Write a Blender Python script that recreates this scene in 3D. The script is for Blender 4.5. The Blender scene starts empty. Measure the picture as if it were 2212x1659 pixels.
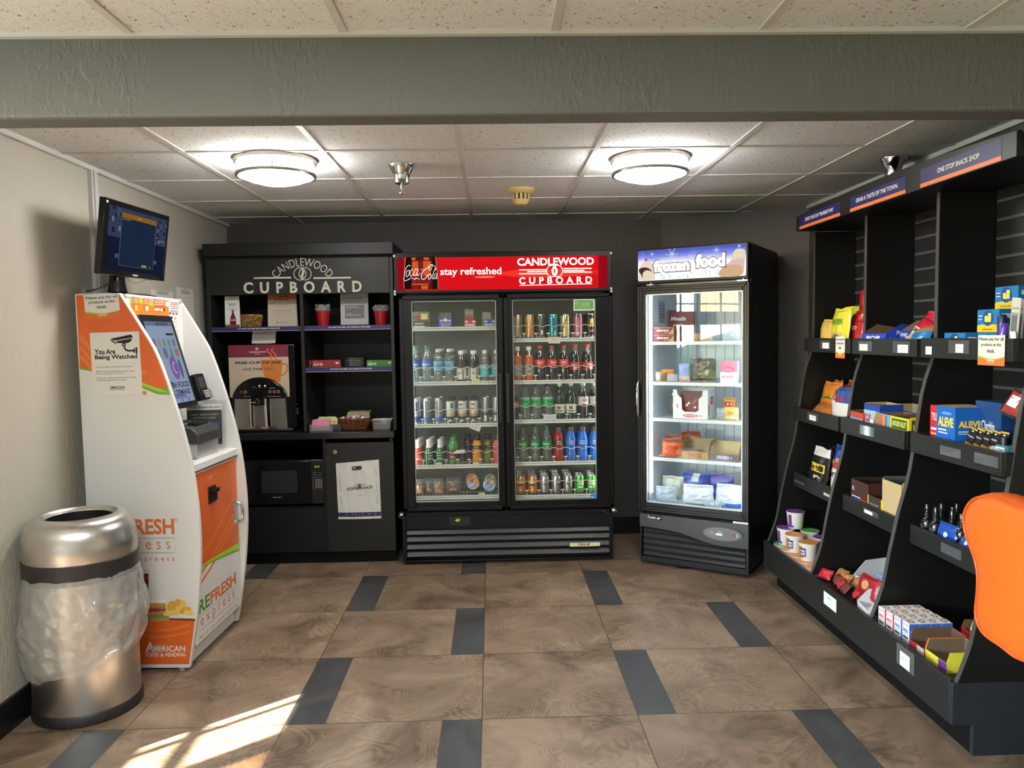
import bpy, bmesh, math, random
from mathutils import Vector, Matrix, noise
random.seed(7)
C = bpy.context.scene.collection
S = bpy.context.scene
PI = math.pi

# ------------------------------------------------------------------ camera
W, H = 2212, 1659
F, PITCH, YAW, ROLL, EYE = 1649.15, -0.0638, 0.0256, -0.016, 1.4906
cp, sp, cy, sy = math.cos(PITCH), math.sin(PITCH), math.cos(YAW), math.sin(YAW)
fw = Vector((sy*cp, cy*cp, sp)); rt0 = Vector((cy, -sy, 0)); up0 = rt0.cross(fw)
rt = math.cos(ROLL)*rt0 + math.sin(ROLL)*up0
up = -math.sin(ROLL)*rt0 + math.cos(ROLL)*up0
cam_d = bpy.data.cameras.new('camera')
cam = bpy.data.objects.new('camera', cam_d); C.objects.link(cam)
cam.matrix_world = Matrix(((rt.x, up.x, -fw.x, 0), (rt.y, up.y, -fw.y, 0), (rt.z, up.z, -fw.z, EYE), (0, 0, 0, 1)))
cam_d.sensor_fit = 'HORIZONTAL'; cam_d.sensor_width = 36.0; cam_d.lens = 36.0*F/W
cam_d.clip_start = 0.02; cam_d.clip_end = 200
S.camera = cam

# ------------------------------------------------------------------ world, sun, exposure
wd = bpy.data.worlds.new('sky'); S.world = wd; wd.use_nodes = True
wt = wd.node_tree; wt.nodes.clear()
wo = wt.nodes.new('ShaderNodeOutputWorld'); wb = wt.nodes.new('ShaderNodeBackground'); ws = wt.nodes.new('ShaderNodeTexSky')
ws.sky_type = 'NISHITA'; ws.sun_disc = False; ws.sun_elevation = math.radians(27); ws.sun_rotation = math.radians(200)
ws.air_density = 1.0; ws.dust_density = 0.6
haze = wt.nodes.new('ShaderNodeMix'); haze.data_type = 'RGBA'; haze.inputs['Factor'].default_value = 0.7; haze.inputs['B'].default_value = (0.80, 1.0, 1.14, 1)
wt.links.new(ws.outputs[0], haze.inputs['A']); wt.links.new(haze.outputs['Result'], wb.inputs[0]); wt.links.new(wb.outputs[0], wo.inputs[0])
wb.inputs[1].default_value = 19.0
sun_d = bpy.data.lights.new('sun', 'SUN'); sun_d.energy = 62; sun_d.angle = 0.006; sun_d.color = (1.0, 0.97, 0.91)
sun = bpy.data.objects.new('sun', sun_d); C.objects.link(sun)
SUN_DIR = Vector((0.778, 0.628, -0.512)).normalized()
sun.rotation_euler = SUN_DIR.to_track_quat('-Z', 'Y').to_euler(); sun.location = (-8, -5, 6)
def portal(name, loc, rot, sx, sy_):
    d = bpy.data.lights.new(name, 'AREA'); d.shape = 'RECTANGLE'; d.size = sx; d.size_y = sy_
    d.cycles.is_portal = True
    o = bpy.data.objects.new(name, d); C.objects.link(o); o.location = loc; o.rotation_euler = rot
portal('window_portal', (-4.02, 0.0, 1.5), (0, -PI/2, 0), 1.7, 4.4)
lob = bpy.data.lights.new('lobby_fill', 'AREA'); lob.shape = 'RECTANGLE'; lob.size = 1.2; lob.size_y = 0.6; lob.energy = 75; lob.color = (0.92, 1.0, 1.03)  # unseen fill light added behind the camera to brighten the room
lo = bpy.data.objects.new('lobby_fill', lob); C.objects.link(lo); lo.location = (-0.6, 0.2, 2.36)
vs = S.view_settings
vs.view_transform = 'Standard'; vs.look = 'None'; vs.gamma = 1.0; vs.use_curve_mapping = False
vs.exposure = 0.55
S.cycles.max_bounces = 8; S.cycles.transparent_max_bounces = 16
S.cycles.sample_clamp_indirect = 6.0
S.cycles.caustics_reflective = False; S.cycles.caustics_refractive = False

# ------------------------------------------------------------------ pixel -> place (used only to read sizes off the photograph)
EYEV = Vector((0, 0, EYE))
def ray(x, y): return fw + rt*((x-W/2)/F) - up*((y-H/2)/F)
def onz(x, y, z): d = ray(x, y); return EYEV + d*((z-EYE)/d.z)
def ony(x, y, Y): d = ray(x, y); return EYEV + d*(Y/d.y)
def onx(x, y, X): d = ray(x, y); return EYEV + d*(X/d.x)
def onp(x, y, p0, n): d = ray(x, y); return EYEV + d*((Vector(p0)-EYEV).dot(n)/d.dot(n))

# ------------------------------------------------------------------ materials
MATS = {}
def nn(t, kind, **kw):
    n = t.nodes.new(kind)
    for k, v in kw.items():
        setattr(n, k, v)
    return n
def sets(n, **kw):
    for k, v in kw.items():
        n.inputs[k.replace('_', ' ')].default_value = v
def base(name):
    m = bpy.data.materials.new(name); m.use_nodes = True
    return m, m.node_tree, m.node_tree.nodes['Principled BSDF']
def P(name, col, rough=0.5, metal=0.0, var=0.0, scale=8, bump=0.0, bscale=60, coat=0.0, spec=0.5, emit=None, es=0.0):
    """principled material with procedural tone variation and bump"""
    if name in MATS: return MATS[name]
    m, t, b = base(name)
    c4 = (*col, 1)
    b.inputs['Base Color'].default_value = c4; b.inputs['Roughness'].default_value = rough
    b.inputs['Metallic'].default_value = metal; b.inputs['Coat Weight'].default_value = coat
    b.inputs['Specular IOR Level'].default_value = spec
    tc = nn(t, 'ShaderNodeTexCoord')
    if var > 0:
        n = nn(t, 'ShaderNodeTexNoise'); n.inputs['Scale'].default_value = scale; n.inputs['Detail'].default_value = 5
        mx = nn(t, 'ShaderNodeMix', data_type='RGBA')
        mx.inputs['A'].default_value = (*[max(0, c*(1-var)) for c in col], 1); mx.inputs['B'].default_value = (*[min(1, c*(1+var)) for c in col], 1)
        t.links.new(tc.outputs['Object'], n.inputs['Vector']); t.links.new(n.outputs['Fac'], mx.inputs['Factor'])
        t.links.new(mx.outputs['Result'], b.inputs['Base Color'])
    if bump > 0:
        n = nn(t, 'ShaderNodeTexNoise'); n.inputs['Scale'].default_value = bscale; n.inputs['Detail'].default_value = 4
        bp = nn(t, 'ShaderNodeBump'); bp.inputs['Strength'].default_value = bump; bp.inputs['Distance'].default_value = 0.01
        t.links.new(tc.outputs['Object'], n.inputs['Vector']); t.links.new(n.outputs['Fac'], bp.inputs['Height'])
        t.links.new(bp.outputs['Normal'], b.inputs['Normal'])
    if emit:
        b.inputs['Emission Color'].default_value = (*emit, 1); b.inputs['Emission Strength'].default_value = es
    MATS[name] = m
    return m
def srgb(r, g, b):
    f = lambda c: (c/255/12.92) if c/255 <= 0.04045 else ((c/255+0.055)/1.055)**2.4
    return (f(r), f(g), f(b))
def paint(r, g, b, rough=0.45, **kw):
    return P('print_%d_%d_%d_%d' % (r, g, b, int(rough*100)), srgb(r, g, b), rough, **kw)
def glow(name, col, st):
    if name in MATS: return MATS[name]
    m = bpy.data.materials.new(name); m.use_nodes = True; t = m.node_tree; t.nodes.clear()
    o = nn(t, 'ShaderNodeOutputMaterial'); e = nn(t, 'ShaderNodeEmission')
    e.inputs[0].default_value = (*col, 1); e.inputs[1].default_value = st*(.68 if st < 1.6 else 1)
    t.links.new(e.outputs[0], o.inputs[0]); MATS[name] = m; return m
def clear(name, tint=(1, 1, 1), refl=1.0, rough=0.0, body=0.0, bodycol=(1, 1, 1), ior=1.5, bump=0.0, bscale=30):
    """thin clear sheet: tinted see-through + fresnel reflection (+ a little milky body)"""
    if name in MATS: return MATS[name]
    m = bpy.data.materials.new(name); m.use_nodes = True; t = m.node_tree; t.nodes.clear()
    o = nn(t, 'ShaderNodeOutputMaterial'); tr = nn(t, 'ShaderNodeBsdfTransparent'); tr.inputs[0].default_value = (*tint, 1)
    gl = nn(t, 'ShaderNodeBsdfGlossy'); gl.inputs['Roughness'].default_value = rough; gl.inputs['Color'].default_value = (refl, refl, refl, 1)
    lw = nn(t, 'ShaderNodeLayerWeight'); pw = nn(t, 'ShaderNodeMath', operation='POWER'); pw.inputs[1].default_value = 4.0
    f0 = ((ior-1)/(ior+1))**2*1.6
    fr = nn(t, 'ShaderNodeMath', operation='MULTIPLY_ADD'); fr.inputs[1].default_value = 1-f0; fr.inputs[2].default_value = f0
    t.links.new(lw.outputs['Facing'], pw.inputs[0]); t.links.new(pw.outputs[0], fr.inputs[0])
    mx = nn(t, 'ShaderNodeMixShader')
    src = tr
    if body > 0:
        df = nn(t, 'ShaderNodeBsdfDiffuse'); df.inputs[0].default_value = (*bodycol, 1)
        mb_ = nn(t, 'ShaderNodeMixShader'); mb_.inputs[0].default_value = body
        t.links.new(tr.outputs[0], mb_.inputs[1]); t.links.new(df.outputs[0], mb_.inputs[2]); src = mb_
    t.links.new(fr.outputs[0], mx.inputs[0]); t.links.new(src.outputs[0], mx.inputs[1]); t.links.new(gl.outputs[0], mx.inputs[2])
    if bump > 0:
        tc = nn(t, 'ShaderNodeTexCoord'); n = nn(t, 'ShaderNodeTexNoise'); n.inputs['Scale'].default_value = bscale; n.inputs['Detail'].default_value = 3
        bp = nn(t, 'ShaderNodeBump'); bp.inputs['Strength'].default_value = bump; bp.inputs['Distance'].default_value = 0.02
        t.links.new(tc.outputs['Object'], n.inputs['Vector']); t.links.new(n.outputs['Fac'], bp.inputs['Height'])
        t.links.new(bp.outputs['Normal'], gl.inputs['Normal'])
    t.links.new(mx.outputs[0], o.inputs[0]); MATS[name] = m; return m

# ------------------------------------------------------------------ mesh builder
class MB:
    def __init__(s): s.v = []; s.f = []; s.m = []; s.mats = []
    def mi(s, mat):
        if mat not in s.mats: s.mats.append(mat)
        return s.mats.index(mat)
    def add(s, vs_, fs, mat):
        k = len(s.v); i = s.mi(mat)
        s.v += [Vector(p) for p in vs_]
        s.f += [[a+k for a in f] for f in fs]; s.m += [i]*len(fs)
        return s
    def box(s, x0, x1, y0, y1, z0, z1, mat, M=None):
        v = [Vector((x, y, z)) for z in (z0, z1) for y in (y0, y1) for x in (x0, x1)]
        if M: v = [M @ p for p in v]
        return s.add(v, [(0, 2, 3, 1), (4, 5, 7, 6), (0, 1, 5, 4), (2, 6, 7, 3), (0, 4, 6, 2), (1, 3, 7, 5)], mat)
    def quad(s, a, b, c, d, mat): return s.add([a, b, c, d], [(0, 1, 2, 3)], mat)
    def poly(s, pts, mat): return s.add(pts, [tuple(range(len(pts)))], mat)
    def prism(s, pts, vec, mat, cap=True):
        """closed outline pts swept along vec"""
        n = len(pts); a = [Vector(p) for p in pts]; vec = Vector(vec)
        v = a + [p+vec for p in a]
        fs = [(i, (i+1) % n, n+(i+1) % n, n+i) for i in range(n)]
        if cap: fs += [tuple(reversed(range(n))), tuple(range(n, 2*n))]
        return s.add(v, fs, mat)
    def lathe(s, prof, mat, seg=24, c=(0, 0, 0), sx=1, sy=1, cap0=True, cap1=True, mats=None):
        """prof: [(r,z)...] bottom to top around z"""
        cx, cy_, cz = c; k = len(s.v)
        vs_ = []; fs = []
        for r, z in prof:
            for i in range(seg):
                a = 2*PI*i/seg; vs_.append((cx+r*sx*math.cos(a), cy_+r*sy*math.sin(a), cz+z))
        if mats is None:
            for j in range(len(prof)-1):
                for i in range(seg):
                    i2 = (i+1) % seg
                    fs.append((j*seg+i, j*seg+i2, (j+1)*seg+i2, (j+1)*seg+i))
            if cap0: fs.append(tuple(reversed(range(seg))))
            if cap1: fs.append(tuple(range((len(prof)-1)*seg, len(prof)*seg)))
            return s.add(vs_, fs, mat)
        s.v += [Vector(p) for p in vs_]
        for j in range(len(prof)-1):
            mi = s.mi(mats[j])
            for i in range(seg):
                i2 = (i+1) % seg
                s.f.append([k+j*seg+i, k+j*seg+i2, k+(j+1)*seg+i2, k+(j+1)*seg+i]); s.m.append(mi)
        if cap0: s.f.append([k+i for i in reversed(range(seg))]); s.m.append(s.mi(mats[0]))
        if cap1: s.f.append([k+(len(prof)-1)*seg+i for i in range(seg)]); s.m.append(s.mi(mats[-1]))
        return s
    def cyl(s, p0, p1, r, mat, seg=12, r1=None):
        p0 = Vector(p0); p1 = Vector(p1); d = (p1-p0); L = d.length
        q = d.to_track_quat('Z', 'Y').to_matrix(); r1 = r if r1 is None else r1
        v = [p0+q @ Vector((r*math.cos(2*PI*i/seg), r*math.sin(2*PI*i/seg), 0)) for i in range(seg)] + \
            [p0+q @ Vector((r1*math.cos(2*PI*i/seg), r1*math.sin(2*PI*i/seg), L)) for i in range(seg)]
        fs = [(i, (i+1) % seg, seg+(i+1) % seg, seg+i) for i in range(seg)] + [tuple(reversed(range(seg))), tuple(range(seg, 2*seg))]
        return s.add(v, fs, mat)
    def tube(s, pts, r, mat, seg=6, closed=False):
        pts = [Vector(p) for p in pts]; n = len(pts); vs_ = []; fs = []
        prev = None
        for i, p in enumerate(pts):
            if closed: d = pts[(i+1) % n]-pts[i-1]
            else: d = pts[min(i+1, n-1)]-pts[max(i-1, 0)]
            d.normalize()
            a = prev if prev is not None else (Vector((0, 0, 1)) if abs(d.z) < 0.9 else Vector((1, 0, 0)))
            x = (a-d*a.dot(d)).normalized(); prev = x; y = d.cross(x)
            rr = r[i] if isinstance(r, (list, tuple)) else r
            vs_ += [p+x*rr*math.cos(2*PI*k/seg)+y*rr*math.sin(2*PI*k/seg) for k in range(seg)]
        m = n if closed else n-1
        for i in range(m):
            j = (i+1) % n
            for k in range(seg):
                k2 = (k+1) % seg
                fs.append((i*seg+k, i*seg+k2, j*seg+k2, j*seg+k))
        if not closed: fs += [tuple(reversed(range(seg))), tuple(range((n-1)*seg, n*seg))]
        return s.add(vs_, fs, mat)
    def surf(s, fn, nu, nv, mat, matfn=None, closeu=False):
        """grid surface fn(u,v), u,v in 0..1"""
        k = len(s.v); cu = nu if closeu else nu+1
        for j in range(nv+1):
            for i in range(cu):
                s.v.append(Vector(fn(i/nu, j/nv)))
        for j in range(nv):
            for i in range(nu):
                i2 = (i+1) % cu if closeu else i+1
                s.f.append([k+j*cu+i, k+j*cu+i2, k+(j+1)*cu+i2, k+(j+1)*cu+i])
                s.m.append(s.mi(matfn((i+.5)/nu, (j+.5)/nv) if matfn else mat))
        return s
    def xf(s, M, start=0):
        for i in range(start, len(s.v)): s.v[i] = M @ s.v[i]
        return s
    def merge(s, o, M=None):
        k = len(s.v); s.v += [(M @ p if M else p.copy()) for p in o.v]
        s.f += [[a+k for a in f] for f in o.f]
        s.m += [s.mi(o.mats[i]) for i in o.m]
        return s

SMOOTH = math.radians(38)
def obj(name, mb, parent=None, world=True, bev=0.0, smooth=True, label=None):
    """links mb as one mesh object; with a parent its vertices are stored in the parent's space"""
    me = bpy.data.meshes.new(name)
    vs_ = mb.v
    if parent is not None and world:
        Mi = full(parent).inverted(); vs_ = [Mi @ p for p in vs_]
    me.from_pydata([tuple(p) for p in vs_], [], mb.f)
    for m in mb.mats: me.materials.append(m)
    me.polygons.foreach_set('material_index', mb.m)
    me.update()
    if smooth:
        me.polygons.foreach_set('use_smooth', [True]*len(me.polygons))
        me.set_sharp_from_angle(angle=SMOOTH)
    o = bpy.data.objects.new(name, me); C.objects.link(o)
    if parent is not None: o.parent = parent
    if bev > 0:
        b = o.modifiers.new('bevel', 'BEVEL'); b.width = bev; b.segments = 2; b.limit_method = 'ANGLE'; b.angle_limit = math.radians(50)
        b.harden_normals = False
    if label: o['label'] = label
    return o
def full(o):
    M = o.matrix_basis.copy()
    return full(o.parent) @ M if o.parent else M
def tag(o, label, cat, group=None, kind=None):
    if label: o['label'] = label
    if cat: o['category'] = cat
    if group: o['group'] = group
    if kind: o['kind'] = kind
    return o
def thing(name, label, cat, loc=(0, 0, 0), rotz=0.0, group=None):
    o = bpy.data.objects.new(name, None); C.objects.link(o); o.empty_display_size = 0.05
    o.location = loc; o.rotation_euler = (0, 0, rotz)
    return tag(o, label, cat, group)
def struct(name, mb, bev=0.0, smooth=False):
    o = obj(name, mb, None, bev=bev, smooth=smooth); o['kind'] = 'structure'; return o
def copy_tree(o, parent=None):
    c = o.copy(); C.objects.link(c)
    if parent is not None: c.parent = parent
    for ch in list(o.children): copy_tree(ch, c)
    return c

# ------------------------------------------------------------------ lettering
GLY = {}
def glyphs(s, off=0.0, space=1.0, ext=0.0, shear=0.0):
    key = (s, off, space, ext, shear)
    if key not in GLY:
        cu = bpy.data.curves.new('lettering', 'FONT'); cu.body = s; cu.size = 1; cu.offset = off; cu.space_character = space
        cu.resolution_u = 3; cu.extrude = ext; cu.shear = shear
        o = bpy.data.objects.new('lettering', cu); C.objects.link(o)
        bpy.context.view_layer.update()
        me = bpy.data.meshes.new_from_object(o)
        v = [p.co.copy() for p in me.vertices]; f = [list(p.vertices) for p in me.polygons]
        bpy.data.objects.remove(o); bpy.data.curves.remove(cu); bpy.data.meshes.remove(me)
        GLY[key] = (v, f)
    return GLY[key]
def write(mb, s, mat, org, right, upv, h=None, w=None, fit=None, align='c', off=0.012, space=1.0, ext=0.0, shear=0.0, fn=None, arc=None, lift=0.0008):
    """s laid on a plane (or on surface fn(x,y)); h = cap height in metres, w = width; org = centre (or left/right with align)"""
    v, f = glyphs(s, off, space, ext, shear)
    if not v: return mb
    x0 = min(p.x for p in v); x1 = max(p.x for p in v); y0 = min(p.y for p in v); y1 = max(p.y for p in v)
    bw, bh = max(x1-x0, 1e-6), max(y1-y0, 1e-6)
    if h is None: sx = w/bw; sy_ = sx
    elif w is None: sy_ = h/bh; sx = sy_
    else: sx = w/bw; sy_ = h/bh
    ox = {'c': (x0+x1)/2, 'l': x0, 'r': x1}[align]; oy = (y0+y1)/2
    out = []
    if fn is None:
        right = Vector(right).normalized(); upv = Vector(upv).normalized(); nrm = right.cross(upv); org = Vector(org)
    for p in v:
        x = (p.x-ox)*sx; y = (p.y-oy)*sy_
        if arc:
            a = x/arc; x2 = (arc+y)*math.sin(a); y = (arc+y)*math.cos(a)-arc; x = x2
        if fn: out.append(fn(x, y))
        else: out.append(org+right*x+upv*y+nrm*(lift+p.z*sy_))
    mb.add(out, f, mat)
    return mb
def stroke(mb, pts, wd_, mat, org, right, upv, lift=0.001, closed=False):
    """flat ribbon along a 2-D polyline given in plane coordinates; wd_ number or list"""
    right = Vector(right).normalized(); upv = Vector(upv).normalized(); nrm = right.cross(upv); org = Vector(org)
    n = len(pts); L = []; R_ = []
    for i, (x, y) in enumerate(pts):
        if closed: a = pts[i-1]; b = pts[(i+1) % n]
        else: a = pts[max(i-1, 0)]; b = pts[min(i+1, n-1)]
        dx, dy = b[0]-a[0], b[1]-a[1]; l = math.hypot(dx, dy) or 1
        w_ = (wd_[i] if isinstance(wd_, (list, tuple)) else wd_)/2
        nx, ny = -dy/l*w_, dx/l*w_
        L.append(org+right*(x+nx)+upv*(y+ny)+nrm*lift); R_.append(org+right*(x-nx)+upv*(y-ny)+nrm*lift)
    m = n if closed else n-1
    mb.add(L+R_, [(n+i, n+(i+1) % n, (i+1) % n, i) for i in range(m)], mat)
    return mb
def flat(mb, pts, mat, org, right, upv, lift=0.0006):
    right = Vector(right).normalized(); upv = Vector(upv).normalized(); nrm = right.cross(upv); org = Vector(org)
    mb.poly([org+right*x+upv*y+nrm*lift for x, y in pts], mat); return mb
def rect(x0, x1, y0, y1): return [(x0, y0), (x1, y0), (x1, y1), (x0, y1)]
def ell(cx, cy_, rx, ry, n=24, a0=0, a1=2*PI):
    full_ = abs(a1-a0-2*PI) < 1e-6
    return [(cx+rx*math.cos(a0+(a1-a0)*i/(n if full_ else n-1)), cy_+ry*math.sin(a0+(a1-a0)*i/(n if full_ else n-1))) for i in range(n)]
def rrect(x0, x1, y0, y1, r, n=4):
    out = []
    for cx, cy_, a in ((x1-r, y0+r, -PI/2), (x1-r, y1-r, 0), (x0+r, y1-r, PI/2), (x0+r, y0+r, PI)):
        out += [(cx+r*math.cos(a+PI/2*i/n), cy_+r*math.sin(a+PI/2*i/n)) for i in range(n+1)]
    return out
def spline(pts, n=6, closed=False):
    out = []; m = len(pts); rng = m if closed else m-1
    for i in range(rng):
        if closed: p = [pts[(i+k-1) % m] for k in range(4)]
        else: p = [pts[max(i-1, 0)], pts[i], pts[i+1], pts[min(i+2, m-1)]]
        for k in range(n):
            t = k/n
            out.append(tuple(0.5*(2*p[1][d]+(p[2][d]-p[0][d])*t+(2*p[0][d]-5*p[1][d]+4*p[2][d]-p[3][d])*t*t+(3*p[1][d]-p[0][d]-3*p[2][d]+p[3][d])*t**3) for d in range(len(p[1]))))
    if not closed: out.append(tuple(pts[-1]))
    return out
X_, Y_, Z_ = Vector((1, 0, 0)), Vector((0, 1, 0)), Vector((0, 0, 1))
# ------------------------------------------------------------------ the setting
T = 0.6096
def wall_mat(name, col, bump=0.35):
    m, t, b = base(name); b.inputs['Roughness'].default_value = 0.55
    tc = nn(t, 'ShaderNodeTexCoord')
    n1 = nn(t, 'ShaderNodeTexNoise'); n1.inputs['Scale'].default_value = 55; n1.inputs['Detail'].default_value = 3
    n2 = nn(t, 'ShaderNodeTexNoise'); n2.inputs['Scale'].default_value = 2.2; n2.inputs['Detail'].default_value = 4
    n3 = nn(t, 'ShaderNodeTexNoise'); n3.inputs['Scale'].default_value = 5
    mp = nn(t, 'ShaderNodeMapping'); mp.inputs['Scale'].default_value = (1, 1, 0.45)
    t.links.new(tc.outputs['Object'], mp.inputs['Vector'])
    for n in (n1, n2, n3): t.links.new(mp.outputs[0], n.inputs['Vector'])
    rp = nn(t, 'ShaderNodeValToRGB'); rp.color_ramp.elements[0].position = 0.50; rp.color_ramp.elements[1].position = 0.58
    t.links.new(n1.outputs['Fac'], rp.inputs[0])
    mu = nn(t, 'ShaderNodeMath', operation='MULTIPLY'); t.links.new(rp.outputs[0], mu.inputs[0])
    r3 = nn(t, 'ShaderNodeMapRange'); r3.inputs['From Min'].default_value = 0.4; r3.inputs['From Max'].default_value = 0.62
    t.links.new(n3.outputs['Fac'], r3.inputs['Value']); t.links.new(r3.outputs[0], mu.inputs[1])
    bp = nn(t, 'ShaderNodeBump'); bp.inputs['Strength'].default_value = bump; bp.inputs['Distance'].default_value = 0.004
    t.links.new(mu.outputs[0], bp.inputs['Height']); t.links.new(bp.outputs[0], b.inputs['Normal'])
    mx = nn(t, 'ShaderNodeMix', data_type='RGBA'); mx.inputs['A'].default_value = (*[c*.93 for c in col], 1); mx.inputs['B'].default_value = (*[c*1.06 for c in col], 1)
    t.links.new(n2.outputs['Fac'], mx.inputs['Factor']); t.links.new(mx.outputs['Result'], b.inputs['Base Color'])
    return m
WALL_BEIGE = wall_mat('beige_wall_paint', (0.53, 0.49, 0.41))
WALL_TAUPE = wall_mat('taupe_wall_paint', (0.082, 0.073, 0.064))
WALL_GREY = wall_mat('grey_soffit_paint', (0.135, 0.137, 0.128), 0.4)
BLACK_TRIM = P('black_trim', (0.008, 0.008, 0.009), 0.35)
def tile_ceiling():
    m, t, b = base('speckled_ceiling_tile'); b.inputs['Roughness'].default_value = 0.9
    tc = nn(t, 'ShaderNodeTexCoord'); mp = nn(t, 'ShaderNodeMapping'); mp.inputs['Scale'].default_value = (1, 1.0, 1)
    t.links.new(tc.outputs['Object'], mp.inputs['Vector'])
    n = nn(t, 'ShaderNodeTexNoise'); n.inputs['Scale'].default_value = 95; n.inputs['Detail'].default_value = 2; n.inputs['Distortion'].default_value = 1.2
    t.links.new(mp.outputs[0], n.inputs['Vector'])
    rp = nn(t, 'ShaderNodeValToRGB'); e = rp.color_ramp.elements
    e[0].position = 0.30; e[0].color = (0.16, 0.15, 0.14, 1); e[1].position = 0.375; e[1].color = (0.80, 0.81, 0.80, 1)
    t.links.new(n.outputs['Fac'], rp.inputs[0]); t.links.new(rp.outputs[0], b.inputs['Base Color'])
    bp = nn(t, 'ShaderNodeBump'); bp.inputs['Strength'].default_value = 0.35; bp.inputs['Distance'].default_value = 0.004
    t.links.new(n.outputs['Fac'], bp.inputs['Height']); t.links.new(bp.outputs[0], b.inputs['Normal'])
    return m
CEIL = tile_ceiling()
TBAR = P('white_ceiling_bar', (0.66, 0.65, 0.62), 0.5)
def floor_mat():
    m, t, b = base('brown_floor_tile')
    L = t.links.new
    def mth(op, a, bb=None, cc=None):
        n = nn(t, 'ShaderNodeMath', operation=op)
        for i, q in enumerate((a, bb, cc)):
            if q is None: continue
            if isinstance(q, (int, float)): n.inputs[i].default_value = q
            else: L(q, n.inputs[i])
        return n.outputs[0]
    tc = nn(t, 'ShaderNodeTexCoord'); sx = nn(t, 'ShaderNodeSeparateXYZ'); L(tc.outputs['Object'], sx.inputs[0])
    xi = mth('MULTIPLY', mth('ADD', sx.outputs['X'], 0.0641), 24/T)
    yr = mth('DIVIDE', mth('SUBTRACT', sx.outputs['Y'], 2.887), T)
    row = mth('FLOOR', yr); fy = mth('SUBTRACT', yr, row)
    par = mth('FLOORED_MODULO', row, 2.0)
    off = mth('ADD', 24.0, mth('MULTIPLY', par, 24.0))
    q = mth('DIVIDE', mth('SUBTRACT', xi, off), 54.0)
    col = mth('FLOOR', q); p = mth('MULTIPLY', mth('SUBTRACT', q, col), 54.0)
    dark = mth('LESS_THAN', p, 6.0)
    second = mth('GREATER_THAN', p, 30.0)
    # seams
    fyi = mth('MULTIPLY', fy, 24.0)
    dy = mth('MINIMUM', fyi, mth('SUBTRACT', 24.0, fyi))
    dx = mth('MINIMUM', mth('MINIMUM', p, mth('SUBTRACT', 54.0, p)), mth('MINIMUM', mth('ABSOLUTE', mth('SUBTRACT', p, 6.0)), mth('ABSOLUTE', mth('SUBTRACT', p, 30.0))))
    seam = mth('LESS_THAN', mth('MINIMUM', dx, dy), 0.085)
    # per-tile random
    cmb = nn(t, 'ShaderNodeCombineXYZ'); L(mth('ADD', mth('MULTIPLY', col, 2.0), second), cmb.inputs[0]); L(row, cmb.inputs[1]); L(dark, cmb.inputs[2])
    wn = nn(t, 'ShaderNodeTexWhiteNoise'); L(cmb.outputs[0], wn.inputs['Vector'])
    vm = nn(t, 'ShaderNodeVectorMath', operation='MULTIPLY_ADD'); L(wn.outputs['Color'], vm.inputs[0]); vm.inputs[1].default_value = (7, 7, 7); L(tc.outputs['Object'], vm.inputs[2])
    # wood-ring swirls
    n1 = nn(t, 'ShaderNodeTexNoise'); n1.inputs['Scale'].default_value = 2.1; n1.inputs['Detail'].default_value = 2; n1.inputs['Distortion'].default_value = 1.4; L(vm.outputs[0], n1.inputs['Vector'])
    rings = mth('SINE', mth('MULTIPLY', n1.outputs['Fac'], 130.0))
    n2 = nn(t, 'ShaderNodeTexNoise'); n2.inputs['Scale'].default_value = 3.2; n2.inputs['Detail'].default_value = 6; n2.inputs['Roughness'].default_value = 0.62; n2.inputs['Distortion'].default_value = 0.8; L(vm.outputs[0], n2.inputs['Vector'])
    rp = nn(t, 'ShaderNodeValToRGB'); e = rp.color_ramp.elements
    e[0].position = 0.30; e[0].color = (0.100, 0.066, 0.041, 1); e[1].position = 0.72; e[1].color = (0.33, 0.235, 0.16, 1)
    k = e.new(0.5); k.color = (0.215, 0.145, 0.094, 1)
    n4 = nn(t, 'ShaderNodeTexNoise'); n4.inputs['Scale'].default_value = 4; L(vm.outputs[0], n4.inputs['Vector'])
    rk = mth('MULTIPLY', mth('GREATER_THAN', n4.outputs['Fac'], 0.50), 0.055)
    L(mth('ADD', n2.outputs['Fac'], mth('MULTIPLY', rings, rk)), rp.inputs[0])
    tone = nn(t, 'ShaderNodeMix', data_type='RGBA'); tone.blend_type = 'MULTIPLY'; tone.inputs['Factor'].default_value = 1.0
    L(rp.outputs[0], tone.inputs['A'])
    sv = nn(t, 'ShaderNodeMapRange'); sv.inputs['To Min'].default_value = 0.86; sv.inputs['To Max'].default_value = 1.1; L(wn.outputs['Value'], sv.inputs['Value'])
    L(sv.outputs[0], tone.inputs['B'])
    slate = nn(t, 'ShaderNodeValToRGB'); e = slate.color_ramp.elements
    e[0].position = 0.3; e[0].color = (0.026, 0.026, 0.027, 1); e[1].position = 0.75; e[1].color = (0.085, 0.083, 0.080, 1); L(n2.outputs['Fac'], slate.inputs[0])
    m1 = nn(t, 'ShaderNodeMix', data_type='RGBA'); L(dark, m1.inputs['Factor']); L(tone.outputs['Result'], m1.inputs['A']); L(slate.outputs[0], m1.inputs['B'])
    m2 = nn(t, 'ShaderNodeMix', data_type='RGBA'); L(seam, m2.inputs['Factor']); L(m1.outputs['Result'], m2.inputs['A']); m2.inputs['B'].default_value = (0.055, 0.042, 0.032, 1)
    L(m2.outputs['Result'], b.inputs['Base Color'])
    rr = nn(t, 'ShaderNodeMapRange'); rr.inputs['To Min'].default_value = 0.34; rr.inputs['To Max'].default_value = 0.55; L(n2.outputs['Fac'], rr.inputs['Value']); L(rr.outputs[0], b.inputs['Roughness'])
    bp = nn(t, 'ShaderNodeBump'); bp.inputs['Strength'].default_value = 0.25; bp.inputs['Distance'].default_value = 0.003
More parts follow.
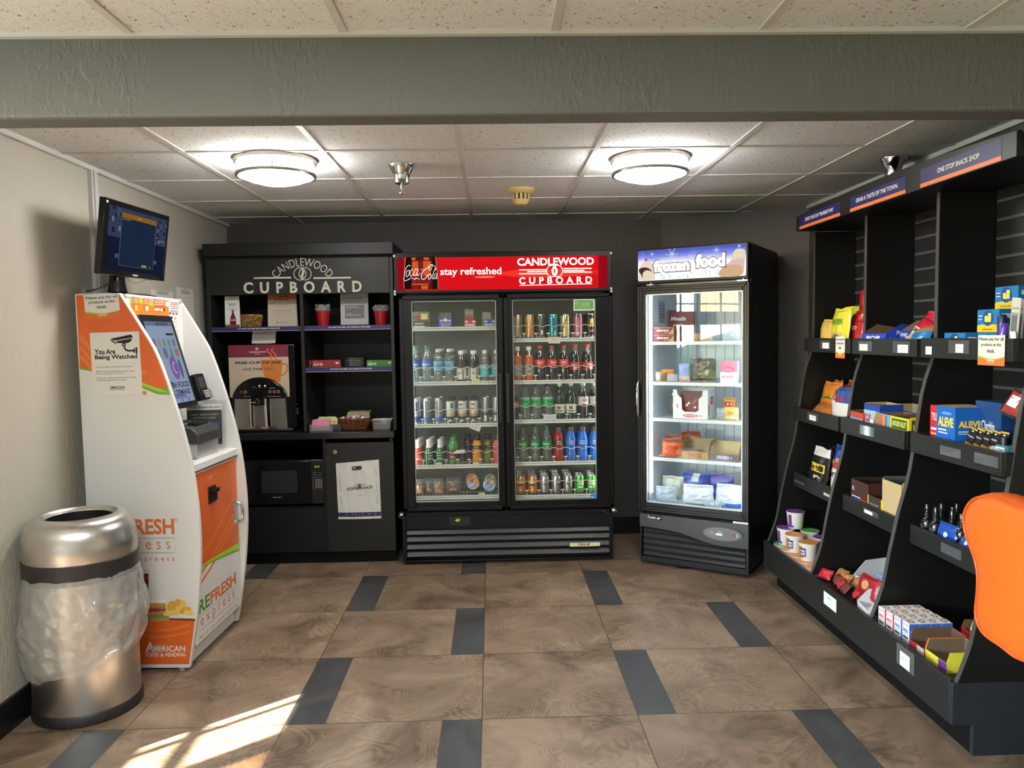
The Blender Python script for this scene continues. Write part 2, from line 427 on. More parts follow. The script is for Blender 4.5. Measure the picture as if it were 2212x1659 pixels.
    L(mth('SUBTRACT', n2.outputs['Fac'], mth('MULTIPLY', seam, 0.8)), bp.inputs['Height']); L(bp.outputs[0], b.inputs['Normal'])
    return m
XL, YB, XR, ZC, ZF, YS0, YS1, ZS = -1.89, 5.60, 2.13, 2.32, 2.373, 2.287, 2.40, 2.138
XW, YF, XE = -4.0, -2.7, 3.2       # lobby: window wall on the left, glazed front, right wall
CA, CB = Vector((1.25, YB, 0)), Vector((XR, 5.09, 0))   # the angled wall between the back and right walls
struct('floor', MB().box(XW-0.15, XE+0.15, YF-0.15, YB+0.15, -0.06, 0.0, floor_mat()))
# ceilings: tiles plus the exposed bars, over the snack corner and over the lobby
def ceiling(name, x0, x1, y0, y1, z, gx, gy):
    mb = MB().box(x0, x1, y0, y1, z, z+0.05, CEIL)
    k = math.ceil((x0-gx)/T)
    while gx+k*T < x1-0.02:
        X = gx+k*T; mb.box(X-0.012, X+0.012, y0, y1, z-0.005, z, TBAR); k += 1
    k = math.ceil((y0-gy)/T)
    while gy+k*T < y1-0.02:
        Y = gy+k*T; mb.box(x0, x1, Y-0.012, Y+0.012, z-0.0045, z, TBAR); k += 1
    struct(name, mb)
ceiling('ceiling', XL-0.12, XR+0.12, YS1, YB+0.12, ZC, -0.1247, 3.4609)
ceiling('ceiling', XW-0.12, XE+0.12, YF-0.12, YS0, ZF, 0.198, 1.95)
mb = MB().box(XL, XL+0.022, YS1, YB, ZC-0.022, ZC, TBAR)
mb.box(XR-0.022, XR, YS1, CB.y, ZC-0.022, ZC, TBAR)
struct('trim_1', mb)
# soffit beam across the opening
struct('wall_soffit', MB().box(XW-0.12, XE+0.12, YS0, YS1, ZS, 2.45, WALL_GREY), bev=0.012)
struct('trim_2', MB().box(XW, XE, YS0-0.02, YS0, ZF-0.012, ZF, TBAR))
# walls
struct('wall_left', MB().box(XL-0.12, XL, YS0+0.0, YB+0.12, 0, 2.45, WALL_BEIGE))
struct('wall_left_front', MB().box(XW-0.12, XL-0.12, YS0, YS1, 0, ZS, WALL_BEIGE))
struct('wall_back', MB().box(XL, CA.x+0.08, YB, YB+0.12, 0, 2.45, WALL_TAUPE))
dv = (CB-CA).normalized(); nv = Vector((-dv.y, dv.x, 0))
if nv.y < 0: nv = -nv
struct('wall_corner', MB().prism([CA, CB, CB+nv*0.12+dv*0.05, CA+nv*0.12], (0, 0, 2.45), WALL_TAUPE))
struct('wall_right', MB().box(XR, XR+0.12, YS1-0.11, CB.y+0.02, 0, 2.45, WALL_TAUPE))
struct('wall_right_front', MB().box(XR+0.12, XE, YS0, YS1, 0, ZS, WALL_GREY))
struct('wall_lobby_right', MB().box(XE, XE+0.12, YF, YS1, 0, 2.45, WALL_BEIGE))
# left lobby wall with its window, front wall with the entrance glazing
WHITE_FRAME = P('white_window_frame', (0.75, 0.74, 0.72), 0.4)
mb = MB()
wy0, wy1, wz0, wz1 = -2.2, 2.15, 0.75, 2.2
mb.box(XW-0.12, XW, YF, wy0, 0, 2.45, WALL_BEIGE).box(XW-0.12, XW, wy1, YS0, 0, 2.45, WALL_BEIGE)
mb.box(XW-0.12, XW, wy0, wy1, 0, wz0, WALL_BEIGE).box(XW-0.12, XW, wy0, wy1, wz1, 2.45, WALL_BEIGE)
struct('wall_lobby_left', mb)
mb = MB()
bars = [wy0, -1.5, -0.72, 0.16, 1.05, wy1]
for y in bars: mb.box(XW-0.10, XW-0.03, y-0.035, y+0.035, wz0, wz1, WHITE_FRAME)
for y in (0.47, 1.6, -0.3, -1.1): mb.box(XW-0.075, XW-0.055, y-0.012, y+0.012, wz0, wz1, WHITE_FRAME)
for z in (wz0+0.02, wz1-0.02): mb.box(XW-0.10, XW-0.03, wy0, wy1, z-0.03, z+0.03, WHITE_FRAME)
mb.box(XW-0.085, XW-0.045, wy0, wy1, 1.60, 1.80, WHITE_FRAME).box(XW-0.085, XW-0.045, wy0, wy1, 1.905, 1.925, WHITE_FRAME)  # deep lower rail added to shade the floor left of the sun patch
w1 = struct('window_1', mb)
PANE = clear('window_glass', (0.96, 0.98, 0.97))
TINT = clear('tinted_window_glass', (0.22, 0.24, 0.24))
DIM_PANE = clear('sun_dimming_pane', (0.40, 0.30, 0.20))  # tint added so one part of the sun patch falls dim and warm
mb = MB()
def pane(y0, y1, z0, z1, m_): mb.quad((XW-0.065, y0, z0), (XW-0.065, y1, z0), (XW-0.065, y1, z1), (XW-0.065, y0, z1), m_)
pane(wy0, wy1, wz0, 1.62, PANE); pane(0.16, wy1, 1.78, wz1, PANE); pane(wy0, 0.16, 1.78, wz1, DIM_PANE)
obj('pane', mb, w1)
struct('wall_lobby_front', MB().box(XW-0.12, XE+0.12, YF-0.12, YF, 0, 2.45, WALL_BEIGE))
# baseboards
struct('baseboard_left', MB().box(XL, XL+0.014, YS0, YB, 0, 0.125, BLACK_TRIM))
struct('baseboard_back', MB().box(XL, CA.x, YB-0.014, YB, 0, 0.125, BLACK_TRIM))
struct('baseboard_corner', MB().prism([CA-nv*0.0, CB, CB-nv*0.014, CA-nv*0.014], (0, 0, 0.125), BLACK_TRIM))
struct('baseboard_right', MB().box(XR-0.014, XR, YS1-0.11, CB.y, 0, 0.125, BLACK_TRIM))
# cable channel on the left wall
mb = MB().box(XL, XL+0.02, 3.70, 3.755, 1.70, ZC-0.02, P('cable_channel', (0.62, 0.60, 0.58), 0.45))
mb.box(XL+0.02, XL+0.028, 3.712, 3.743, 1.70, ZC-0.02, MATS['cable_channel'])
struct('trim_3', mb)
# outside: paving and a clipped hedge seen only in reflections
GRASS = P('outdoor_ground', (0.46, 0.46, 0.44), 0.9, var=0.15)
g = obj('ground', MB().box(-40, 40, -40, 30, -0.25, -0.12, GRASS), None); g['kind'] = 'structure'

LEAFY = P('hedge_leaves', (0.05, 0.12, 0.03), 0.6, var=.8, scale=12)
def hedge_pt(u, v): p = Vector((-7.2, -9+14*u, 0)); n_ = noise.noise(Vector((u*30, v*8, 1))); return (p.x-1.1*math.sin(PI*v)*0+.9*math.cos(PI*v)+.25*n_, p.y, -.12+(1.5+.4*noise.noise(Vector((u*9, 0, 3))))*math.sin(PI*v)+.15*n_)
h_ = obj('hedge', MB().surf(hedge_pt, 120, 12, LEAFY), None); h_['kind'] = 'stuff'; tag(h_, 'leafy green hedge reflected in the freezer glass', 'hedge')
# ------------------------------------------------------------------ ceiling fixtures
CHROME = P('chrome', (0.70, 0.70, 0.69), 0.12, 1.0)
NICKEL = P('brushed_nickel', (0.42, 0.39, 0.35), 0.3, 1.0)
LAMP = glow('lit_lamp_diffuser', (1.0, 0.985, 0.95), 42.0)
def drum(cx, cy_, label):
    t = thing('ceiling_light', label, 'ceiling light', (cx, cy_, ZC), 0, 'drum ceiling lights')
    r = 0.172
    obj('diffuser', MB().lathe([(0.001, -0.118), (0.07, -0.113), (0.125, -0.098), (r-0.008, -0.072), (r-0.004, -0.02), (r-0.03, -0.004)], LAMP, 40, (cx, cy_, ZC)), t)
    mb = MB().lathe([(r+0.006, -0.022), (r+0.014, -0.020), (r+0.014, -0.0005), (r-0.02, -0.0005), (r-0.02, -0.006), (r+0.006, -0.008)], NICKEL, 40, (cx, cy_, ZC), cap0=False, cap1=False)
    obj('rim', mb, t)
    obj('band', MB().lathe([(r-0.002, -0.082), (r+0.008, -0.082), (r+0.010, -0.076), (r+0.008, -0.068), (r-0.001, -0.068)], NICKEL, 40, (cx, cy_, ZC), cap0=False, cap1=False), t)
    for k in range(3):
        a = 0.7+k*2*PI/3
        obj('post', MB().cyl((cx+(r+0.006)*math.cos(a), cy_+(r+0.006)*math.sin(a), ZC-0.078), (cx+(r+0.006)*math.cos(a), cy_+(r+0.006)*math.sin(a), ZC-0.008), 0.003, NICKEL, 6), t)
    return t
drum(-0.985, 3.62, 'lit round drum ceiling light with nickel bands, above the coffee cupboard side')
drum(0.765, 3.66, 'lit round drum ceiling light with nickel bands, nearer the frozen food freezer')
def sprinkler(cx, cy_, label):
    t = thing('sprinkler', label, 'sprinkler', (cx, cy_, ZC), 0, 'ceiling sprinklers')
    obj('cup', MB().lathe([(0.020, -0.095), (0.036, -0.088), (0.038, -0.055), (0.046, -0.035), (0.064, -0.006), (0.064, -0.0005)], CHROME, 28, (cx, cy_, ZC)), t)
    obj('stem', MB().cyl((cx, cy_, ZC-0.115), (cx, cy_, ZC-0.094), 0.009, CHROME, 12).cyl((cx, cy_, ZC-0.135), (cx, cy_, ZC-0.115), 0.004, CHROME, 8), t)
    obj('deflector', MB().cyl((cx, cy_, ZC-0.139), (cx, cy_, ZC-0.135), 0.016, CHROME, 14), t)
sprinkler(-0.42, 3.757, 'chrome sprinkler head hanging between the two ceiling lights')
sprinkler(1.965, 3.72, 'chrome sprinkler head half hidden behind the snack rack header')
YEL = P('yellowed_plastic', (0.62, 0.46, 0.17), 0.45); DK = P('dark_slot', (0.03, 0.025, 0.02), 0.6)
t = thing('smoke_detector', 'yellowed round smoke detector with dark vents on the ceiling', 'smoke detector', (0.18, 4.40, ZC))
obj('base', MB().lathe([(0.055, -0.030), (0.070, -0.020), (0.078, -0.010), (0.078, -0.0005)], YEL, 32, (0.18, 4.40, ZC)), t)
obj('vent_ring', MB().lathe([(0.044, -0.062), (0.046, -0.060), (0.046, -0.034), (0.05, -0.030)], DK, 24, (0.18, 4.40, ZC)), t)
mb = MB().lathe([(0.001, -0.092), (0.030, -0.090), (0.042, -0.078), (0.048, -0.062), (0.044, -0.060)], YEL, 32, (0.18, 4.40, ZC))
for k in range(12):
    a = 2*PI*k/12
    mb.box(-0.006, 0.006, 0.045, 0.050, -0.062, -0.030, YEL, Matrix.Translation((0.18, 4.40, ZC)) @ Matrix.Rotation(a, 4, 'Z'))
obj('cap', mb, t)
# ------------------------------------------------------------------ shared surfaces
def grain(name, col, rough=0.42, k=1.0):
    if name in MATS: return MATS[name]
    m, t, b = base(name); b.inputs['Roughness'].default_value = rough; b.inputs['Specular IOR Level'].default_value = .32
    tc = nn(t, 'ShaderNodeTexCoord'); mp = nn(t, 'ShaderNodeMapping'); mp.inputs['Scale'].default_value = (3, 3, 60)
    n = nn(t, 'ShaderNodeTexNoise'); n.inputs['Scale'].default_value = 1.2; n.inputs['Detail'].default_value = 5
    t.links.new(tc.outputs['Object'], mp.inputs[0]); t.links.new(mp.outputs[0], n.inputs['Vector'])
    mx = nn(t, 'ShaderNodeMix', data_type='RGBA'); mx.inputs['A'].default_value = (*[c*.6 for c in col], 1); mx.inputs['B'].default_value = (*[c*1.5 for c in col], 1)
    t.links.new(n.outputs['Fac'], mx.inputs['Factor']); t.links.new(mx.outputs['Result'], b.inputs['Base Color'])
    bp = nn(t, 'ShaderNodeBump'); bp.inputs['Strength'].default_value = 0.12; bp.inputs['Distance'].default_value = 0.002
    t.links.new(n.outputs['Fac'], bp.inputs['Height']); t.links.new(bp.outputs[0], b.inputs['Normal'])
    MATS[name] = m; return m
LAMI = grain('black_wood_laminate', (0.0075, 0.0075, 0.007))
LAMI2 = grain('charcoal_wood_laminate', (0.014, 0.014, 0.0125), 0.4)
INNER = P('matt_black_inside', (0.004, 0.004, 0.004), 0.6, spec=.2)
BLACK = P('black_plastic', (0.010, 0.010, 0.012), 0.32)
GLOSSB = P('gloss_black_plastic', (0.006, 0.006, 0.007), 0.12)
CREAM = paint(206, 200, 186, 0.5); WHITE = paint(236, 235, 230, 0.5); PAPER = paint(226, 223, 214, 0.7)
INK = paint(22, 20, 24, 0.6); NAVY = paint(38, 36, 92, 0.45)
STEEL = P('brushed_steel', (0.55, 0.53, 0.50), 0.27, 1.0, bump=0.05, bscale=200)
ACRYL = clear('clear_acrylic', (0.93, 0.93, 0.93), ior=1.45)
def rY(x0, y0, x1, y1, Y):
    """extents (X0, X1, Z0, Z1) of a rectangle seen at those pixels, standing in the plane Y"""
    a, b, c, d = ony(x0, y0, Y), ony(x1, y0, Y), ony(x0, y1, Y), ony(x1, y1, Y)
    return ((a.x+c.x)/2, (b.x+d.x)/2, (c.z+d.z)/2, (a.z+b.z)/2)

# ------------------------------------------------------------------ coffee cupboard: hutch, worktop, base cabinet
HX0, HX1, HY = -1.835, -0.632, 5.0
hutch = thing('display_hutch', 'black wooden hutch with white cupboard lettering above the coffee counter', 'cabinet', (-1.23, 5.28, 0.88))
HZ0, HZ1 = 0.882, 2.03
for x in (HX0, HX1-0.024): obj('side_panel', MB().box(x, x+0.024, HY, 5.585, HZ0, HZ1, LAMI2), hutch, bev=0.002)
DX = -1.228
obj('divider', MB().box(DX-0.011, DX+0.011, HY, 5.57, HZ0, 1.78, LAMI2), hutch, bev=0.002)
obj('back_panel', MB().box(HX0+0.024, HX1-0.024, 5.57, 5.585, HZ0, HZ1, LAMI), hutch)
fas = obj('sign_panel', MB().box(HX0+0.024, HX1-0.024, HY-0.002, HY+0.018, 1.778, 2.028, LAMI2), hutch, bev=0.002)
Yf = HY-0.003
def Lp(px, py, Y=Yf): p = ony(px, py, Y); return p
mb = MB()
c = Lp(654, 620); x0, x1, z0, z1 = rY(527, 608, 782, 633, Yf)
write(mb, 'CUPBOARD', CREAM, ((x0+x1)/2, Yf, (z0+z1)/2), X_, Z_, h=z1-z0, w=x1-x0, off=0.03, space=1.95, ext=0.07, lift=0.005)
obj('lettering', mb, fas, label='raised cream CUPBOARD letters')
mb = MB(); LOGO = paint(214, 210, 198, 0.5)
c = ony(653, 574, Yf); a = ony(587, 580, Yf); b_ = ony(721, 580, Yf)
arcw = (b_-a).length
write(mb, 'CANDLEWOOD', LOGO, (c.x, Yf, ony(653, 566, Yf).z), X_, Z_, h=0.052, w=arcw*1.06, off=-0.004, space=1.02, arc=0.235)
for px0, px1 in ((548, 629), (677, 758)):
    q0, q1, q2, q3 = rY(px0, 598.5, px1, 602, Yf); flat(mb, rect(q0, q1, q2, q3), LOGO, (0, Yf, 0), X_, Z_)
cc = ony(653.5, 591.5, Yf); r0 = 0.040
for dx in (-0.0165, 0.0165):
    stroke(mb, ell(dx, 0, r0*0.97, r0, 40), 0.005, LOGO, cc, X_, Z_, closed=True)
flat(mb, spline([(-0.004, -0.034), (-0.012, -0.012), (-0.004, 0.008), (-0.001, 0.030), (0.002, 0.032), (0.013, 0.012), (0.006, -0.008), (0.003, -0.030)], 4, True), LOGO, cc, X_, Z_)
for k in range(22):
    a = 2*PI*k/22; stroke(mb, [(0.019*math.cos(a), 0.022*math.sin(a)), (0.026*math.cos(a), 0.029*math.sin(a))], 0.0012, LOGO, cc, X_, Z_, lift=0.0005)
obj('logo', mb, fas)
q0, q1, q2, q3 = rY(436, 524, 848, 551.5, 4.93)
obj('crown', MB().box(q0, q1+0.002, 4.93, 5.585, q2, q3, LAMI), hutch, bev=0.004)
obj('rail', MB().box(HX0, HX1, HY+0.02, 5.585, 2.028, q2, INNER), hutch)
def shelf_strip(x0, x1, z, txtx):
    s = obj('shelf', MB().box(x0, x1, HY+0.03, 5.57, z-0.018, z, LAMI), hutch)
    mb = MB().box(x0, x1, HY+0.012, HY+0.03, z-0.02, z+0.006, NAVY).box(x0, x1, HY+0.008, HY+0.03, z-0.024, z-0.020, paint(150, 140, 150))
    write(mb, 'BUY WHAT YOU NEED. JUST CHARGE TO YOUR SUITE!', WHITE, (txtx, HY+0.012, z-0.007), X_, Z_, h=0.0105, w=0.27, off=0.02)
    obj('label_strip', mb, s, label='navy strip with white lettering')
ZS1 = 1.566; ZS2 = ony(760, 795, HY).z
shelf_strip(HX0+0.024, DX-0.011, ZS1, ony(558, 704, HY).x)
shelf_strip(DX+0.011, HX1-0.024, ZS1, ony(754, 703, HY).x)
shelf_strip(DX+0.011, HX1-0.024, ZS2, ony(758, 796, HY).x)
TOPM = P('dark_laminate_top', (0.010, 0.0095, 0.009), 0.25, var=0.3, scale=20)
wt_ = obj('worktop', MB().box(-1.855, -0.645, 4.955, 5.585, 0.838, 0.880, TOPM), None, bev=0.003)
tag(wt_, 'black laminate worktop under the coffee machine and sugar packets', 'worktop')
basec = thing('base_cabinet', 'black base cabinet holding the microwave, with one locked door', 'cabinet', (-1.25, 5.28, 0))
obj('side_panel', MB().box(-1.85, -1.83, 4.99, 5.58, 0.08, 0.837, LAMI2), basec)
obj('side_panel', MB().box(-0.68, -0.66, 4.99, 5.58, 0.08, 0.837, LAMI2), basec)
obj('partition', MB().box(-1.118, -1.100, 4.99, 5.57, 0.08, 0.837, LAMI), basec)
obj('niche', MB().box(-1.83, -1.118, 4.985, 5.57, 0.362, 0.384, LAMI).box(-1.83, -1.118, 5.56, 5.57, 0.384, 0.837, INNER).box(-1.83, -0.68, 5.0, 5.57, 0.826, 0.8375, INNER), basec)
obj('lower_panel', MB().box(-1.85, -1.118, 4.985, 5.0, 0.085, 0.360, LAMI), basec, bev=0.002)
q0, q1, q2, q3 = rY(706, 956, 853, 1191, 4.97)
bdoor = obj('door', MB().box(q0, q1, 4.97, 4.989, q2, q3, LAMI2), basec, bev=0.002)
lk = ony(724, 976, 4.97)
obj('lock', MB().cyl((lk.x, 4.964, lk.z), (lk.x, 4.970, lk.z), 0.012, CHROME, 16).cyl((lk.x, 4.9635, lk.z), (lk.x, 4.965, lk.z), 0.006, BLACK, 12), bdoor)
obj('toe_kick', MB().box(-1.85, -0.66, 5.03, 5.06, 0, 0.085, INNER).box(-1.85, -0.66, 5.06, 5.57, 0.05, 0.085, INNER), basec)

# ------------------------------------------------------------------ payment kiosk
KA = math.radians(-2.9)
kiosk = thing('payment_kiosk', 'white and orange self checkout kiosk with curved side panels', 'kiosk', (-1.83, 3.425, 0), KA)
KM = full(kiosk); KI = KM.inverted(); KR = KM.to_3x3()
def Ky(px, py, y=0.0):
    p = KI @ onp(px, py, KM @ Vector((0, y, 0)), KR @ Vector((0, 1, 0))); return p
def Kx(px, py, x):
    p = KI @ onp(px, py, KM @ Vector((x, 0, 0)), KR @ Vector((1, 0, 0))); return p
KW = 0.59; KH = 1.703
prof = spline([(0.200, KH), (0.285, 1.560), (0.355, 1.430), (0.418, 1.235), (0.456, 1.090), (0.486, 0.945), (0.505, 0.778), (0.511, 0.631), (0.506, 0.483), (0.484, 0.270), (0.440, 0.012)], 5)
KWHT = P('kiosk_white_laminate', (0.74, 0.73, 0.70), 0.42); KEDGE = P('kiosk_edge_band', (0.82, 0.81, 0.77), 0.4)
outl = [(0.004, 0.012), (0.0, KH)] + prof
def side(y0, y1):
    s = obj('side_panel', MB().prism([(x, y0, z) for x, z in outl], (0, y1-y0, 0), KWHT), kiosk, world=False, bev=0.0025)
    return s
near = side(0, 0.024); far = side(KW-0.024, KW)
for y in (0.012, KW-0.012):
    for x in (0.06, 0.40): obj('foot', MB().cyl((x, y, 0), (x, y, 0.0125), 0.014, P('grey_foot', (0.3, 0.3, 0.3), 0.5), 10), kiosk, world=False)
ORG = P('kiosk_orange_print', srgb(226, 104, 44), 0.4, var=0.22, scale=3.2)
ORG2 = paint(232, 128, 52, 0.4); LIME = paint(168, 206, 52, 0.4); LEAF = paint(112, 168, 58, 0.4)
KO = (0, 0, 0)
def edge_x(z, m=0.006):
    for (xa, za), (xb, zb) in zip(prof, prof[1:]):
        if zb <= z <= za: return xa+(xb-xa)*(za-z)/(za-zb)-m
    return prof[-1][0]-m
gy = 0.0
mb = MB()   # printed graphics on the near side panel
zc = lambda x: Ky(182, 794).z + (Ky(353, 834).z-Ky(182, 794).z)*(x/0.36) + 0.012*math.sin(x/0.36*PI*1.3)   # green wave
zs_ = [KH-0.006-(KH-0.006-1.30)*i/14 for i in range(15)]
right_edge = [(edge_x(z), z) for z in zs_ if z > zc(0.36)]
wave = [(0.007+(0.352-0.007)*i/14, 0) for i in range(15)]
wave = [(x, zc(x)) for x, _ in wave]
top = [(0.007, KH-0.006)] + right_edge + [(edge_x(zc(0.36)), zc(0.36))] + list(reversed(wave))
flat(mb, top, ORG, KO, X_, Z_, 0.0006)
ex = edge_x(zc(0.36)-0.02)
band = wave + [(edge_x(zc(.36)), zc(.36)), (ex, zc(.36)-0.030)] + [(x, z-0.006-0.024*(x/0.36)) for x, z in reversed(wave)]
flat(mb, band, LEAF, KO, X_, Z_, 0.0007)
flat(mb, [(x, z-0.002) for x, z in wave[3:]] + [(ex, zc(.36)-0.018)] + [(x, z-0.003-0.014*(x/0.36)) for x, z in reversed(wave[3:])], LIME, KO, X_, Z_, 0.0009)
for k, (za, wd_) in enumerate(((1.52, 0.022), (1.47, 0.012), (1.43, 0.016))):
    stroke(mb, spline([(0.012, za), (0.10, za-0.10), (0.20, za-0.15), (0.30, za-0.17)], 5), wd_, ORG2, KO, X_, Z_, 0.0008)
obj('upper_graphic', mb, near, world=False)
mb = MB()   # bottom orange field
zb = lambda x: Ky(300, 1338).z + 0.012*math.cos((x-0.2)*9)
bx = [0.008+(edge_x(0.24)-0.008)*i/14 for i in range(15)]
bot = [(0.012, 0.030), (edge_x(0.03), 0.030)] + [(edge_x(0.03+0.03*i), 0.03+0.03*i) for i in range(1, 8)] + [(x, zb(x)) for x in reversed(bx)]
flat(mb, bot, ORG, KO, X_, Z_, 0.0006)
for za in (0.20, 0.17): stroke(mb, spline([(0.02, za-0.02), (0.15, za+0.01), (0.30, za-0.015), (0.45, za+0.01)], 5), 0.010, ORG2, KO, X_, Z_, 0.0008)
obj('lower_graphic', mb, near, world=False)
mb = MB(); RF = paint(222, 112, 62, 0.45); GRN = paint(92, 150, 70, 0.45)
a = Ky(292, 1121); b_ = Ky(377, 1154); hgt = a.z-b_.z; wch = (b_.x-Ky(293, 1154).x)/4
xr = b_.x
write(mb, 'RE', GRN, (xr-5.03*wch, 0, (a.z+b_.z)/2), X_, Z_, h=hgt, w=1.93*wch, align='r', off=0.03)
write(mb, 'FRESH', RF, (xr, 0, (a.z+b_.z)/2), X_, Z_, h=hgt, w=4.95*wch, align='r', off=0.03)
rc = Ky(380.5, 1123.5); stroke(mb, ell(rc.x, rc.z, 0.0085, 0.0085, 20), 0.0016, RF, KO, X_, Z_, closed=True)
write(mb, 'R', RF, (rc.x, 0, rc.z), X_, Z_, h=0.008, off=0.0)
a = Ky(377, 1162); b_ = Ky(377, 1194); fx0 = xr-7.2*wch
stroke(mb, rect(fx0, a.x, b_.z, a.z), 0.0018, GRN, KO, X_, Z_, closed=True)
e0 = Ky(368, 1172); e1 = Ky(368, 1188)
write(mb, 'express', RF, (e0.x, 0, (e0.z+e1.z)/2-0.004), X_, Z_, h=0.05, w=7.0*wch, align='r', off=-0.006, space=1.6)
e0 = Ky(377, 1202); e1 = Ky(377, 1211)
write(mb, 'micro-markets', RF, (e0.x, 0, (e0.z+e1.z)/2), X_, Z_, h=0.022, w=7.6*wch, align='r', off=0.0, space=1.5)
WHT = paint(240, 236, 228, 0.45)
obj('lettering', mb, near, world=False); mb = MB()
a0, a1, a2 = Ky(315, 1411), Ky(401, 1419), Ky(358, 1399)
write(mb, 'A', WHT, (a0.x, 0, Ky(320, 1397.5).z), X_, Z_, h=0.044, align='l', off=0.02)
write(mb, 'MERICAN', WHT, (a1.x, 0, Ky(380, 1401).z), X_, Z_, h=0.026, w=0.152, align='r', off=0.018)
for py in (1392.5, 1408.5):
    z = Ky(370, py).z; flat(mb, rect(a0.x+(0.042 if py < 1400 else 0), a1.x, z-0.001, z+0.001), WHT, KO, X_, Z_)
z = Ky(358, 1414).z; write(mb, 'FOOD & VENDING', WHT, ((a0.x+a1.x)/2, 0, z), X_, Z_, h=0.019, w=a1.x-a0.x, off=0.014)
obj('company_lettering', mb, near, world=False)
# picture of a drink, a sandwich and crisps printed on the panel
mb = MB(); g0 = Ky(281, 1229); g1 = Ky(324, 1292)
COLA = paint(82, 20, 26, 0.4); CRUST = paint(196, 142, 84, 0.5); HAM = paint(206, 128, 118, 0.5); LET = paint(126, 160, 62, 0.5); CRISP = paint(238, 198, 96, 0.5); CRISP2 = paint(222, 164, 66, 0.5); TOM = paint(176, 58, 40, 0.5)
x0, x1, z0, z1 = Ky(270, 1260).x, Ky(324, 1260).x, Ky(320, 1292).z-0.012, Ky(320, 1229).z
flat(mb, [(x0, z0), (x1-0.008, z0), (x1, z1), (x0, z1)], paint(206, 204, 206), KO, X_, Z_, 0.0006)
flat(mb, [(x0, z0), (x1-0.012, z0), (x1-0.004, z1-0.022), (x0, z1-0.016)], COLA, KO, X_, Z_, 0.0008)
for px, py, s in ((304, 1262, .014), (312, 1277, .012), (316, 1248, .010), (303, 1284, .010)):
    p = Ky(px, py); flat(mb, [(p.x-s, p.z-s*.6), (p.x+s*.7, p.z-s), (p.x+s, p.z+s*.6), (p.x-s*.5, p.z+s)], paint(140, 46, 44), KO, X_, Z_, 0.001)
p = Ky(309, 1276); flat(mb, ell(p.x, p.z, .006, .006, 10), paint(244, 220, 200), KO, X_, Z_, 0.0012)
sx0, sx1 = Ky(262, 1320).x, Ky(359, 1320).x
zz = lambda py: Ky(330, py).z
layer = [(1293, 1309, paint(238, 232, 220)), (1303, 1312, CRUST), (1311, 1316, LET), (1315, 1322, TOM), (1321, 1329, HAM), (1328, 1338, LET), (1334, 1342, CRUST)]
for i, (pa, pb, m_) in enumerate(layer):
    n_ = 10; up_ = [(sx0+(sx1-sx0+0.012*(i > 4))*k/n_, zz(pa)+random.uniform(-.004, .004)) for k in range(n_+1)]; dn = [(x, zz(pb)+random.uniform(-.004, .004)) for x, _ in reversed(up_)]
    flat(mb, dn[::-1]+up_[::-1], m_, KO, X_, Z_, 0.0008+i*0.00012)
for k, (px, py, rx, ry, an) in enumerate(((383, 1320, .050, .022, .1), (375, 1310, .026, .034, -.4), (396, 1305, .030, .024, .6), (405, 1318, .034, .018, .3), (370, 1324, .036, .016, .2), (388, 1301, .022, .016, 1.2), (412, 1323, .030, .014, -.3))):
    p = Ky(px-4, py); pts = [(p.x+u*math.cos(an)-w_*math.sin(an), p.z+u*math.sin(an)+w_*math.cos(an)) for u, w_ in ell(0, 0, rx*.8, ry*.8, 16)]
    flat(mb, pts, (CRISP, CRISP2)[k % 2], KO, X_, Z_, 0.0012+k*.0002)
obj('food_picture', mb, near, world=False)
# inside of the kiosk: back panel, header, counter, cash door
BX = 0.215
obj('back_panel', MB().box(BX-0.02, BX, 0.024, KW-0.024, 0.90, KH-0.012, KWHT).box(0.0, BX, 0.024, KW-0.024, KH-0.024, KH-0.002, KWHT).box(0.0, 0.02, 0.024, KW-0.024, 0.03, KH-0.024, KWHT), kiosk, world=False)
def onb(pts): return [Kx(px, py, BX+0.001) for px, py in pts]
mb = MB(); O3 = (BX, 0, 0)
def bflat(pts, m_, lift=0.001): flat(mb, [(p.y, p.z) for p in onb(pts)], m_, O3, Y_, Z_, lift)
bflat([(283, 682), (383, 692), (383, 668), (360, 662), (330, 652), (300, 645), (281, 645)], paint(238, 134, 50))
bflat([(281, 655), (300, 654), (326, 660), (350, 668), (350, 664), (326, 653), (300, 645), (281, 645)], LIME, 0.0014)
for x0, y0, x1, y1 in ((286, 641, 300, 666), (309, 644, 322, 670), (332, 646, 357, 672)):
    bflat([(x0, y1), (x1, y1+1.5), (x1, y0+2), (x0, y0)], paint(232, 112, 46), 0.0018)
    for k in range(3): bflat([(x0+2, y0+4.2+k*4), (x1-2, y0+5+k*4), (x1-2, y0+3.8+k*4), (x0+2, y0+3+k*4)], WHT, 0.0021)
for x0, y0, x1, y1, m_ in ((291, 659, 297, 670, CRISP), (314, 661, 320, 671, WHT), (333, 666, 344, 671, WHT), (346, 667, 351, 672, WHT), (353, 666, 355, 672, INK)):
    bflat([(x0, y1), (x1, y1), (x1, y0), (x0, y0)], m_, 0.0024)
bflat([(364, 693), (386, 695), (386, 650), (364, 648)], paint(206, 200, 190), 0.0012); bflat([(365, 692), (385, 694), (385, 651), (365, 649)], WHT, 0.0015)
for k, (y, m_, h_) in enumerate(((653, RF, 2), (657, RF, 2), (662, INK, 1), (665.5, INK, 1), (670, INK, 1), (673, INK, 1))): bflat([(367, y+h_), (384, y+h_+1), (384, y+1), (367, y)], m_, 0.002)
for x, y, m_ in ((367, 677, NAVY), (374, 678, paint(190, 40, 40)), (381, 678, paint(60, 90, 170)), (371, 686, INK), (378, 688, paint(150, 150, 150))): bflat([(x-2, y+2), (x+2, y+2), (x+2, y-2), (x-2, y-2)], m_, 0.002)
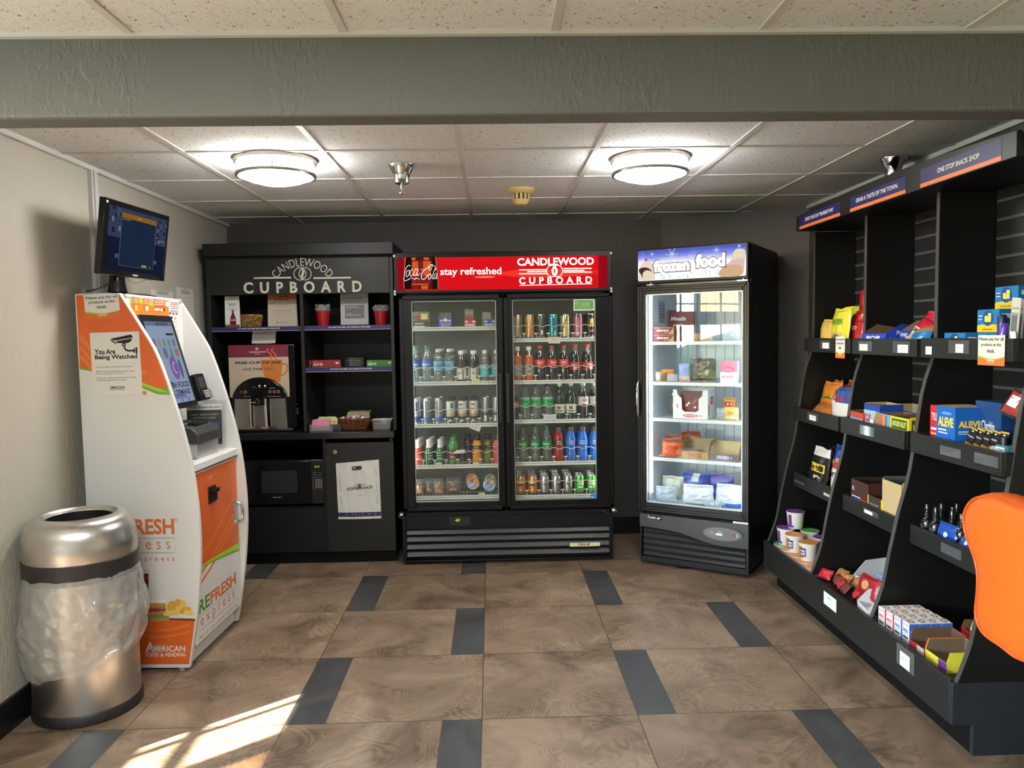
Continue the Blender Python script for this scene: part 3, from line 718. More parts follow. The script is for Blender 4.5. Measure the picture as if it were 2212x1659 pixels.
bflat([(371, 800), (387, 800), (383, 706), (371, 704)], paint(214, 206, 196), 0.0012); bflat([(373, 798), (386, 798), (382, 708), (373, 707)], WHT, 0.0015)
for y, m_ in ((712, RF), (717, INK), (722, INK), (728, INK), (735, INK)): bflat([(376, y+1), (382, y+1.4), (382, y+.4), (376, y)], m_, 0.002)
hp = obj('instruction_label', mb, kiosk, world=False)
CZ = 0.930; CX1 = 0.478
obj('counter', MB().box(BX-0.02, CX1, 0.024, KW-0.024, CZ-0.034, CZ, KEDGE), kiosk, world=False, bev=0.003)
mb = MB(); p0, p1, p2 = (Ky(407, 986), 0, 0)[0], None, None
cq = [KI @ onz(px, py, CZ+0.0005) for px, py in ((409, 993), (407, 986), (428, 986))]
mb.poly([(p.x, p.y, CZ+0.0006) for p in cq], ORG); obj('sticker', mb, kiosk, world=False)
DXK = 0.466
kd = obj('cash_door', MB().box(DXK-0.02, DXK, 0.030, KW-0.030, 0.105, CZ-0.046, KWHT), kiosk, world=False, bev=0.002)
mb = MB(); O4 = (DXK, 0, 0); ya, yb = 0.034, KW-0.034
zt = CZ-0.05
def Kd(px, py): p = Kx(px, py, DXK); return p.y, p.z
za_, zb_ = Kx(433, 1222, DXK).z, Kx(508, 1178, DXK).z; dz = lambda y: za_+(zb_-za_)*max(0, (y-0.04)/0.51)**1.8
pts = [(ya+(yb-ya)*i/14, 0) for i in range(15)]; pts = [(y, dz(y)) for y, _ in pts]
flat(mb, pts+[(yb, zt), (ya, zt)], ORG, O4, Y_, Z_, 0.0006)
flat(mb, [(y, z-0.004-0.040*(y/KW)) for y, z in pts]+list(reversed(pts)), LEAF, O4, Y_, Z_, 0.0008)
flat(mb, [(y, z-0.004-0.026*(y/KW)) for y, z in pts[2:]]+[(y, z-0.001) for y, z in reversed(pts[2:])], LIME, O4, Y_, Z_, 0.001)
for za in (0.50, 0.46, 0.58): stroke(mb, spline([(ya+.01, za-.10), (0.25, za-.03), (yb-.05, za+.10)], 6), 0.012, ORG2, O4, Y_, Z_, 0.0008)
obj('graphic', mb, kd, world=False)
mb = MB()
yA, zA = Kd(433, 1292); yB, zB = Kd(494, 1250)
hh = 0.062; wl = (KW-0.03)-0.03-0.075
zt_ = 0.268
write(mb, 'RE', GRN, (0.062, 0, 0) if False else (DXK, 0.056, zt_), Y_, Z_, h=hh, w=0.122, align='l', off=0.03)
write(mb, 'FRESH', RF, (DXK, 0.186, zt_), Y_, Z_, h=hh, w=0.31, align='l', off=0.03)
stroke(mb, rect(0.050, 0.500, 0.158, 0.225), 0.0018, GRN, O4, Y_, Z_, closed=True)
write(mb, 'express', RF, (DXK, 0.07, 0.186), Y_, Z_, h=0.048, w=0.40, align='l', off=-0.004, space=1.6)
write(mb, 'micro-markets', RF, (DXK, 0.056, 0.130), Y_, Z_, h=0.020, w=0.44, align='l', off=0.0, space=1.5)
obj('lettering', mb, kd, world=False); mb = MB()
write(mb, 'INSERT BILLS', WHT, (DXK, 0.24, 0.842), Y_, Z_, h=0.006, off=0.0); write(mb, 'FACE UP', WHT, (DXK, 0.24, 0.832), Y_, Z_, h=0.006, off=0.0)
flat(mb, rect(.237, .243, .805, .825), WHT, O4, Y_, Z_)
obj('bill_lettering', mb, kd, world=False)
mb = MB().box(DXK, DXK+0.008, 0.205, 0.285, 0.715, 0.795, BLACK).box(DXK+0.008, DXK+0.030, 0.215, 0.275, 0.765, 0.785, GLOSSB).box(DXK+0.008, DXK+0.018, 0.215, 0.275, 0.725, 0.762, GLOSSB)
obj('bill_slot', mb, kd, world=False, bev=0.002)
mb = MB().box(DXK, DXK+0.004, 0.500, 0.545, 0.545, 0.66, CHROME).tube([(DXK+.004, .535, .55), (DXK+.028, .535, .56), (DXK+.034, .535, .60), (DXK+.028, .535, .645), (DXK+.004, .535, .655)], 0.006, CHROME, 8)
obj('latch', mb, kd, world=False)
obj('toe_panel', MB().box(0.40, 0.420, 0.024, KW-0.024, 0.012, 0.104, KWHT), kiosk, world=False)
# touch screen, card reader, receipt printer: parts fixed to the kiosk
def frame_from(origin, right, upv):
    r_ = Vector(right).normalized(); u_ = Vector(upv); u_ = (u_-r_*u_.dot(r_)).normalized(); n_ = r_.cross(u_)
    return Matrix(((r_.x, u_.x, n_.x, origin[0]), (r_.y, u_.y, n_.y, origin[1]), (r_.z, u_.z, n_.z, origin[2]), (0, 0, 0, 1)))
tb = Vector((0.352, 0.090, 1.172)); tt = Vector((0.232, 0.090, 1.612))
TM = frame_from(tb, (0, 1, 0), tt-tb); th = (tt-tb).length; tw = 0.318
def rbox(mb, x0, x1, y0, y1, z0, z1, r, mat, M): mb.prism([M @ Vector((x, y, z0)) for x, y in rrect(x0, x1, y0, y1, r)], (M.to_3x3() @ Vector((0, 0, z1-z0))), mat)
mb = MB(); rbox(mb, 0, tw, 0, th, -0.028, 0.0, 0.016, BLACK, TM)
ts = obj('touch_screen', mb, kiosk, world=False, bev=0.002)
mb = MB()
def tf(pts, m_, lift): mb.poly([TM @ Vector((x, y, lift)) for x, y in pts], m_)
def lit(name, r, g, b, st=0.55): return glow('screen_'+name, srgb(r, g, b), st)
bz = 0.026
tf(rect(bz, tw-bz, bz, th-bz*1.2), lit('blue', 176, 196, 224), 0.0008)
yy = th-bz*1.2
tf(rect(bz, tw-bz, yy-0.022, yy), lit('greyblue', 132, 146, 176), 0.0011)
for k, (x0, x1) in enumerate(((.13, .165), (.17, .25))): tf(rect(x0, x1, yy-0.020, yy-0.004), lit('slate', 104, 118, 150), 0.0013)
tf(rect(.20, .275, yy-.068, yy-.058), lit('dark', 58, 62, 82), .0013)
for k, m_ in enumerate((lit('violet', 160, 118, 200), lit('lime', 176, 190, 130), lit('pale', 150, 168, 180), lit('sage', 140, 176, 150), lit('mauve', 150, 140, 176))):
    tf(ell(.062+k*.048, yy-.105, .014, .022, 14), m_, .0013)
tf(rect(bz, tw-bz, yy-.137, yy-.134), lit('pale', 150, 168, 180), .0013)
for x, y, rx, ry, m_ in ((.075, .265, .018, .026, lit('sage', 140, 176, 150)), (.14, .27, .022, .028, lit('greyblue', 132, 146, 176)), (.20, .262, .016, .034, lit('green', 120, 178, 140)), (.255, .27, .020, .022, lit('rose', 196, 140, 140)), (.245, .19, .014, .050, lit('slate', 104, 118, 150)), (.10, .12, .034, .014, lit('teal', 120, 170, 170)), (.08, .165, .02, .026, lit('mauve', 150, 140, 176))):
    tf(ell(x, y, rx, ry, 16), m_, .0013)
tf(ell(.185, .196, .040, .058, 26), lit('violet', 160, 118, 200), .0015)
P5 = [TM @ Vector((x, y, .002)) for x, y in ell(.187, .196, .016, .028, 14, .9, 5.4)]
rs = TM.to_3x3()
stroke(mb, ell(.187, .196, .016, .026, 14, .9, 5.4), .007, lit('white', 226, 230, 240), TM.translation, rs @ X_, rs @ Y_, .002)
write(mb, 'FRESH FOOD', lit('dark', 58, 62, 82), TM @ Vector((.16, .112, 0)), rs @ X_, rs @ Y_, h=.028, w=.24, off=.02, lift=.002)
write(mb, 'ON DEMAND', lit('dark', 58, 62, 82), TM @ Vector((.16, .076, 0)), rs @ X_, rs @ Y_, h=.028, w=.22, off=.02, lift=.002)
tf(rrect(.10, .22, .05, .064, .004), lit('violet2', 150, 136, 214), .0015)
tf(rect(bz, tw-bz, .046, .048), lit('slate', 104, 118, 150), .0013)
for x in (.09, .16, .23): tf(ell(x, .036, .012, .009, 12), lit('violet2', 150, 136, 214), .0015)
obj('display', mb, ts, world=False, label='lit blue touch display')
RM = frame_from(Vector((0.372, 0.405, 1.195)), (0.15, 1, 0), (-0.30, 0, 1))
mb = MB(); rbox(mb, 0, .075, 0, .135, -.030, 0, .008, BLACK, RM); rbox(mb, .004, .071, .004, .050, 0, .014, .006, GLOSSB, RM)
cr = obj('card_reader', mb, kiosk, world=False, bev=0.002)
mb = MB()
for i in range(3):
    for j in range(4): rbox(mb, .012+i*.018, .024+i*.018, .008+j*.010, .015+j*.010, .014, .0165, .001, (P('pale_key', (.45, .45, .42), .5), P('yellow_key', (.6, .5, .05), .5))[j == 0 and i == 1], RM)
obj('keypad', mb, cr, world=False)
mb = MB(); rbox(mb, .014, .061, .062, .118, 0, .001, .002, lit('reader', 120, 124, 118, .35), RM); obj('display', mb, cr, world=False)
obj('arm', MB().box(0.235, 0.36, 0.42, 0.45, 1.215, 1.245, BLACK), kiosk, world=False)
mb = MB().box(0.27, 0.425, 0.20, 0.445, CZ, CZ+0.072, P('silver_box', (.50, .49, .47), .35, .6, var=.2))
obj('printer_base', mb, kiosk, world=False, bev=0.002)
DG = P('dark_grey_plastic', (.035, .036, .038), .5)
mb = MB().prism([(0.262, 0.19, CZ+.072), (0.440, 0.19, CZ+.072), (0.440, 0.19, CZ+.118), (0.405, 0.19, CZ+.150), (0.262, 0.19, CZ+.165)], (0, .262, 0), DG)
pr = obj('receipt_printer', mb, kiosk, world=False, bev=0.006)
obj('paper_slot', MB().box(0.33, .40, .26, .39, CZ+.150, CZ+.1595, GLOSSB), pr, world=False)
# acrylic card holder leaning at the back of the counter
ch = thing('card_holder', 'clear acrylic holder with a dark rewards card on the kiosk counter', 'sign holder', KM @ Vector((0.30, 0.53, CZ)), KA)
hm = frame_from(KM @ Vector((0.245, 0.475, CZ+0.0015)), KR @ Vector((0.72, 0.10, 0)), KR @ Vector((0, 0.06, 1)))
mb = MB(); mb.prism([hm @ Vector((x, y, -.003)) for x, y in rect(0, .20, 0, .255)], hm.to_3x3() @ Vector((0, 0, .003)), ACRYL); obj('holder', mb, ch)
mb = MB()
def hf(x0, x1, y0, y1, m_, l): mb.poly([hm @ Vector((x, y, l)) for x, y in rect(x0, x1, y0, y1)], m_)
hf(.01, .18, .03, .235, paint(212, 208, 202), .0006); hf(.01, .18, .03, .205, paint(52, 54, 52), .0009); hf(.03, .165, .03, .14, paint(52, 92, 160), .0012)
h3 = hm.to_3x3()
write(mb, 'Fresh-Rewards.com', INK, hm @ Vector((.095, .22, 0)), h3 @ X_, h3 @ Y_, h=.012, w=.155, off=.01, lift=.0015)
write(mb, 'CARDS + MOBILE PAYMENT', paint(176, 182, 120), hm @ Vector((.095, .182, 0)), h3 @ X_, h3 @ Y_, h=.008, w=.14, off=.01, lift=.0015)
write(mb, 'DISCOUNTS + MORE', paint(176, 182, 120), hm @ Vector((.095, .165, 0)), h3 @ X_, h3 @ Y_, h=.008, w=.11, off=.01, lift=.0015)
obj('card', mb, ch)

# ------------------------------------------------------------------ monitor on the kiosk
mon = thing('monitor', 'black computer monitor showing a security screen on top of the kiosk', 'monitor', KM @ Vector((0.10, 0.22, KH)), 0)
a = onx(216, 592, -1.672); b_ = onx(355, 608, -1.655); c_ = onx(225, 424, -1.628)
MM = frame_from(a, b_-a, c_-a); mw = (b_-a).length; mh = (c_-a).dot(MM.to_3x3() @ Y_)
mb = MB(); rbox(mb, 0, mw, 0, mh, -.028, 0, .004, GLOSSB, MM); rbox(mb, .06, mw-.06, .05, mh-.04, -.055, -.028, .01, BLACK, MM)
ms = obj('case', mb, mon, bev=0.003)
mb = MB(); m3 = MM.to_3x3()
def mf(x0, x1, y0, y1, m_, l): mb.poly([MM @ Vector((x*mw, y*mh, l)) for x, y in rect(x0, x1, y0, y1)], m_)
SCB = lit('navy', 44, 62, 92, .42)
mf(.055, .955, .085, .925, lit('deep', 36, 46, 74, .40), .0006)
mf(.055, .955, .52, .925, lit('feed', 78, 92, 126, .40), .0008)
for k in range(34):
    x = random.choice((random.uniform(.06, .24), random.uniform(.77, .93))); y = random.uniform(.55, .88)
    mf(x, x+random.uniform(.012, .05), y, y+random.uniform(.02, .08), random.choice((lit('f1', 150, 162, 190, .40), lit('f2', 56, 58, 84, .40), lit('f3', 104, 118, 150, .40), lit('f4', 60, 44, 62, .4))), .0010+k*.00001)
mf(.232, .772, .148, .868, lit('edge', 140, 160, 190, .4), .0016); mf(.236, .768, .152, .80, SCB, .0018); mf(.236, .768, .80, .868, lit('amber', 190, 130, 44, .45), .0018)
write(mb, 'Preview', lit('white2', 226, 230, 240, .5), MM @ Vector((.5*mw, .835*mh, 0)), m3 @ X_, m3 @ Y_, h=.007, lift=.002)
write(mb, 'Camera list  Events', lit('white2', 226, 230, 240, .5), MM @ Vector((.25*mw, .785*mh, 0)), m3 @ X_, m3 @ Y_, h=.006, lift=.002, align='l', off=0)
mf(.58, .66, .165, .195, lit('yellow', 206, 206, 70, .5), .002); write(mb, 'Yes', lit('dark', 58, 62, 82), MM @ Vector((.62*mw, .18*mh, 0)), m3 @ X_, m3 @ Y_, h=.006, lift=.0022)
write(mb, 'No', lit('white2', 226, 230, 240, .5), MM @ Vector((.715*mw, .18*mh, 0)), m3 @ X_, m3 @ Y_, h=.006, lift=.0022)
for x, y in ((.175, .245), (.775, .235)): mf(x, x+.05, y, y+.055, lit('tile', 96, 116, 156, .42), .0015)
obj('screen', mb, ms)
mb = MB(); write(mb, 'ViewSonic', WHT, MM @ Vector((.5*mw, .04*mh, 0)), m3 @ X_, m3 @ Y_, h=.009, lift=.001)
mf(.012, .035, .935, .965, WHT, .0008)
for k in range(4): mf(.80+k*.03, .81+k*.03, .03, .036, paint(120, 120, 120), .0008)
obj('badge', mb, ms)
obj('lower_trim', MB().tube([MM @ Vector((x*mw, y*mh, -.006)) for x, y in spline([(.30, -.004), (.40, -.012), (.45, -.055), (.53, -.07), (.62, -.05), (.68, -.012), (.80, -.004)], 5)], .004, ACRYL, 6), ms)
nk = MM @ Vector((mw*.36, 0, -.04)); kb = Vector((nk.x, nk.y, KH))
mb = MB()
mb.surf(lambda u, v: (nk.x+(.026+.010*(1-v)**3)*math.cos(2*PI*u), nk.y+(.046+.02*(1-v)**3)*math.sin(2*PI*u), KH+.012+(nk.z+.06-KH-.012)*v), 20, 8, GLOSSB, closeu=True)
obj('stand_neck', mb, mon)
obj('stand_base', MB().lathe([(0.001, .012), (.09, .012), (.12, .006), (.124, .0008), (.12, .0004)], GLOSSB, 36, (KM @ Vector((.105, .29, KH))), sx=.72, sy=1.6), mon)
obj('cable', MB().tube([tuple(p) for p in spline([(nk.x-.01, nk.y-.03, KH+.05), (nk.x-.01, nk.y-.06, KH+.045), (nk.x-.03, nk.y-.12, KH+.02), (nk.x-.06, nk.y-.16, KH+.008)], 5)], .005, BLACK, 6), mon)

# ------------------------------------------------------------------ papers on kiosk and wall
def notice(mb, org, right, upv, w_, h_, txt=INK):
    """the 'please pay' notice: white, green and orange waves, two small lines of lettering"""
    flat(mb, rect(0, w_, 0, h_), PAPER, org, right, upv, .0004)
    wv = [(w_*i/12, h_*(.30-.07*math.sin((i/12)*PI*1.25-.55))) for i in range(13)]
    flat(mb, [(0, 0), (w_, 0)]+[(x, z-.02*h_-.04*h_*(1-x/w_)) for x, z in reversed(wv)], paint(226, 116, 56, .6), org, right, upv, .0008)
    flat(mb, [(x, z-.02*h_-.04*h_*(1-x/w_)) for x, z in wv]+[(x, z) for x, z in reversed(wv)], LIME, org, right, upv, .0008)
    r_, u_ = Vector(right).normalized(), Vector(upv).normalized(); o_ = Vector(org)
    for k, (s, ww) in enumerate((('Please pay for all', .90), ('products at the', .74), ('kiosk.', .28))):
        write(mb, s, txt, o_+r_*w_*.5+u_*h_*(.86-.185*k), r_, u_, h=h_*.135, w=w_*ww, off=.012, lift=.0012)
    write(mb, 'REFRESH', WHT, o_+r_*w_*.5+u_*h_*.165, r_, u_, h=h_*.055, w=w_*.27, off=.02, lift=.0014)
    write(mb, 'express', WHT, o_+r_*w_*.5+u_*h_*.085, r_, u_, h=h_*.04, w=w_*.24, off=-.002, space=1.4, lift=.0014)
def on_panel(px, py): return KM @ Vector((Ky(px, py).x, -.0018, Ky(px, py).z))
a, b_, c_ = on_panel(186, 691), on_panel(261, 686), on_panel(181, 638)
kr, ku = (b_-a), (c_-a)
mb = MB(); notice(mb, a, kr, ku, kr.length, ku.length)
tag(obj('notice', mb), 'please pay for all products notice taped to the top of the kiosk side', 'sign', 'please pay notices')
a, b_, c_ = on_panel(203, 855), on_panel(309, 852), on_panel(195, 719)
pr_, pu_ = (b_-a).normalized(), (c_-a); pu_ = (pu_-pr_*pu_.dot(pr_)).normalized(); pw = (b_-a).length; ph = (c_-a).length
mb = MB(); flat(mb, rect(0, pw, 0, ph), PAPER, a, pr_, pu_, .0003)
def pt(s, x, y, h_, ww=None, off=.03, al='l', m_=INK): write(mb, s, m_, a+pr_*x*pw+pu_*y*ph, pr_, pu_, h=h_*ph, w=ww*pw if ww else None, off=off, align=al)
pt('You Are', .075, .695, .085, .42); pt('Being Watched', .075, .60, .09, .86)
for k, (s, ww) in enumerate((('All items need to be paid for at the kiosk.', .74), ('', 0), ('Market area is protected by cameras. Items', .78), ('need to be paid for at the kiosk.', .57), ('', 0), ('Taking items without paying for them is theft', .80), ('and will be dealt with accordingly.', .61))):
    if s: pt(s, .08, .45-.035*k, .026, ww, .004)
pt('AMERICAN', .49, .125, .04, .30, .02, 'c'); pt('FOOD & VENDING', .49, .088, .02, .30, .005, 'c')
def pf(pts): flat(mb, [(x*pw, y*ph) for x, y in pts], INK, a, pr_, pu_, .0008)
pf([(.41, .895), (.83, .955), (.87, .925), (.86, .905), (.50, .865)]); pf([(.53, .855), (.855, .895), (.83, .85), (.76, .82), (.54, .825)])
pf([(.40, .89), (.47, .862), (.50, .84), (.45, .84)]); pf([(.47, .855), (.525, .835), (.52, .81), (.49, .82)])
stroke(mb, ell(.68*pw, .795*ph, .028*pw, .022*ph, 18), .025*pw, INK, a, pr_, pu_, closed=True)
stroke(mb, [(x*pw, y*ph) for x, y in spline([(.685, .76), (.71, .72), (.76, .70), (.88, .70)], 5)], .035*pw, INK, a, pr_, pu_)
pf([(.87, .665), (.90, .665), (.90, .735), (.87, .735)]); pf([(.91, .65), (.945, .65), (.945, .75), (.91, .75)])
tag(obj('poster', mb), 'white you are being watched poster with a camera drawing on the kiosk side', 'poster')
for nm, quad, head, lab in (('wall_notice', ((328, 660), (375, 662), (328, 625)), 'CANDLEWOOD', 'white paper with a blue heading on the wall just behind the kiosk'), ('wall_notice', ((384, 684), (420, 690), (383, 620)), 'CUPBOARD', 'white paper form with ruled lines on the wall nearer the hutch')):
    a, b_, c_ = [onx(px, py, XL+0.0015) for px, py in quad]; a = Vector((XL+.0015, a.y, min(a.z, b_.z)))
    w_, h_ = b_.y-a.y, c_.z-a.z
    mb = MB(); mb.box(XL+.0002, XL+.0012, a.y, b_.y, a.z, c_.z, PAPER)
    NB = paint(60, 90, 140, .6)
    write(mb, head, NB, (XL+.0012, a.y+w_*.5, a.z+h_*.86), Y_, Z_, h=.02, w=w_*.55)
    for k in range(6): flat(mb, rect(w_*.08, w_*.92, h_*(.68-.1*k), h_*(.687-.1*k)), paint(130, 130, 130), (XL+.0012, a.y, a.z), Y_, Z_)
    if head == 'CUPBOARD': stroke(mb, ell(w_*.5, h_*.90, w_*.16, h_*.07, 12, 0, PI), .003, NB, (XL+.0012, a.y, a.z), Y_, Z_)
    tag(obj(nm, mb), lab, 'paper', 'papers on the left wall')

# ------------------------------------------------------------------ waste bin
def swirl_steel():
    m, t, b = base('bin_steel'); b.inputs['Metallic'].default_value = 1; b.inputs['Base Color'].default_value = (.60, .575, .54, 1); b.inputs['Roughness'].default_value = .30
    tg = nn(t, 'ShaderNodeTangent'); tg.direction_type = 'RADIAL'; tg.axis = 'Z'; t.links.new(tg.outputs[0], b.inputs['Tangent'])
    b.inputs['Anisotropic'].default_value = .55
    return m
BIN = swirl_steel()
bc = Vector((-1.682, 3.098, 0)); BRX, BRY = .200, .200
can = thing('waste_bin', 'round brushed steel waste bin with a clear bag beside the kiosk', 'waste bin', bc)
obj('body', MB().lathe([(.196, .03), (.196, .60), (.19, .60)], BIN, 56, bc, cap0=True, cap1=False), can)
obj('base_ring', MB().lathe([(.194, 0), (.203, .004), (.203, .036), (.197, .044)], P('bin_rubber', (.012, .011, .011), .5), 56, bc), can)
lid = obj('lid', MB().lathe([(.205, .632), (.208, .64), (.209, .69), (.203, .735), (.187, .775), (.162, .797), (.140, .800), (.128, .790), (.122, .772), (.120, .70)], BIN, 64, bc, cap0=False, cap1=False), can)
obj('band', MB().lathe([(.199, .556), (.2115, .558), (.2115, .634), (.205, .637)], P('bin_band', (.018, .016, .015), .45), 64, bc, cap0=False, cap1=False), can)
obj('liner', MB().lathe([(.119, .60), (.119, .785)], P('bin_inside', (.004, .004, .004), .5), 40, bc, cap0=True, cap1=False), can)
BAG = clear('bin_bag_film', (.90, .89, .86), refl=.9, rough=.14, body=.30, bodycol=(.74, .73, .70), ior=1.6, bump=1.0, bscale=9)
def bagf(u, v):
    a = 2*PI*u; z = .585-.35*v
    p = Vector((math.cos(a), math.sin(a), 0))
    n1 = noise.noise(Vector((p.x*3.0, p.y*3.0, z*7))); n2 = noise.noise(Vector((p.x*8, p.y*8, z*22+5))); n3 = abs(noise.noise(Vector((p.x*5+z*9, p.y*5-z*7, z*16))))
    r = .210+.026*math.sin(min(v*1.25, 1)*PI*.75)+.018*n1*min(1, v*3)+.006*n2*min(1, v*4)-.016*n3*min(1, v*3)*(1 if v < .9 else .3)
    r = max(r, .2)
    if v > .9: r -= .012*(v-.9)/.1
    zz_ = z+.03*n1*v-.05*v*math.cos(a+2.2)*v
    q = bc+p*r+Vector((0, 0, zz_))
    if q.x < XL+.006: q.x = XL+.006
    return q
obj('bag', MB().surf(bagf, 120, 46, BAG, closeu=True), can, label='clear crinkled bin bag folded over the outside')

# ------------------------------------------------------------------ orange chair at the right edge
ORGL = P('orange_leather', srgb(228, 98, 28), .42, var=.06, scale=40, bump=.10, bscale=300)
chair = thing('office_chair', 'orange leather office chair cut off by the right edge', 'chair', (1.80, 2.03, 0))
XC = 1.42
ol = [onx(px, py, XC) for px, py in ((2212, 1086), (2180, 1073), (2145, 1064), (2112, 1070), (2090, 1092), (2084, 1120), (2092, 1155), (2112, 1198), (2122, 1240), (2121, 1285), (2117, 1325), (2125, 1355), (2143, 1378), (2180, 1402), (2212, 1426))]
yc = ol[0].y-.01
lf = [(p.y-yc, p.z) for p in ol]
allp = [(y, z) for y, z in lf] + [(-y, z) for y, z in reversed(lf[1:-1])]
ring = spline(allp, 3, True); cyz = (0.0, sum(p[1] for p in ring)/len(ring)); N = len(ring)
lean = lambda z: XC+.0*(z-.8)+.0
def pad(u, v):
    i = int(round(u*N)) % N; y, z = ring[i]
    k = [1.0, 1.0, .985, .95, .86, .66, .40, .12][0]
    ks = (0.12, .45, .72, .88, .955, .985, 1.0, 1.0, .985, .95, .85, .6, .3, .08); xs = (-.040, -.037, -.034, -.030, -.024, -.012, .006, .03, .05, .062, .072, .078, .082, .084)
    j = int(round(v*13)); k = ks[j]
    y2 = cyz[0]+(y-cyz[0])*k; z2 = cyz[1]+(z-cyz[1])*k
    bend = .20*(y2*y2)*1.2
    return Vector((XC+xs[j]+bend, yc+y2, z2))
mb = MB().surf(pad, N, 13, ORGL, closeu=True)
for jj in (0, 13):
    mb.f.append([jj*N+i for i in range(N)]); mb.m.append(0)
bk = obj('backrest', mb, chair)
pp = []
for i in range(N):
    p = pad(i/N, 4/13); pp.append(p+Vector((-.003, 0, 0)))
obj('piping', MB().tube(pp, .0035, P('orange_piping', srgb(206, 84, 24), .45), 6, closed=True), bk)
seat = MB().lathe([(.15, .43), (.20, .435), (.215, .46), (.21, .495), (.18, .512), (.05, .515), (.001, .515)], ORGL, 32, (1.80, 2.03, 0))
obj('seat', seat, chair)
obj('back_bracket', MB().box(1.52, 1.66, 2.0, 2.06, .40, .428, BLACK).box(1.515, 1.54, 2.0, 2.06, .40, .66, BLACK), chair)
obj('column', MB().cyl((1.80, 2.03, .10), (1.80, 2.03, .43), .028, BLACK, 14), chair)
for k in range(5):
    a = math.radians(128+72*k); e = Vector((1.80+.30*math.cos(a), 2.03+.30*math.sin(a), .075))
    obj('spoke', MB().tube([(1.80, 2.03, .11), tuple(e)], [.03, .018], BLACK, 8), chair)
    d_ = Vector((-math.sin(a), math.cos(a), 0))
    obj('caster', MB().cyl(e+d_*.008+Vector((0, 0, -.045)), e+d_*.026+Vector((0, 0, -.045)), .030, DG, 14).cyl(e-d_*.026+Vector((0, 0, -.045)), e-d_*.008+Vector((0, 0, -.045)), .030, DG, 14).cyl(e+Vector((0, 0, -.04)), e+Vector((0, 0, .0)), .008, BLACK, 8), chair)
# ------------------------------------------------------------------ double-door drinks cooler
GDX0, GDX1, GDY = -0.604, 0.775, 4.92
cooler = thing('drinks_cooler', 'black double-door drinks cooler with a lit red header sign', 'cooler', (0.085, 5.26, 0))
CBLK = P('cooler_black_paint', (0.005, 0.005, 0.006), 0.4, bump=.06, bscale=300, spec=.25); FRAMEB = P('door_frame_black', (0.004, 0.004, 0.005), 0.32, spec=.25)
LINER = P('cooler_liner', (0.25, 0.27, 0.255), 0.5); SHW = P('white_coated_wire', (0.66, 0.67, 0.62), 0.4)
IY0, IY1 = 5.0, 5.53
mb = MB()
mb.box(GDX0+.005, GDX0+.04, GDY+.055, 5.58, .02, 2.00, CBLK).box(GDX1-.04, GDX1-.005, GDY+.055, 5.58, .02, 2.00, CBLK)
mb.box(GDX0+.04, GDX1-.04, GDY+.055, 5.58, 1.76, 2.00, CBLK).box(GDX0+.04, GDX1-.04, 5.55, 5.58, .02, 1.76, CBLK).box(GDX0+.04, GDX1-.04, GDY+.055, 5.55, .02, .375, CBLK)
obj('cabinet', mb, cooler, bev=.004)
mb = MB()
mb.box(GDX0+.04, GDX0+.05, IY0, 5.55, .375, 1.76, LINER).box(GDX1-.05, GDX1-.04, IY0, 5.55, .375, 1.76, LINER).box(GDX0+.05, GDX1-.05, IY1, 5.55, .375, 1.76, LINER)
mb.box(GDX0+.05, GDX1-.05, IY0, IY1, 1.745, 1.76, LINER).box(GDX0+.05, GDX1-.05, IY0, IY1, .375, .39, LINER)
obj('liner', mb, cooler)
obj('mullion', MB().box(.045, .115, 4.978, 5.02, .375, 1.76, CBLK), cooler)
TUBE = glow('cooler_lamp', (.93, 1.0, .92), 15.0)
for x in (GDX1-.062, -0.545): obj('light_tube', MB().cyl((x, 5.004, .45), (x, 5.004, 1.70), .007, TUBE, 8), cooler)
# header sign
hd = obj('header_box', MB().box(GDX0-.012, GDX1+.004, 4.905, 5.0, 1.765, 2.025, CBLK), cooler, bev=.004)
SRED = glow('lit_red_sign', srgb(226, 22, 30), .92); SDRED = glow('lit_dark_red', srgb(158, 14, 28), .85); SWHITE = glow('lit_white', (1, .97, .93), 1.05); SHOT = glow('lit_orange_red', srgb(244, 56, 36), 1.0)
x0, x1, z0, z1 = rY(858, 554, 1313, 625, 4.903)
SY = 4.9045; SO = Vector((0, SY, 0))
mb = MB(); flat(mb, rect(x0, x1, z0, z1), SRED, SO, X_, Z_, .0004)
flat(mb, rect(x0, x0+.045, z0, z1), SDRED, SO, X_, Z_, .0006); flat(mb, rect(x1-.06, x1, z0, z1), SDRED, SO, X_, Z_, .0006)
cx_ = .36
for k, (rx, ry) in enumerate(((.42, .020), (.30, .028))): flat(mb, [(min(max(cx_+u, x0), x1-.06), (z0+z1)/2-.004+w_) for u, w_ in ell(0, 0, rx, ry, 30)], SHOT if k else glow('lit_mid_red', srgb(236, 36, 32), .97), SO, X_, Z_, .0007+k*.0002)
def sg(px, py): p = ony(px, py, SY); return p.x, p.z
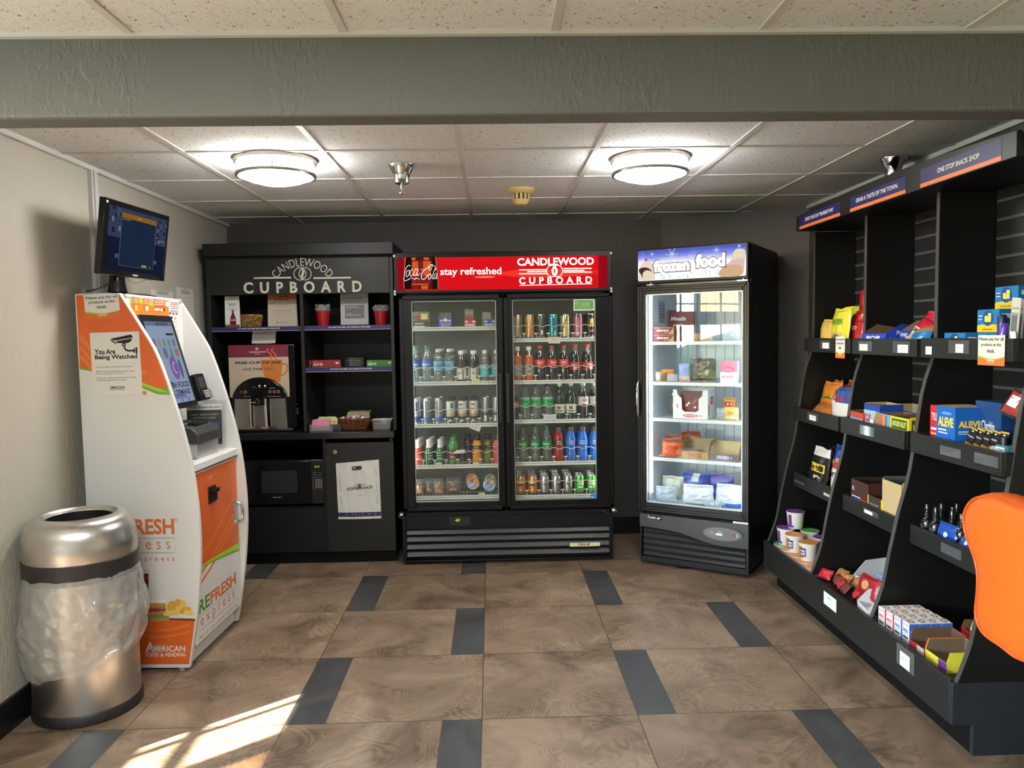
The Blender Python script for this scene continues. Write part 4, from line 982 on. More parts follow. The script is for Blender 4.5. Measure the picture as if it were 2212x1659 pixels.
# bottle picture
BD = glow('pic_dark', srgb(34, 20, 18), .8); BB = glow('pic_brown', srgb(92, 28, 24), .85); BO = glow('pic_orange', srgb(216, 92, 40), .95); BM = glow('pic_mid', srgb(124, 34, 36), .9); BT = glow('pic_rim', srgb(232, 178, 96), .95)
def spx(pts, m_, lift): flat(mb, [sg(*p) for p in pts], m_, SO, X_, Z_, lift)
spx([(873, 625), (872, 606), (874, 570), (876, 555.5), (941, 554), (944, 580), (947, 605), (946, 624.5)], BD, .0014)
spx([(888, 624), (889, 566), (889, 556), (934, 555), (934, 566), (934, 624)], BB, .0017)
spx([(889, 598), (890, 565), (903, 564), (903, 598)], BO, .002); spx([(914, 596), (914, 564), (931, 564), (930, 596)], BO, .002); spx([(903, 600), (903, 564), (914, 564), (914, 600)], BM, .0019)
spx([(889, 556.5), (898, 556.5), (897, 563), (889, 562)], BO, .002); spx([(915, 556), (927, 556), (926, 562), (916, 562)], BO, .002)
spx([(889, 613), (926, 612.5), (926, 615.5), (890, 616)], BO, .002); spx([(890, 617), (903, 617), (905, 624.5), (892, 624.5)], BM, .002); spx([(909, 617), (926, 617), (924, 624.5), (910, 624.5)], BO, .002)
spx([(889, 596), (931, 596), (931, 612), (889, 612)], BM, .0021)
for pts in ([(873, 624), (872.5, 604), (874.5, 570), (876.5, 556)], [(940.5, 555), (943.5, 580), (946.5, 605), (946, 624)]): stroke(mb, [sg(*p) for p in pts], .0022, BT, SO, X_, Z_, .0022)
for k in range(9): x, y = random.uniform(892, 930), random.uniform(566, 622); spx([(x, y), (x+1.2, y), (x+1.2, y-1.2), (x, y-1.2)], BT, .0023)
obj('sign_panel', mb, hd, label='backlit red sign panel with a bottle picture')
mb = MB()
def scr(pts, w_, n=6): stroke(mb, spline([sg(850+x*.1130, 530+y*.1130) for x, y in pts], n), w_, SWHITE, SO, X_, Z_, .003)
# script logo drawn stroke by stroke (crop coordinates)
scr([(318, 405), (312, 385), (285, 385), (240, 440), (210, 560), (205, 650), (222, 680), (262, 665), (300, 640)], .0034)
scr([(285, 660), (340, 622), (400, 645), (450, 628), (500, 655)], [.003]*12+[.006]*6+[.003]*7)
scr([(275, 480), (250, 520), (245, 590), (268, 600), (300, 540), (300, 480), (278, 478)], .0034)
scr([(372, 480), (352, 460), (322, 500), (318, 570), (340, 590), (385, 545)], .0034)
scr([(455, 460), (425, 450), (395, 510), (395, 575), (420, 580), (460, 500), (472, 440)], .0034); scr([(466, 455), (448, 560), (462, 580), (510, 530)], .0036)
scr([(520, 470), (560, 455)], .003)
scr([(690, 440), (700, 385), (745, 372), (715, 470), (690, 475), (672, 440), (700, 385)], .0030)
scr([(640, 440), (570, 490), (535, 570), (545, 640), (600, 640), (660, 560)], .0046); scr([(740, 375), (790, 400), (810, 450), (800, 480)], .0030); scr([(640, 440), (690, 395), (740, 372)], .003)
scr([(700, 540), (672, 580), (672, 640), (700, 640), (722, 580), (705, 540)], .0034)
scr([(800, 440), (775, 500), (742, 600), (745, 640), (775, 620)], .0034)
scr([(828, 540), (800, 540), (778, 590), (780, 640), (805, 630), (832, 560)], .0032); scr([(834, 545), (824, 620), (836, 645)], .0034)
obj('logo', mb, hd, label='white script drink logo')
mb = MB()
a, b_ = sg(951, 587), sg(1083, 587); write(mb, 'stay refreshed', SWHITE, (a[0], SY, (a[1]+b_[1])/2-.003), X_, Z_, h=.060, w=b_[0]-a[0], align='l', off=.022, lift=.003)
a, b_ = sg(1025, 598), sg(1070, 597); flat(mb, ell((a[0]+b_[0])/2, a[1]-.002, .068, .006, 20), glow('lit_pink', srgb(246, 140, 110), .9), SO, X_, Z_, .0015)
a, b_ = sg(1117, 566), sg(1283, 564); write(mb, 'CANDLEWOOD', SWHITE, ((a[0]+b_[0])/2, SY, (a[1]+b_[1])/2), X_, Z_, h=.050, w=b_[0]-a[0], off=.035, lift=.003)
a, b_ = sg(1121, 607), sg(1279, 604); write(mb, 'CUPBOARD', SWHITE, ((a[0]+b_[0])/2, SY, (a[1]+b_[1])/2), X_, Z_, h=.045, w=b_[0]-a[0], off=.035, space=1.7, lift=.003)
a, b_ = sg(1122, 616.5), sg(1279, 613); stroke(mb, [a, b_], .005, SWHITE, SO, X_, Z_, .003)
for (xa, xb, y) in ((1121, 1180, 583), (1139, 1180, 587), (1121, 1184, 591.5), (1217, 1278, 580), (1217, 1262, 584.5), (1217, 1278, 588)): stroke(mb, [sg(xa, y), sg(xb, y-.3)], .0075, SWHITE, SO, X_, Z_, .003)
c_ = sg(1198, 585.5)
for dx in (-.017, .017): stroke(mb, ell(c_[0]+dx, c_[1], .034, .036, 36), .0055, SWHITE, SO, X_, Z_, .0032, closed=True)
flat(mb, [(c_[0]+u, c_[1]+w_) for u, w_ in spline([(-.012, -.026), (-.018, 0), (-.010, .024), (.006, .032), (.013, .014), (.017, -.006), (.010, -.028)], 4, True)], SWHITE, SO, X_, Z_, .0034)
flat(mb, [(c_[0]+u, c_[1]+w_) for u, w_ in spline([(-.002, -.018), (-.005, 0), (.000, .016), (.004, .002)], 4, True)], SRED, SO, X_, Z_, .0037)
obj('lettering', mb, hd, label='white header lettering and ring emblem')
for x, z in ((GDX0-.006, z1+.012), (GDX1-.004, z1+.012), (GDX0-.006, z0-.004), (GDX1-.004, z0-.004), (GDX0-.006, z0-.022), (GDX1-.004, z0-.022)):
    obj('clip', MB().box(x-.006, x+.006, 4.897, 4.9045, z-.007, z+.007, paint(220, 218, 210)), hd)
# doors
def cooler_door(x0, x1, gx0, gx1, hx):
    d = obj('door', MB(), cooler) if False else None
    mb = MB(); zb_, zt_ = .358, 1.752; gz0, gz1 = .414, 1.717
    y0, y1 = 4.92, 4.976
    mb.box(x0, gx0, y0, y1, zb_, zt_, FRAMEB).box(gx1, x1, y0, y1, zb_, zt_, FRAMEB).box(gx0, gx1, y0, y1, zb_, gz0, FRAMEB).box(gx0, gx1, y0, y1, gz1, zt_, FRAMEB)
    for a, b2, c2, e2 in ((x0, x0+.026, zb_, zt_), (x1-.026, x1, zb_, zt_), (x0, x1, zb_, zb_+.024), (x0, x1, zt_-.024, zt_)):
        mb.box(a+.0003, b2-.0003, y0-.010, y0, c2+.0003, e2-.0003, FRAMEB)
    d = obj('door', mb, cooler, bev=.003)
    SILV = P('silver_spacer', (.55, .56, .54), .35, .7)
    mb = MB()
    for a, b2, c2, e2 in ((gx0, gx0+.004, gz0, gz1), (gx1-.004, gx1, gz0, gz1), (gx0, gx1, gz0, gz0+.004), (gx0, gx1, gz1-.004, gz1)): mb.box(a, b2, 4.932, 4.944, c2, e2, SILV)
    obj('glass_spacer', mb, d)
    obj('glass', MB().quad((gx0, 4.930, gz0), (gx1, 4.930, gz0), (gx1, 4.930, gz1), (gx0, 4.930, gz1), clear('cooler_glass', (.93, .96, .94), ior=1.5)), d)
    obj('handle', MB().box(hx-.010, hx+.010, y0-.034, y0-.022, .93, 1.25, BLACK).box(hx-.010, hx+.010, y0-.022, y0-.008, .93, .955, BLACK).box(hx-.010, hx+.010, y0-.022, y0-.008, 1.225, 1.25, BLACK), d, bev=.002)
    return d
cdl = cooler_door(-.589, .072, -.511, .030, .050); cdr = cooler_door(.080, .782, .135, .671, .098)
# stickers on the right door
gx0, gx1, gz0, gz1 = rY(1239, 646, 1284, 671, 4.9297)
mb = MB(); GO = Vector((0, 4.9295, 0)); flat(mb, rect(gx0, gx1, gz0, gz1), paint(214, 216, 206), GO, X_, Z_, .0002); flat(mb, rect(gx0+.008, gx1-.008, gz0+.009, gz1-.008), paint(72, 148, 54), GO, X_, Z_, .0006)
stroke(mb, [(gx0+.027+u, gz1-.026+w_) for u, w_ in spline([(-.010, -.005), (-.013, .001), (-.008, .005), (-.003, .009), (.004, .007), (.010, .003), (.010, -.004)], 4, True)], .002, WHITE, GO, X_, Z_, .001, closed=True)
for k in range(4): flat(mb, rect(gx0+.048, gx1-.016-.006*k, gz1-.021-k*.0062, gz1-.019-k*.0062), paint(190, 220, 170), GO, X_, Z_, .001)
for k in range(3): flat(mb, rect(gx0+.018, gx1-.02, gz0+.016+k*.008, gz0+.0175+k*.008), paint(190, 220, 170), GO, X_, Z_, .001)
obj('sticker', mb, cdr, label='green environment sticker')
gx0, gx1, gz0, gz1 = rY(1276, 1067, 1289, 1080, 4.9297)
mb = MB(); flat(mb, rect(gx0, gx1, gz0, gz1), paint(40, 120, 200), GO, X_, Z_, .0003); stroke(mb, [(gx0+.004+.03*t/8, gz0+.012+.012*math.sin(t*.8)) for t in range(9)], .003, WHITE, GO, X_, Z_, .0008); flat(mb, rect(gx0+.004, gx1-.004, gz0+.003, gz0+.008), WHITE, GO, X_, Z_, .0008)
obj('sticker', mb, cdr, label='blue energy label sticker')
# shelves: wire deck, white ticket lip with dark dashes, wavy wire rail
TICK = paint(60, 62, 56)
def wire_shelf(x0, x1, z, rail=None, cols=None, flatdeck=True):
    mb = MB(); y0 = 5.012
    n = int((x1-x0)/.022)
    for i in range(n+1): mb.box(x0+(x1-x0)*i/n-.0014, x0+(x1-x0)*i/n+.0014, y0+.006, 5.525, z-.007, z-.004, SHW)
    for y in (y0+.03, 5.16, 5.34, 5.51): mb.box(x0, x1, y-.002, y+.002, z-.010, z-.007, SHW)
    s = obj('shelf', mb, cooler)
    mb = MB().box(x0, x1, y0, y0+.005, z-.026, z-.001, SHW).box(x0, x1, y0-.003, y0, z-.026, z-.022, SHW)
    n = int((x1-x0)/.0165)
    for i in range(n): a = x0+.006+(x1-x0-.012)*i/n; mb.box(a, a+.0095, y0-.0006, y0, z-.0150, z-.0105, TICK)
    obj('ticket_lip', mb, s, label='white shelf lip with dark dashes')
    if rail:
        mb = MB(); zr = z+rail; yr = y0+.006
        pts = []
        m = max(2, int((x1-x0)*90))
        for i in range(m+1):
            x = x0+.004+(x1-x0-.008)*i/m
            ph = (x-cols[0])/((cols[-1]-cols[0])/(len(cols)-1))
            pts.append((x, yr, zr-.006*math.cos(2*PI*ph)))
        mb.tube(pts, .0021, SHW, 5)
        st = (cols[-1]-cols[0])/(len(cols)-1)
        for c in [cols[0]-st/2+st*k for k in range(len(cols)+1)]:
            if x0 < c < x1:
                mb.cyl((c, yr, z-.004), (c, yr, z+.030), .0018, SHW, 5).box(c-.012, c+.012, yr-.001, yr+.002, z+.026, z+.033, SHW)
        for c in (x0+.005, x1-.005): mb.cyl((c, yr, z-.004), (c, yr, zr), .0018, SHW, 5)
        obj('wire_rail', mb, s)
    return s
def xs_of(pxs, py, Y=5.06): return [ony(p, py, Y).x for p in pxs]
LX0, LX1, RX0, RX1 = -.548, .042, .118, .722
ZL = [1.553, 1.196, .918, .645, .438]; ZR = [1.470, 1.194, .934, .653, .430]
CL2 = xs_of([897, 923, 947, 971, 997, 1023, 1048, 1073], 815); CL3 = xs_of([901, 922.5, 948, 973, 999, 1023.5, 1050, 1072], 905); CL4 = xs_of([903, 927, 951, 980, 1010, 1031, 1055, 1075], 995)
CR1 = xs_of([1118, 1144, 1168, 1195, 1221, 1248.5, 1275], 722); CR2 = xs_of([1118.5, 1143, 1167.5, 1193, 1219, 1243, 1270], 810); CR3 = xs_of([1111, 1135, 1158.5, 1184, 1210, 1234, 1260.5, 1286], 900)
CR4 = xs_of([1131, 1157, 1182, 1207, 1233.5, 1259, 1285], 990); CR5 = xs_of([1125, 1151, 1176.5, 1201.5, 1227, 1252, 1278], 1060)
for z, r, c in zip(ZL, (None, .085, .085, .080, None), (None, CL2, CL3, CL4, None)): wire_shelf(LX0, LX1, z, r, c)
for z, r, c in zip(ZR, (.078, .085, .085, .085, .085), (CR1, CR2, CR3, CR4, CR5)): wire_shelf(RX0, RX1, z, r, c)
# lower grille with slats, display and badge
mb = MB().box(GDX0, GDX0+.025, 4.925, 4.98, .028, .345, CBLK).box(GDX1-.022, GDX1, 4.925, 4.98, .028, .345, CBLK)
mb.box(GDX0, GDX1, 4.925, 4.98, .322, .349, CBLK).box(GDX0+.025, GDX1-.022, 4.935, 4.98, .232, .322, CBLK).box(GDX0+.025, GDX1-.022, 4.965, 4.98, .028, .232, INNER).box(GDX0, GDX1, 4.92, 4.98, .018, .030, CBLK)
gr = obj('grille', mb, cooler, bev=.002)
SLAT = P('grille_slat', (.016, .016, .017), .4)
for zc_ in (.212, .166, .116, .066):
    mb = MB(); a, b2 = GDX0+.027, GDX1-.024
    mb.prism([(a, 4.948, zc_+.016), (a, 4.930, zc_-.012), (a, 4.940, zc_-.014), (a, 4.960, zc_+.014)], (b2-a, 0, 0), SLAT); obj('slat', mb, gr)
x0, x1, z0, z1 = rY(970, 1116, 1015, 1135, 4.934)
ct = obj('control_panel', MB().box(x0, x1, 4.931, 4.9345, z0, z1, BLACK), gr, bev=.001)
mb = MB(); dx0, dx1, dz0, dz1 = rY(982, 1119, 995, 1129, 4.930); mb.box(dx0, dx1, 4.9304, 4.931, dz0, dz1, GLOSSB)
write(mb, '4F', glow('display_green', (.75, .95, .10), .9), ((dx0+dx1)/2, 4.9304, (dz0+dz1)/2), X_, Z_, h=.020, w=.032, off=.0)
obj('display', mb, ct); mb = MB().cyl((x1-.018, 4.9268, (z0+z1)/2), (x1-.018, 4.931, (z0+z1)/2), .012, BLACK, 16); obj('knob', mb, ct)
x0, x1, z0, z1 = rY(1231, 1172, 1296, 1180, 4.928)
mb = MB().box(x0, x1, 4.9255, 4.929, z0, z1, paint(216, 208, 168)); write(mb, 'TRUE', INK, ((x0+x1)/2-.005, 4.9255, (z0+z1)/2+.001), X_, Z_, h=(z1-z0)*.6, w=.085, off=.02, shear=.3)
obj('badge', mb, gr)
for x, s in ((GDX0, -1), (GDX1, 1)):
    mb = MB().box(x-.010, x+.010, 4.898, 4.9095, .334, .350, paint(200, 200, 196)); obj('hinge', mb, cooler)
    pts = spline([(x-s*.075, 4.905, .345), (x-s*.05, 4.895, .330), (x-s*.01, 4.893, .318), (x+s*.018, 4.897, .330), (x+s*.014, 4.902, .352), (x-s*.004, 4.905, .358)], 5)
    obj('cable', MB().tube(pts, .0045, BLACK, 6), cooler)
for x in (GDX0+.06, GDX1-.06):
    for y in (4.99, 5.52): obj('foot', MB().cyl((x, y, 0), (x, y, .021), .022, BLACK, 12), cooler)

# ------------------------------------------------------------------ glass-door freezer, turned towards the room
FA = math.atan2(-.537, .844)
frz = thing('glass_freezer', 'black upright glass-door freezer with a lit frozen food sign', 'freezer', (.940, 4.846, 0), FA)
FM = full(frz); FI = FM.inverted(); FR = FM.to_3x3()
def Fp(px, py, y=0.0): return FI @ onp(px, py, FM @ Vector((0, y, 0)), FR @ Vector((0, 1, 0)))
def Fobj(name, mb, parent=frz, **k):
    mb.xf(FM); return obj(name, mb, parent, **k)
FW, FD, FH = .692, .735, 2.012
FLIN = P('freezer_liner', (.62, .70, .74), .35)
mb = MB().box(-.004, .030, .05, FD, .03, FH, CBLK).box(FW-.030, FW, .05, FD, .03, FH, CBLK).box(.03, FW-.03, .05, FD, 1.80, FH, CBLK).box(.03, FW-.03, FD-.03, FD, .03, 1.80, CBLK).box(.03, FW-.03, .05, FD-.03, .03, .375, CBLK)
Fobj('cabinet', mb, bev=.004)
mb = MB().box(.030, .040, .06, FD-.03, .375, 1.80, FLIN).box(FW-.040, FW-.030, .06, FD-.03, .375, 1.80, FLIN).box(.04, FW-.04, FD-.045, FD-.03, .375, 1.80, FLIN).box(.04, FW-.04, .06, FD-.045, 1.775, 1.80, FLIN).box(.04, FW-.04, .06, FD-.045, .375, .390, FLIN)
for k in range(9): x = .09+.065*k; mb.box(x, x+.006, FD-.050, FD-.045, .39, 1.775, P('liner_rib', (.40, .47, .52), .4))
Fobj('liner', mb)
FT = glow('freezer_lamp', (.80, .92, 1.0), 10.0)
for x in (.052, FW-.052): Fobj('light_tube', MB().cyl((x, .072, .46), (x, .072, 1.74), .008, FT, 8))
Fobj('header_box', MB().box(-.010, .684, -.012, .05, 1.800, 2.016, CBLK), bev=.004)
fh = C.objects[len(C.objects)-1] if False else [o for o in frz.children if o.name.startswith('header_box')][0]
SGN = Vector((0, -.0125, 0))
def fz_sign():
    m = bpy.data.materials.new('lit_frozen_sky'); m.use_nodes = True; t = m.node_tree; t.nodes.clear()
    o = nn(t, 'ShaderNodeOutputMaterial'); e = nn(t, 'ShaderNodeEmission'); tc = nn(t, 'ShaderNodeTexCoord'); sp = nn(t, 'ShaderNodeSeparateXYZ')
    t.links.new(tc.outputs['Object'], sp.inputs[0]); mr = nn(t, 'ShaderNodeMapRange'); mr.inputs['From Min'].default_value = 1.815; mr.inputs['From Max'].default_value = 2.008
    n = nn(t, 'ShaderNodeTexNoise'); n.inputs['Scale'].default_value = 9; ad = nn(t, 'ShaderNodeMath', operation='MULTIPLY_ADD'); ad.inputs[1].default_value = .03; t.links.new(tc.outputs['Object'], n.inputs['Vector'])
    t.links.new(n.outputs['Fac'], ad.inputs[0]); t.links.new(sp.outputs['Z'], ad.inputs[2]); t.links.new(ad.outputs[0], mr.inputs['Value'])
    r = nn(t, 'ShaderNodeValToRGB'); el = r.color_ramp.elements
    el[0].position = 0; el[0].color = (*srgb(206, 226, 228), 1); el[1].position = 1.0; el[1].color = (*srgb(74, 84, 168), 1)
    for p_, c_ in ((.22, srgb(236, 240, 236)), (.5, srgb(250, 244, 238)), (.68, srgb(206, 204, 230)), (.84, srgb(120, 128, 200))): q = el.new(p_); q.color = (*c_, 1)
    t.links.new(mr.outputs[0], r.inputs[0]); t.links.new(r.outputs[0], e.inputs[0]); e.inputs[1].default_value = .95; t.links.new(e.outputs[0], o.inputs[0]); return m
a, b_ = Fp(1378.5, 608, -.0125), Fp(1613, 525, -.0125)
sx0, sx1, sz0, sz1 = a.x, .671, 1.818, 2.006
mb = MB(); flat(mb, rrect(sx0, sx1, sz0, sz1, .010), fz_sign(), SGN, X_, Z_, .0004)
CRM = glow('pic_cream', srgb(240, 222, 196), .95); TAN = glow('pic_tan', srgb(222, 182, 140), .92); CHOC = glow('pic_choc', srgb(74, 54, 60), .8); CHER = glow('pic_cherry', srgb(206, 96, 92), .9); PNK = glow('pic_pink', srgb(232, 196, 188), .95); ICE = glow('pic_ice', srgb(190, 222, 230), .95)
def sq(x, z): return sx0+(sx1-sx0)*x, sz0+(sz1-sz0)*z
def sfl(pts, m_, l): flat(mb, [sq(*p) for p in pts], m_, SGN, X_, Z_, l)
sfl(spline([(.005, .02), (.01, .30), (.03, .55), (.07, .64), (.12, .62), (.16, .40), (.17, .02)], 4)+[(.005, .02)], CRM, .0006)
sfl(spline([(.01, .40), (.05, .45), (.10, .42), (.14, .30), (.09, .35), (.05, .28), (.045, .10), (.03, .22), (.012, .30)], 4, True), CHOC, .0009)
sfl(ell(.08, .70, .014, .055, 14), CHER, .001); stroke(mb, [sq(*p) for p in spline([(.075, .74), (.07, .84), (.05, .92), (.03, .92)], 4)], .0012, WHT, SGN, X_, Z_, .001)
sfl(spline([(.77, .02), (.79, .30), (.86, .46), (.88, .62), (.90, .78), (.94, .84), (.99, .80), (.99, .55), (.985, .30), (.96, .02)], 4, True), PNK, .0007)
sfl(spline([(.87, .52), (.90, .80), (.94, .85), (.985, .80), (.985, .56), (.93, .54)], 4, True), CRM, .0009); sfl(spline([(.77, .02), (.80, .28), (.88, .36), (.96, .30), (.95, .02)], 4, True), TAN, .0009)
for k in range(44): x = random.uniform(.22, .78); z = random.uniform(.03, .19); sfl([(x, z), (x+random.uniform(.008, .02), z+random.uniform(-.02, .03)), (x+.004, z+random.uniform(.03, .09))], (ICE, glow('pic_ice2', srgb(160, 204, 218), .95), SWHITE)[k % 3], .0007+k*.000006)
for cx_, cz_, r_ in ((.33, .82, .22), (.14, .87, .07), (.74, .86, .11), (.94, .93, .07), (.50, .68, .11)):
    for k in range(6):
        an = PI*k/6; d_ = (math.cos(an)*r_*(sz1-sz0), math.sin(an)*r_*(sz1-sz0)); p_ = sq(cx_, cz_)
        if k % 2 == 0: stroke(mb, [(p_[0]-d_[0], p_[1]-d_[1]), (p_[0]+d_[0], p_[1]+d_[1])], .0018*(1+4*r_), ICE, SGN, X_, Z_, .0008)
        else: stroke(mb, [(p_[0]-d_[0]*.45, p_[1]-d_[1]*.45), (p_[0]+d_[0]*.45, p_[1]+d_[1]*.45)], .0016*(1+4*r_), ICE, SGN, X_, Z_, .0008)
mb.xf(FM); obj('sign_panel', mb, fh, label='lit sign panel with ice cream pictures')
mb = MB(); FB = glow('sign_outline', srgb(60, 20, 34), .8); FWT = glow('sign_white', (1, .99, .97), 1.35)
for s, x, wdt, z, hh_ in (('frozen', .325, .36, .455, .085), ('Food', .685, .285, .545, .096)):
    p_ = sq(x, z)
    write(mb, s.lower(), FB, SGN+Vector((p_[0], 0, p_[1])), X_, Z_, h=hh_, w=wdt*(sx1-sx0), off=.088, lift=.0016)
    write(mb, s.lower(), FWT, SGN+Vector((p_[0], 0, p_[1])), X_, Z_, h=hh_-.0095, w=wdt*(sx1-sx0)-.0095, off=.060, lift=.0026)
mb.xf(FM); obj('lettering', mb, fh, label='fat white frozen food lettering')
# door
mb = MB(); gx0, gx1, gz0, gz1 = .036, .648, .405, 1.735; x0, x1, zb_, zt_ = -.010, .690, .352, 1.785
for a0, a1, b0, b1 in ((x0, gx0, zb_, zt_), (gx1, x1, zb_, zt_), (gx0, gx1, zb_, gz0), (gx0, gx1, gz1, zt_)): mb.box(a0, a1, 0, .048, b0, b1, FRAMEB)
for w_, yy_ in ((.016, -.012), (.030, -.006)):
    for a0, a1, b0, b1 in ((x0, x0+w_, zb_, zt_), (x1-w_, x1, zb_, zt_), (x0+w_, x1-w_, zb_, zb_+w_), (x0+w_, x1-w_, zt_-w_, zt_)): mb.box(a0, a1, yy_, 0.0, b0, b1, FRAMEB)
Fobj('door', mb, bev=.003); fd_ = [o for o in frz.children if o.name.startswith('door')][0]
mb = MB()
for a0, a1, b0, b1 in ((gx0, gx0+.008, gz0, gz1), (gx1-.008, gx1, gz0, gz1), (gx0, gx1, gz0, gz0+.007), (gx0, gx1, gz1-.007, gz1)): mb.box(a0, a1, .014, .030, b0, b1, P('silver_spacer', (.55, .56, .54), .35, .7))
Fobj('glass_spacer', mb, fd_)
Fobj('glass', MB().quad((gx0, .012, gz0), (gx1, .012, gz0), (gx1, .012, gz1), (gx0, .012, gz1), clear('freezer_glass', (.95, .97, .98), ior=1.29)), fd_)
hz0, hz1 = Fp(1381, 903).z, Fp(1382, 820).z
mb = MB().tube([(-.001, -.012, hz0), (-.001, -.035, hz0+.03), (-.001, -.042, (hz0+hz1)/2), (-.001, -.035, hz1-.03), (-.001, -.012, hz1)], [.004, .009, .011, .009, .004], CHROME, 10)
Fobj('handle', mb, fd_)
for x, w_ in ((.055, .050), (.62, .062)): Fobj('hinge', MB().box(x, x+w_, -.020, -.004, 1.788, 1.7955, CHROME).cyl((x+w_*.6, -.012, 1.7955), (x+w_*.6, -.012, 1.803), .008, CHROME, 10))
Fobj('hinge', MB().box(.60, .690, -.020, -.002, .338, .350, CHROME))
# bottom grille with swoosh panel, badge and oval display
mb = MB().box(0, FW, .02, .05, .055, .340, CBLK).box(-.002, .012, -.004, .02, .045, .255, CBLK).box(FW-.020, FW, -.004, .02, .045, .245, CBLK).box(0, FW, .0, .05, .020, .058, CBLK)
Fobj('grille', mb, bev=.003); fg = [o for o in frz.children if o.name.startswith('grille')][0]
for zc_ in (.238, .198, .158, .118, .078):
    mb = MB(); mb.prism([(.022, .018, zc_+.014), (.022, -.006, zc_-.010), (.022, .004, zc_-.012), (.022, .024, zc_+.010)], (FW-.046, 0, 0), SLAT); Fobj('slat', mb, fg)
sw = spline([(0.0, .250), (.12, .246), (.26, .236), (.36, .212), (.46, .190), (.56, .184), (FW, .186)], 5)
mb = MB().prism([(x, -.014, z) for x, z in sw]+[(FW, -.014, .336), (0, -.014, .336)], (0, .018, 0), P('swoosh_panel', (.016, .017, .019), .35)); Fobj('swoosh_panel', mb, fg, bev=.002)
cz_ = .272
mb = MB().prism([(x, -.020, z) for x, z in ell(.535, .262, .125, .046, 32)], (0, .006, 0), P('oval_bezel', (.04, .04, .042), .3)); Fobj('display_bezel', mb, fg)
mb = MB(); flat(mb, ell(.535, .262, .115, .039, 30), P('smoked_lens', (.16, .16, .16), .2), (0, -.0203, 0), X_, Z_, .0003)
for x, z, w_, h_, m_ in ((.47, .264, .03, .022, paint(120, 120, 118)), (.515, .258, .040, .012, WHT), (.52, .272, .03, .010, paint(150, 150, 146)), (.565, .262, .03, .024, paint(96, 92, 90)), (.605, .262, .018, .022, paint(120, 60, 54)), (.625, .262, .012, .020, paint(160, 160, 156))): flat(mb, rect(x-w_/2, x+w_/2, z-h_/2, z+h_/2), m_, (0, -.0206, 0), X_, Z_, .0005)
Fobj('display', mb, fg)
mb = MB().box(.055, .150, -.0165, -.0138, .302, .328, GLOSSB); write(mb, 'Turbo air', paint(226, 226, 222), (.100, -.0165, .316), X_, Z_, h=.018, w=.088, off=.02, shear=.35); Fobj('badge', mb, fg)
for x in (.05, FW-.05):
    for y in (.06, FD-.08): Fobj('foot', MB().cyl((x, y, 0), (x, y, .031), .02, BLACK, 10))
FZ = []
for py_ in (737, 826, 906, 993): FZ.append(Fp(1500, py_, .085).z)
for z in FZ:
    mb = MB(); 
    for i in range(22): x = .055+(FW-.11)*i/21; mb.box(x-.0015, x+.0015, .092, FD-.06, z-.006, z-.003, SHW)
    for y in (.20, .40, .60): mb.box(.045, FW-.045, y-.002, y+.002, z-.009, z-.006, SHW)
    Fobj('shelf', mb); fs_ = [o for o in frz.children if o.name.startswith('shelf')][-1]
    Fobj('ticket_lip', MB().box(.045, FW-.045, .084, .092, z-.022, z-.001, P('pale_lip', (.70, .76, .78), .35)), fs_)
mb = MB().box(.070, .120, FD-.0495, FD-.0470, 0, .001, SHW) if False else MB()
mb.box(.0402, .0412, .24, .36, 1.555, 1.70, paint(150, 156, 178)); 
for k in range(5): mb.box(.0412, .0416, .25, .35, 1.67-.02*k, 1.675-.02*k, paint(90, 92, 110))
Fobj('data_label', mb)

# ------------------------------------------------------------------ snack rack along the right wall
rack = thing('snack_rack', 'long black three-bay snack rack with a slogan header along the right wall', 'display rack', (1.85, 3.45, 0))
RL = grain('rack_black_laminate', (.006, .006, .0055), .42); RL2 = grain('rack_charcoal_laminate', (.016, .016, .0145), .4)
RY = [2.532, 3.142, 3.752, 4.365]; RXB = 2.105
pf = spline([(1.592, .262), (1.640, .40), (1.668, .547), (1.704, .72), (1.750, .90), (1.795, 1.215), (1.836, 1.36), (1.850, 1.42)], 3) + [(1.852, 2.05)]
EDGE = P('worn_rack_edge', (.062, .058, .052), .4, var=.5, scale=6)
def divider(y0, y1, nm):
    mb = MB().prism([(x, y0, z) for x, z in pf]+[(RXB-.018, y0, 2.05), (RXB-.018, y0, .262)], (0, y1-y0, 0), RL)
    d = obj(nm, mb, rack, bev=.0015)
    mb = MB()
    for (xa, za), (xb, zb_) in zip(pf, pf[1:]): mb.quad((xa-.0008, y0+.001, za), (xa-.0008, y1-.001, za), (xb-.0008, y1-.001, zb_), (xb-.0008, y0+.001, zb_), EDGE)
    obj('edge_band', mb, d); return d
for k, y in enumerate(RY):
    y0, y1 = (y, y+.02) if k == 0 else ((y-.02, y) if k == 3 else (y-.012, y+.012))
    divider(y0, y1, 'side_panel' if k in (0, 3) else 'divider')
SLATM = P('slatwall_dark', (.010, .010, .010), .45); SLATG = P('slat_groove', (.10, .105, .11), .35, .3)
mb = MB().box(RXB-.016, RXB, RY[0], RY[3], .10, 2.12, SLATM); bp_ = obj('slatwall', mb, rack)
mb = MB()
for k in range(24):
    z = .33+.0762*k
    for y0, y1 in zip(RY, RY[1:]): mb.box(RXB-.020, RXB-.016, y0+.02, y1-.02, z-.006, z+.006, SLATG)
obj('groove', mb, bp_)
